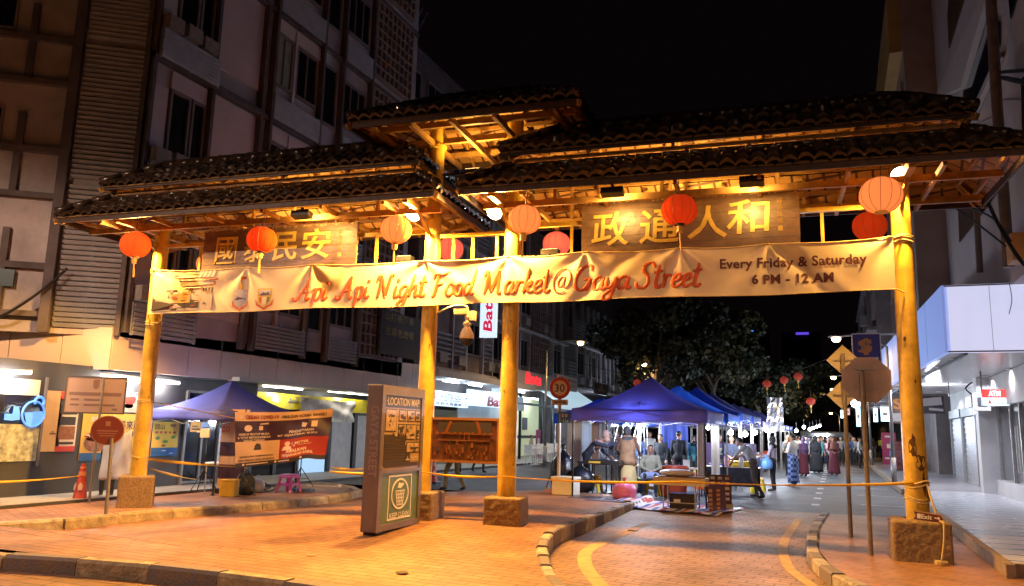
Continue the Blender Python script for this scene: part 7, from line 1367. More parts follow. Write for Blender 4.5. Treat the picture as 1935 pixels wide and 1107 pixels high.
# barrels and tubs
def bin_(label, c, r, hh, m, name='bin'):
    c = Vector(c); t = thing(name, label, 'bin', tuple(c)); b = MB(); b.lathe([(r*.82, 0), (r*.86, .02), (r, hh*.92), (r*1.07, hh*.93), (r*1.07, hh), (r*.97, hh), (r*.8, .04)], 20, c); b.build('body', m, t, 'auto'); b = MB(); b.lathe([(r*1.0, hh+.0), (r*.98, hh+.04), (.02, hh+.05)], 20, c); b.build('lid', m, t, 'auto')
m_ob = mat('orange_plastic', (.55, .10, .02), .4)
bin_('orange plastic bin behind the sitting woman, left one', (AY(1257, 890, 21.4).x, 21.4, .0), .26, .72, m_ob); bin_('orange red plastic bin right of the other behind the sitting woman', (AY(1278, 890, 21.3).x, 21.3, -.0), .30, .74, mat('red_plastic', (.42, .06, .02), .4))
table('small table with a white kettle behind the orange bins', (AY(1300, 880, 22.2).x, 22.2, -.02), .9, .6, .72)
pot('white kettle on the small table behind the bins', (AY(1297, 875, 22.2).x, 22.2, .70), .09, .2, M_white)
# second stall: yellow trays, dark cloth table
c = Vector((AX(1385, 915, -3.3).x, 23.0, -.02)); c = Vector((AY(1385, 905, 23.2).x, 23.2, -.02)); t = table('long table with a dark cloth front in the second tent', c, 1.5, .7, .76); b = MB(); b.box(c+Vector((0, -.36, .5)), (1.5, .012, .5)); b.build('cloth_front', mat('charcoal_cloth', (.035, .035, .05), .8, var=.4, scale=5), t)
for k, (dx, z, lab) in enumerate(((.15, .9, 'large yellow tray cover on the second stall table'), (.3, .80, 'yellow tub in front of the tray cover on the second stall'), (-.05, .79, 'low yellow tray at the left of the second stall'))):
    q = c+Vector((dx, -.02+.12*k, .765)); t = thing('food_tray', lab, 'tray', tuple(q)); b = MB(); b.box(q+ZU*.06, (.36, .25, .12)); o = b.build('tub', mat('tray_yellow', (.68, .50, .02), .4), t); bevel(o, .03); b = MB(); b.box(q+ZU*.135, (.40, .28, .025)); o = b.build('lid', MATS['tray_yellow'], t)
for k, (px, lab) in enumerate(((1372, 'pink bottle on the second stall table'), (1400, 'white stacked cups on the second stall table'))): 
    q = Vector((AY(px, 850, 23.0).x, 23.0, .745)); t = thing('bottle', lab, 'bottle', tuple(q)); b = MB(); b.lathe([(.06, 0), (.065, .02), (.065, .22), (.025, .27), (.025, .3)], 12, q); b.build('body', mat('pink_bottle', (.6, .25, .35), .4) if k == 0 else M_white, t, True); b = MB(); b.lathe([(.03, .3), (.03, .33), (.001, .335)], 10, q); b.build('cap', P_red if k == 0 else M_white, t)
q = AY(1390, 850, 25.6); t = thing('stall_banner', 'dark purple stall banner with pale letters behind the yellow trays', 'banner', tuple(q)); b = MB(); b.box((q.x-.15, 25.7, .98), (1.5, .02, .75)); b.build('sheet', mat('dark_purple_sheet', (.06, .03, .09), .5), t); b = MB(); text(b, 'zy', (AY(1366, 852, 25.7).x+.0, 25.685, 1.05), (1, 0, 0), ZU, .4, .03, height=.3, width=.34); b.build('letters', mat('pale_green_print', (.5, .52, .4), .5), t)
t = thing('storage_bin', 'black storage bin under the second stall table', 'bin', tuple(c+Vector((-.55, -.1, 0)))); b = MB(); b.box(c+Vector((-.55, -.12, .22)), (.32, .3, .44)); b.build('tub', MATS['crate_black'], t); b = MB(); b.box(c+Vector((-.55, -.12, .45)), (.35, .33, .03)); b.build('lid', MATS['crate_black'], t)
stool('yellow plastic stool at the right of the second stall by the leaning man', (AY(1432, 905, 25).x, 25, -.02), m_sy, .4)
b = MB(); q = Vector((AY(1424, 895, 24.2).x, 24.2, -.02)); t = thing('plastic_bottle', 'tall yellow bottle standing on the road at the second stall', 'bottle', tuple(q)); b.lathe([(.09, 0), (.1, .02), (.1, .28), (.04, .36), (.04, .4)], 12, q); b.build('body', MATS['tray_yellow'], t, True); b = MB(); b.lathe([(.045, .4), (.045, .44), (.001, .445)], 10, q); b.build('cap', M_white, t)
# more of the row's tables and crates
cl_ = [cloth_m('stall_blue', (.04, .08, .3)), cloth_m('stall_cream', (.5, .42, .3)), cloth_m('stall_red', (.3, .03, .04))]
for k, lab in enumerate(('blue-clothed food table in the third tent', 'cream-clothed food table in the fourth tent', 'red-clothed food table in the fifth tent by the silver sheet', 'blue-clothed food table in the sixth tent', 'cream-clothed food table in the seventh tent', 'red-clothed food table in the eighth tent')):
    c_ = Vector((-3.3, 26.3+3.25*k, -.02)); t = table(lab, c_, .7, 1.9, .76, rz=0); b = MB(); b.box(c_+Vector((.36, 0, .48)), (.014, 1.9, .54)); b.box(c_+Vector((0, -.96, .48)), (.7, .014, .54)); b.build('cloth_front', cl_[k % 3], t)
    for j in range(5):
        q = c_+Vector((random.uniform(-.2, .2), -.75+.37*j, .762)); col = random.choice((M_alu, M_white, MATS['tray_yellow'], P_red, m_ob)); pot('food pan set out on one of the row tables', q, random.uniform(.11, .16), random.uniform(.07, .16), col, 'food pans on the row tables')
cm_ = [('blue', mat('crate_blue', (.04, .10, .42), .45)), ('white', M_white), ('orange', m_ob)]
for k in range(15):
    nm_, mm = cm_[k % 3]; q = Vector((random.uniform(-5.5, -3.4), 22.4+1.25*k, -.02)); q.z += .0; t = thing('crate', nm_+' plastic crate on the ground inside the market tents', 'crate', tuple(q), nm_+' crates in the market tents'); rz_ = random.uniform(-.3, .3); b = MB()
    for s_ in (-1, 1): M_ = Matrix.Rotation(rz_, 3, 'Z'); b.box(q+M_ @ Vector((.24*s_, 0, .16)), (.03, .36, .32), rz_); b.box(q+M_ @ Vector((0, .18*s_, .16)), (.51, .03, .32), rz_)
    b.box(q+ZU*.02, (.48, .36, .03), rz_); b.build('tub', mm, t); b = MB()
    for j in range(3): b.box(q+Vector((-.12+.12*j, .03*(j-1), .24+.03*j)), (.12, .2, .2), rz_)
    b.build('packets', P_ye if k % 2 else P_gn, t)
# --- people of the market
def stand(label, px, py, h, to, top, bottom, **k):
    z = k.pop('z', -.02); p = at(px, py, z); return person(label, p, face_to(p, to), h, k.pop('J', None), top, bottom, **k)
p = at(1368, 934, -.02); J = lean({}, .55); J.update(elL=(.22, -.40, 1.12), wrL=(.16, -.55, .92), elR=(-.22, -.36, 1.12), wrR=(-.12, -.62, 1.0), head=(0, -.40, 1.46), ankL=(.1, .28, .085), kneeL=(.1, .02, .5), toeL=(.11, .14, .035))
pm = at(1426, 940, -.02)
person('man in a pale tee leaning over the yellow trays at the second stall', pm, face_to(pm, (pm[0]-3, pm[1]+.8, 0)), 1.68, J, mat('cloth_pale_tee', (.55, .52, .52), .85, var=.15, scale=5, bump=.12), cloth_m('brown_trousers', (.09, .06, .05)), cloth_m('sandal', (.06, .04, .03)), sleeve='short', hair='short', vox=.011, detail=True)
J = dict(elR=(-.25, -.12, 1.12), wrR=(-.10, -.30, 1.08), elL=(.24, -.08, 1.1), wrL=(.10, -.30, 1.05))
stand('woman in black headscarf and mauve shawl holding a blue bag', 1462, 928, 1.62, (-4.5, 26, 0), cloth_m('mauve', (.36, .30, .36)), BLK, hijab=BLK, hair=None, vox=.013, J=J, mask=W_MASK)
q = Vector(at(1448, 928, -.02)); bag('translucent blue carrier bag held by the woman in the black headscarf', (q.x+.05, q.y-.1, .62), .16, .12, .34, mat('blue_carrier', (.12, .28, .6), .35, bump=.3, scale=6), 12)
m_plaid = bpy.data.materials.new('blue_checked_sarong'); m_plaid.use_nodes = True; nt = m_plaid.node_tree; bs = nt.nodes['Principled BSDF']; tc = nt.nodes.new('ShaderNodeTexCoord'); ck = nt.nodes.new('ShaderNodeTexChecker'); ck.inputs['Scale'].default_value = 11; ck.inputs[1].default_value = (.02, .04, .16, 1); ck.inputs[2].default_value = (.20, .26, .42, 1); nt.links.new(tc.outputs['Object'], ck.inputs['Vector']); nt.links.new(ck.outputs['Color'], bs.inputs['Base Color']); bs.inputs['Roughness'].default_value = .9
J = dict(elR=(-.26, -.06, 1.12), wrR=(-.05, -.22, 1.16), elL=(.26, -.06, 1.12), wrL=(.08, -.24, 1.10))
stand('heavy man in white tee and blue checked sarong with folded arms', 1500, 919, 1.72, (-5.5, 30, 0), WHT, m_plaid, sleeve='short', hair='short', vox=.013, bulk=1.25, skirt=(m_plaid, .12, 1.0, .22, .19), J=J, loose=.02)
JA = dict(elR=(-.22, -.10, 1.1), wrR=(-.08, -.28, 1.05), elL=(.22, -.10, 1.1), wrL=(.1, -.28, 1.02))
crowd = [('woman in violet headscarf and maroon skirt right behind the sarong man', 1520, 900, 1.6, (-5, 40, 0), cloth_m('violet', (.14, .07, .16)), MAR, dict(hijab=cloth_m('violet', (.14, .07, .16)), skirt=(MAR, .1, .95, .24, .16), drape=(.3, .02))), ('woman in a long black robe and headscarf carrying a bag, back turned', 1543, 894, 1.66, (-2, 60, 0), BLK, BLK, dict(hijab=BLK, skirt=(BLK, .08, 1.0, .30, .18), drape=(.4, .03))), ('woman in maroon dress and headscarf walking toward the gate', 1577, 898, 1.66, (-.2, 10, 0), MAR, MAR, dict(hijab=cloth_m('brick', (.22, .08, .06)), skirt=(MAR, .08, 1.0, .26, .17), drape=(.3, -.02), J=JA)), ('person in pale pink headscarf just left of the maroon dress', 1568, 890, 1.58, (-1, 10, 0), cloth_m('blush', (.50, .30, .30)), BLK, dict(hijab=cloth_m('blush', (.50, .30, .30)), drape=(.3, -.02))), ('man in blue shirt seen between the two sign posts', 1606, 882, 1.7, (0, 10, 0), cloth_m('blue_shirt', (.05, .09, .22)), BLK, dict(J=JA)), ('man in navy tee and jeans walking by the right kerb', 1652, 869, 1.72, (-2, 90, 0), NV, DEN, dict(sleeve='short')), ('woman in white top standing in front of the blue boxes', 1528, 886, 1.55, (-4, 50, 0), WHT, BLK, dict(hijab=cloth_m('lilac', (.3, .28, .4)))), ('distant person in dark shirt in mid street', 1590, 870, 1.7, (0, 10, 0), NV, BLK, {}), ('distant person in pale shirt in mid street', 1600, 866, 1.65, (0, 10, 0), WHT, DEN, {}), ('distant walker in grey by the far right shops', 1636, 866, 1.7, (0, 10, 0), cloth_m('grey', (.2, .2, .2)), BLK, {}), ('distant person in red shirt amid the crowd', 1583, 864, 1.65, (0, 200, 0), cloth_m('red_shirt', (.3, .03, .03)), DEN, {}), ('distant person in black at the far end of the tents', 1560, 866, 1.7, (0, 200, 0), BLK, BLK, {}), ('distant person in teal amid the crowd', 1572, 862, 1.62, (0, 10, 0), cloth_m('teal', (.04, .16, .18)), BLK, {}), ('distant person in cream far up the street', 1566, 860, 1.65, (0, 10, 0), CRM, BLK, {}), ('distant person in dark blue far up the street', 1594, 859, 1.7, (0, 200, 0), cloth_m('blue_shirt', (.05, .09, .22)), BLK, {}), ('distant person farthest up the street beside the lamp', 1577, 855, 1.7, (0, 200, 0), cloth_m('grey', (.2, .2, .2)), BLK, {}), ('distant walker in white far right of the crowd', 1612, 862, 1.68, (0, 200, 0), WHT, BLK, {})]
for lab, px, py, h, to, a, b_, k in crowd:
    k = dict(k); k.setdefault('hair', None if 'hijab' in k else 'short'); k.setdefault('vox', .018 if py > 880 else .026); stand(lab, px, py, h, to, a, b_, **k)
rs_c = random.Random(11); srcs = [o for o in bpy.data.objects if o.name.startswith('person') and o.type == 'EMPTY' and o.get('label', '').startswith('distant')]
for k in range(40):
    c = copy_tree(rs_c.choice(srcs)); y = rs_c.uniform(42, 100); c.location = (rs_c.uniform(-2.2, 1.2), y, -.02); c.rotation_euler = (0, 0, rs_c.uniform(0, 6.28)); c['label'] = 'tiny dim figure deep in the far crowd between the tents and the right shops'; c['group'] = 'far crowd'
# dim figures inside the stalls
for lab, x, y, h, to, top_, kk in (('person in a black shirt standing behind the orange bins', AY(1283, 860, 24.2).x, 24.2, 1.7, (-4, 30, 0), BLK, {}), ('person with dark ponytail behind the sitting woman', AY(1248, 850, 24.8).x, 24.8, 1.6, (-6, 20, 0), BLK, dict(hair='long')), ('person in teal with a black headscarf behind the small table', AY(1312, 850, 26.5).x, 26.5, 1.58, (-4, 20, 0), cloth_m('teal', (.04, .16, .18)), dict(hijab=BLK, hair=None)), ('person in blue crouched at the back of the lit stall', AY(1205, 850, 26).x, 26, 1.6, (-4, 20, 0), cloth_m('blue_shirt', (.05, .09, .22)), {}), ('dim vendor in navy behind the yellow trays', AY(1383, 850, 25.1).x, 25.1, 1.62, (-3, 20, 0), NV, {}), ('dim vendor in black farther back in the second stall', AY(1360, 850, 27).x, 27, 1.65, (-3, 20, 0), BLK, {}), ('vendor in grey in the fourth stall', AY(1490, 850, 36).x, 36, 1.66, (-2, 20, 0), cloth_m('grey', (.2, .2, .2)), dict(hijab=cloth_m('orange', (.4, .15, .05)), hair=None)), ('vendor in dark clothes in the far left row near the cafe', AY(1165, 850, 29).x, 29, 1.65, (-3, 20, 0), BLK, {}), ('person in white shirt walking behind the fan', AY(1228, 850, 30).x, 30, 1.68, (-9, 20, 0), WHT, {})):
    kk = dict(kk); kk.setdefault('hair', 'short'); person(lab, (x, y, -.02), face_to((x, y, 0), to), h, JA if 'vendor' in lab else None, top_, BLK, vox=.018, **kk)
m_camo = mat('camouflage_cloth', (.14, .13, .07), .9, var=.75, scale=11, dirt=(.03, .03, .02))
J = dict(ankL=(.1, -.22, .1), kneeL=(.1, -.22, .50), toeL=(.11, -.38, .05), ankR=(-.1, .26, .13), kneeR=(-.1, -.02, .50), toeR=(-.11, .14, .06))
p = at(858, 928, 0.); person('soldier in camouflage trousers and boots walking behind the picture board', p, face_to(p, (p[0]-3, p[1]+1, 0)), 1.7, J, m_camo, m_camo, BLK, hair='short', vox=.014)
p = at(903, 893, -.02); person('distant person in dark trousers walking past right of the picture board', p, face_to(p, (p[0]+3, p[1]-2, 0)), 1.66, J, cloth_m('grey', (.2, .2, .2)), BLK, BLK, vox=.02)
p = at(868, 893, -.02); person('second distant person behind the picture board beside the soldier', p, face_to(p, (p[0]-3, p[1]-2, 0)), 1.66, None, NV, BLK, BLK, vox=.02)
p = (AY(1043, 840, 38).x-.0, 38.5, .06); q = AX(1043, 830, -15.0); person('man with black hair sitting far inside the yellow cafe', (-16.2, q.y, .06), PI/2, 1.66, {**dict(pelvis=(0, .06, .50), hipL=(.10, .04, .50), hipR=(-.10, .04, .50), kneeL=(.13, -.38, .52), kneeR=(-.13, -.38, .52), ankL=(.14, -.36, .085), ankR=(-.16, -.30, .085), toeL=(.15, -.5, .035), toeR=(-.18, -.44, .035)), **shift(('waist', 'chest', 'neck', 'head', 'shL', 'shR', 'elL', 'elR', 'wrL', 'wrR'), (0, .06, -.42), J0)}, CRM, BLK, vox=.02)
p = at(1668, 862, .15); p = (2.9, AX(1668, 862, 2.9).y, .15); person('attendant in a bright yellow vest by the magenta banner on the right walkway', p, face_to(p, (0, 20, 0)), 1.62, JA, mat('hi_vis_yellow', (.62, .62, .05), .7), BLK, BLK, hair='short', vox=.02)
q = Vector((2.85, AX(1680, 862, 2.9).y-1.5, .15)); t = thing('standing_banner', 'magenta roll-up banner with a pale square on the right walkway', 'banner', tuple(q)); b = MB(); b.box(q+ZU*.95, (.75, .03, 1.75)); b.box(q+ZU*.04, (.8, .25, .07)); b.build('sheet', MATS['magenta_sheet'], t); b = MB(); b.box(q+Vector((0, -.02, 1.05)), (.24, .012, .24)); b.box(q+Vector((0, -.02, 1.6)), (.4, .012, .1)); b.box(q+Vector((0, -.02, .35)), (.5, .012, .1)); b.build('print', P_wh, t)
# --- left side: sheet, stand, table, bags, banner
p = at(208, 943, .0); person('person standing hidden behind the white sheet left of the left pole', (p[0]-.3, p[1]+.15, .0), .6, 1.66, dict(elL=(.3, -.1, 1.2), wrL=(.38, -.2, 1.25), elR=(-.3, -.1, 1.2), wrR=(-.38, -.2, 1.25)), MAR, BLK, BLK, hair='short', vox=.014)
b = MB(); A0, A1, A2, A3 = AY(197, 836, 12.1), AY(250, 812, 11.9), AY(247, 906, 11.9), AY(186, 907, 12.1); V = []
for j in range(13):
    for i in range(13):
        u, v = i/12, j/12; q = A0.lerp(A1, u).lerp(A3.lerp(A2, u), v); V.append(q+Vector((.6, -.8, 0))*(.025*math.sin((u*1.5+v*2.2)*4)+.015*math.sin((u*2-v)*7)))
b.add(V, [(j*13+i, j*13+i+1, (j+1)*13+i+1, (j+1)*13+i) for j in range(12) for i in range(12)]); o = b.build('cloth_sheet', mat('white_dirty_sheet', (.62, .58, .55), .8, var=.12, scale=5), None, True); o.modifiers.new('thickness', 'SOLIDIFY').thickness = .004; tag(o, 'white square sheet stretched behind the oval sign, tied at its corners', 'cloth')
# covid banner between two stands
c00, c10, c01, c11 = AY(444, 885, 14.4), AY(614, 868, 15.2), AY(443, 778, 14.4), AY(631, 772, 15.4)
ca_ = (c10-c00); ca_.z = 0; 
def cv(u, v, d=0.):
    q = c00.lerp(c10, u).lerp(c01.lerp(c11, u), v); nn_ = Vector((ca_.y, -ca_.x, 0)).normalized(); w_ = .035*math.sin(u*3+v*2)+.05*max(0, u-.6)*math.sin((u*1.1+v*.9)*12)+.012*math.sin(u*17+v*9)*math.sin(v*7)-.05*math.exp(-((u-.82+.5*(1-v)*.5)/.06)**2); q = q+nn_*(d-w_)
    q.z -= .05*math.sin(PI*u)*(v-.2) - .10*math.exp(-((u-.78)/.12)**2)*(1-v)*.6; return q
t = thing('covid_banner', 'sagging dark red covid prevention banner tied up before the indigo tent', 'banner', tuple(c00-ZU*.1)); cm = [mat('covid_cream', (.48, .30, .20), .45), mat('covid_purple', (.032, .010, .036), .45), mat('covid_red', (.26, .02, .01), .45), mat('covid_black', (.02, .012, .015), .45)]
b = MB(); n, m_ = 40, 24; V = [cv(i/n, j/m_) for j in range(m_+1) for i in range(n+1)]
for j in range(m_):
    for i in range(n):
        u, v = (i+.5)/n, (j+.5)/m_; b.mi = 3 if v < .085 else (0 if v > .83 else (1 if v > .45 else (0 if u < .47 else 2))); k = j*(n+1)+i
        b.f.append((k, k+1, k+n+2, k+n+1)); b.m.append(b.mi)
b.v = [tuple(v) for v in V]; o = b.build('sheet', cm, t, True)
def cvt(mb, s, u, v, wd, hh, bold=.02):
    Vg, Fg = glyphs(s, bold, 0.); x0 = min(q.x for q in Vg); x1 = max(q.x for q in Vg); y0 = min(q.y for q in Vg); y1 = max(q.y for q in Vg); mb.add([cv(u+((q.x-x0)/(x1-x0)-.5)*wd, v+((q.y-y0)/(y1-y0)-.5)*hh, .012) for q in Vg], Fg)
b = MB(); cvt(b, 'CEGAH COVID-19', .28, .905, .34, .075, .04); b.build('heading', mat('dark_red_ink', (.20, .008, .006), .5), t); b = MB(); cvt(b, 'AMALKAN NORMA BAHARU', .71, .905, .46, .065, .03); cvt(b, 'MENJALANI PEMERIKSAAN', .23, .18, .36, .04); cvt(b, 'SUHU BADAN SEBELUM MASUK', .23, .12, .4, .04); b.build('dark_wording', P_ink, t)
b = MB(); cvt(b, 'PENDAFTARAN', .70, .60, .26, .05); cvt(b, 'MY SEJAHTERA/ BUKU', .66, .53, .42, .05); cvt(b, 'SEMBUR PELITUP MUKA', .2, .59, .32, .04); cvt(b, '& TETAP MENGGUNAKAN', .2, .53, .34, .04); cvt(b, 'SARUNG TANGAN', .2, .475, .22, .04); cvt(b, 'AMALKAN', .66, .22, .22, .06, .04); cvt(b, 'PENJARAKAN SOSIAL', .68, .135, .34, .07, .04); cvt(b, '1 METER', .70, .365, .18, .05); b.build('lettering', mat('covid_pale_letter', (.55, .42, .36), .5), t)
def cvp(mb, pts, d=.011): mb.add([cv(u, v, d) for u, v in pts], [tuple(range(len(pts)))])
b = MB(); b.mi = 0
cvp(b, [(.56+.03*math.cos(a), .37+.045*math.sin(a)) for a in np.linspace(0, 2*PI, 14, endpoint=False)]); cvp(b, [(.50, .24), (.62, .24), (.60, .31), (.57, .33), (.55, .33), (.52, .31)]); cvp(b, [(.62, .325), (.82, .325), (.82, .317), (.62, .317)]); cvp(b, [(.62, .321), (.645, .345), (.645, .297)]); cvp(b, [(.14+.04*math.cos(a), .70+.06*math.sin(a)) for a in np.linspace(0, 2*PI, 14, endpoint=False)]); cvp(b, [(.25, .66), (.29, .66), (.29, .74), (.25, .74)]); cvp(b, [(.26, .765), (.35, .77), (.35, .80), (.26, .785)]); cvp(b, [(.70, .68), (.74, .66), (.76, .74), (.70, .77)]); cvp(b, [(.8, .66), (.86, .66), (.86, .78), (.8, .78)])
cvp(b, [(.07+.018*math.cos(a), .905+.03*math.sin(a)) for a in np.linspace(0, 2*PI, 10, endpoint=False)], .012); b.mi = 1; cvp(b, [(.2, .30), (.28, .30), (.27, .40), (.23, .42), (.21, .38)], .013); b.mi = 0
for u in (.09, .44, .72): cvp(b, [(u+.014*math.cos(a), .045+.022*math.sin(a)) for a in np.linspace(0, 2*PI, 10, endpoint=False)], .012)
cvp(b, [(.12, .035), (.36, .035), (.36, .055), (.12, .055)], .0125); cvp(b, [(.47, .035), (.60, .035), (.60, .055), (.47, .055)], .0125)
b.build('print', [mat('covid_pale_picture', (.50, .36, .32), .5), P_dk], t)
def tripod(label, p, hh, head=None):
    p = Vector(p); t = thing('tripod_stand', label, 'stand', tuple(p), 'black tripod stands'); b = MB(); b.tube([p+ZU*.25, p+ZU*hh], .014, 8); b.build('pole', M_black, t)
    for k in range(3): a = 2*PI*k/3+.5; b = MB(); b.tube([p+ZU*.5, p+Vector((.36*math.cos(a), .36*math.sin(a), 0))], .011, 6); b.tube([p+ZU*.22, p+Vector((.2*math.cos(a), .2*math.sin(a), .21))], .007, 5); b.build('leg', M_black, t)
    if head:
        b = MB(); b.box(p+Vector((0, -.05, hh)), head, .5); o = b.build('holder', M_white, t); bevel(o, .015); b = MB(); b.box(p+Vector((-.12, -.06, hh+.03)), (.16, .04, .03), .5); b.build('pump', M_white, t)
    return t
tripod('black tripod stand holding the left end of the covid banner', at(452, 936, 0), 1.95); tripod('black tripod stand with a white dispenser left of the folding stand table', AX(381, 930, -13.0), 1.28, (.2, .1, .2)); tripod('black tripod stand at the right end of the covid banner behind the stool', (G(566, 920, 0).x, G(566, 920, 0).y, 0), 1.6)
t = thing('roll_banner', 'narrow pale roll banner partly hidden behind the left edge of the covid banner', 'banner', tuple(at(438, 934, 0))); a = AY(434, 772, 14.75); b = MB(); b.box((a.x+.18, 14.78, 1.02), (.62, .015, 1.75), .35); b.build('sheet', cm[0], t); b = MB(); b.box((a.x+.18, 14.76, 1.0), (.60, .012, .3), .35); b.box((a.x+.18, 14.76, .5), (.60, .012, .3), .35); b.build('print', cm[1], t); b = MB(); text(b, 'CO', (a.x-.0, 14.68, 1.44), (.94, .34, 0), ZU, .2, .03, width=.2, height=.13); b.build('lettering', P_red, t); b = MB(); b.box((a.x+.18, 14.78, .06), (.66, .12, .1), .35); b.build('base', M_black, t)
table('small white folding table under the indigo tent', (AX(425, 925, -13.1).x, AX(425, 925, -13.1).y+.0, 0), .9, .5, .68, M_white, .2, M_alu)
q = Vector(at(432, 938, 0)); t = thing('storage_box', 'mustard yellow box on the pavement beside the tripod', 'box', tuple(q)); b = MB(); b.box(q+ZU*.17, (.34, .3, .34), .4); o = b.build('box', mat('mustard', (.55, .32, .02), .5, var=.2, scale=6), t); bevel(o, .02); b = MB(); b.box(q+ZU*.35, (.36, .32, .03), .4); b.build('lid', MATS['mustard'], t)
q = Vector(at(464, 935, 0)); t = thing('backpack', 'black backpack slumped behind the tripod', 'bag', tuple(q)); b = MB(); b.ball(q+ZU*.24, (.22, .16, .26), 16, 10); b.ball(q+Vector((.05, -.12, .15)), (.14, .08, .14), 12, 8); b.ball(q+Vector((0, 0, .1)), (.24, .17, .12), 12, 8); V, F = remesh(b, .02, 2); m2 = MB(); m2.v = V; m2.f = F; m2.m = [0]*len(F); m2.build('body', cloth_m('black', (.016, .016, .02)), t, True); b = MB(); b.tube(spline([q+Vector((-.06, 0, .47)), q+Vector((0, 0, .55)), q+Vector((.06, 0, .47))], 5), .012, 6); b.build('strap', M_black, t)
bag('crumpled white bag on the pavement right of the backpack', at(486, 930, 0), .17, .14, .32, mat('white_plastic', (.65, .62, .62), .35, bump=.4, scale=7), 21)
q = Vector(at(510, 929, 0)); b = MB()
for k in range(3): b.tube([q+Vector((.14*(1-.1*k)*math.cos(a)-.12*k, .10*math.sin(a), .02+.03*k+.1*(1+math.sin(a))*.5)) for a in np.linspace(0, 2*PI, 20)], .012, 5)
tag(b.build('cable_coil', M_black), 'loose coil of black cable on the pavement left of the magenta stool', 'cable')
q = Vector(at(574, 929, 0)); b = MB(); V = []
for j in range(8):
    for i in range(12): V.append((q.x-.32+.62*i/11, q.y-.14+.28*j/7+.05*math.sin(i), .015+.05*abs(math.sin(i*1.3+j*.9))+.02*math.sin(j*2.)))
b.add(V, [(j*12+i, j*12+i+1, (j+1)*12+i+1, (j+1)*12+i) for j in range(7) for i in range(11)]); o = b.build('crumpled_cloth', mat('blue_rag', (.12, .2, .42), .7), None, True); o.modifiers.new('thickness', 'SOLIDIFY').thickness = .004; tag(o, 'crumpled blue cloth lying right of the magenta stool', 'cloth')
q = Vector(at(620, 921, 0)); t = thing('white_stick', 'white stick with a knob lying on the pavement near the kiosk', 'stick', tuple(q)); b = MB(); b.tube([q+Vector((-.6, -.1, .03)), q+Vector((.25, .1, .03))], .014, 6); b.build('stick', M_white, t); b = MB(); b.ball(q+Vector((.28, .1, .04)), .05, 10, 7); b.build('knob', M_white, t)
# a little litter
for k, (px, py, lab) in enumerate(((938, 986, 'small flattened litter at the foot of the third plinth'), (1195, 1003, 'small scrap of litter on the lane'), (588, 1052, 'dead leaf on the plaza paving'), (760, 1085, 'pale scrap on the plaza paving near the bottom edge'))):
    q = Vector(G(px, py, .05 if k == 0 else (-.08 if k == 1 else .0))); zq = zg(q.x, q.y); b = MB(); b.add([(q.x+.1*math.cos(a)*random.uniform(.5, 1.2), q.y+.07*math.sin(a)*random.uniform(.5, 1.2), zq+.012+.012*random.random()) for a in np.linspace(0, 2*PI, 9, endpoint=False)], [tuple(range(9))]); o = b.build('litter', mat('litter_pale', (.35, .3, .25), .8) if k % 2 == 0 else mat('litter_dark', (.08, .05, .04), .8)); o.modifiers.new('thickness', 'SOLIDIFY').thickness = .006; tag(o, lab, 'litter')
# right walkway goods
for k, (px, py, m, lab) in enumerate(((1694, 862, mat('tarp_blue', (.05, .08, .3), .6), 'blue covered goods stack by the far right shop'), (1700, 880, mat('goods_maroon', (.14, .03, .03), .6), 'dark red goods stack just left of the end pole'))):
    q = Vector((2.75, AX(px, py, 2.75).y, .15)); t = thing('goods_stack', lab, 'goods', tuple(q)); b = MB()
    for j in range(4): b.box(q+Vector((random.uniform(-.05, .05), random.uniform(-.1, .1), .16+.3*j)), (.6-.04*j, .7, .28), random.uniform(-.15, .15))
    b.build('boxes', m, t); b = MB(); b.ball(q+Vector((0, 0, 1.25)), (.3, .35, .12), 12, 8); b.build('cover', m, t, True)
q = Vector(at(1556, 872, -.02)); t = thing('cool_box', 'large blue box with a white lid standing in the far street among the crowd', 'cooler', tuple(q)); b = MB(); b.box(q+ZU*.5, (1.6, .9, 1.0)); b.build('tub', mat('cart_blue', (.05, .12, .42), .5), t); b = MB(); b.box(q+ZU*1.05, (1.7, 1.0, .5)); b.build('lid', mat('cart_white', (.5, .55, .6), .5), t)
q = AY(1565, 812, 75); t = thing('van', 'distant white van parked across the far end of the street', 'van', (q.x, 75, -.02)); c = Vector((q.x, 75, 0)); b = MB(); b.prism([c+Vector(p_) for p_ in ((-2.3, 0, .4), (2.4, 0, .4), (2.4, 0, 1.1), (1.7, 0, 2.1), (-2.3, 0, 2.15))], (0, 1.9, 0)); o = b.build('body', mat('van_white', (.5, .5, .52), .4, coat=.5), t); bevel(o, .1); b = MB(); b.box(c+Vector((-.4, -.015, 1.65)), (3.2, .03, .6)); b.build('window', M_glass if False else M_glass, t)
for x in (-1.5, 1.6): b = MB(); b.lathe([(.001, -.1), (.34, -.1), (.34, .1), (.001, .1)], 16, c+Vector((x, 0, .32)), M=Matrix.Rotation(R(90), 3, 'X')); b.build('wheel', M_black, t)
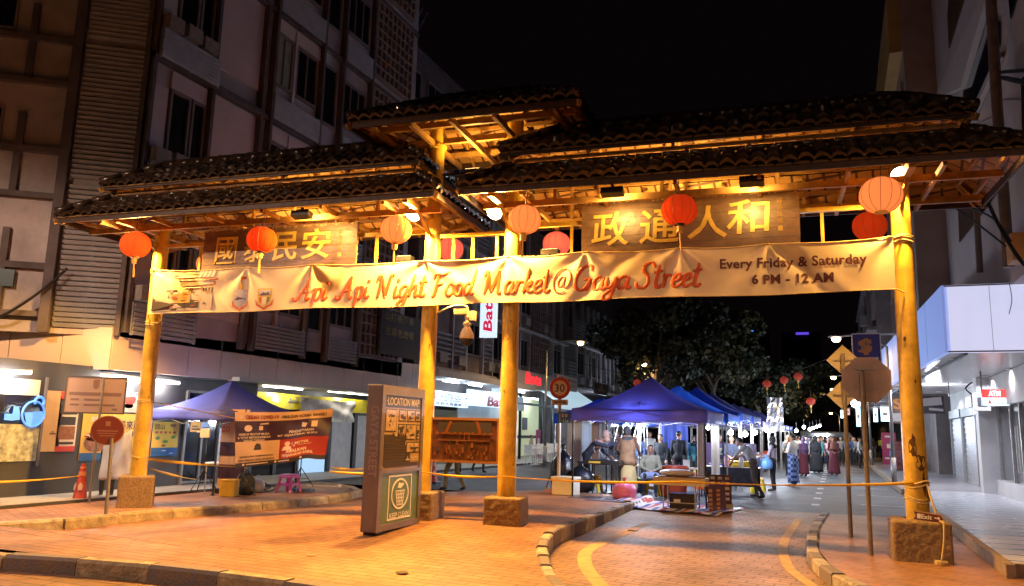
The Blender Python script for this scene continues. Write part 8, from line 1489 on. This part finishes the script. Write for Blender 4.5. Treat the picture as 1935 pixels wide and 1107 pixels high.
# ------------------------------------------------------------------ trees
m_leafs = [mat('leaf_dark', (.014, .02, .009), .55), mat('leaf_mid', (.02, .027, .010), .55), mat('leaf_olive', (.06, .052, .016), .55)]; m_bark = mat('bark', (.10, .075, .055), .9, var=.4, scale=8, bump=.6)
def tree(label, x, y, h, cr, cz, n, seed, leaf=.34):
    rs = np.random.RandomState(seed); t = thing('street_tree', label, 'tree', (x, y, -.02), 'trees along the street'); b = MB(); r0 = .2
    b.tube(spline([(x, y, -.02), (x+.12, y, h*.25), (x-.1, y+.1, h*.5), (x+.05, y, h*.72)], 5), [r0*(1-.7*i/15) for i in range(16)], 9)
    tips = []
    for k in range(9):
        a = rs.uniform(0, 2*PI); z0 = h*rs.uniform(.3, .6); rr = cr*rs.uniform(.5, .85); e = Vector((x+rr*math.cos(a), y+rr*math.sin(a), cz+rs.uniform(-.35, .5)*cr)); s_ = Vector((x, y, z0)); m_ = s_.lerp(e, .5)+ZU*.3; b.tube(spline([s_, m_, e], 5), [.09*(1-.8*i/10) for i in range(11)], 6); tips.append(e)
    b.build('trunk', m_bark, t, True)
    cl = []
    for k in range(34):
        if k < 18: a = tips[k % len(tips)]; c = np.array(a)+rs.normal(0, .45, 3)
        else:
            d = rs.normal(0, 1, 3); d /= np.linalg.norm(d); c = np.array((x, y, cz))+d*np.array((cr, cr, cr*.72))*rs.uniform(.45, .95)
        cl.append((c, rs.uniform(.5, 1.05)*cr*.36, rs.randint(3)))
    V = []; F = []; Mi = []
    for i in range(n):
        c, r, mi = cl[rs.randint(len(cl))]; d = rs.normal(0, 1, 3); d /= np.linalg.norm(d); p = c+d*r*rs.uniform(.35, 1.0)**.6*np.array((1, 1, .8)); q = rs.normal(0, 1, 3); q[2] -= .6; q /= np.linalg.norm(q); u = np.cross(q, rs.normal(0, 1, 3)); u /= np.linalg.norm(u); l = leaf*rs.uniform(.6, 1.3); w_ = l*.32; k = len(V); V += [tuple(p-q*l/2), tuple(p+u*w_), tuple(p+q*l/2), tuple(p-u*w_)]; F.append((k, k+1, k+2, k+3)); Mi.append(mi if rs.rand() > .25 else rs.randint(3))
    m2 = MB(); m2.v = V; m2.f = F; m2.m = Mi; m2.build('crown', m_leafs, t)
tree('large dark tree with a broad crown behind the purple tent, nearest on the left', -9.0, 44, 9, 3.6, 6.6, 9000, 1); tree('dark dense tree rising just right of the purple tent peak', -6.3, 46, 9.5, 3.5, 6.7, 9000, 2); tree('dark tree with yellowish lit lower leaves over the blue tents', -4.4, 52, 8, 2.8, 5.3, 8000, 3); tree('farther dark tree right of the others before the open sky', -4.2, 66, 8, 3.0, 5.2, 8000, 4); tree('smallest far dark tree near the lamps at the end of the street', -2.6, 84, 9, 3.6, 6.0, 6000, 5, .45); tree('dark tree far behind at the left between the grey block and the lamp', -10.8, 58, 10, 3.6, 7.4, 7000, 6, .4); tree('far dark tree low on the horizon beyond the tents', -5.8, 104, 9, 4.5, 6.4, 5000, 7, .55)
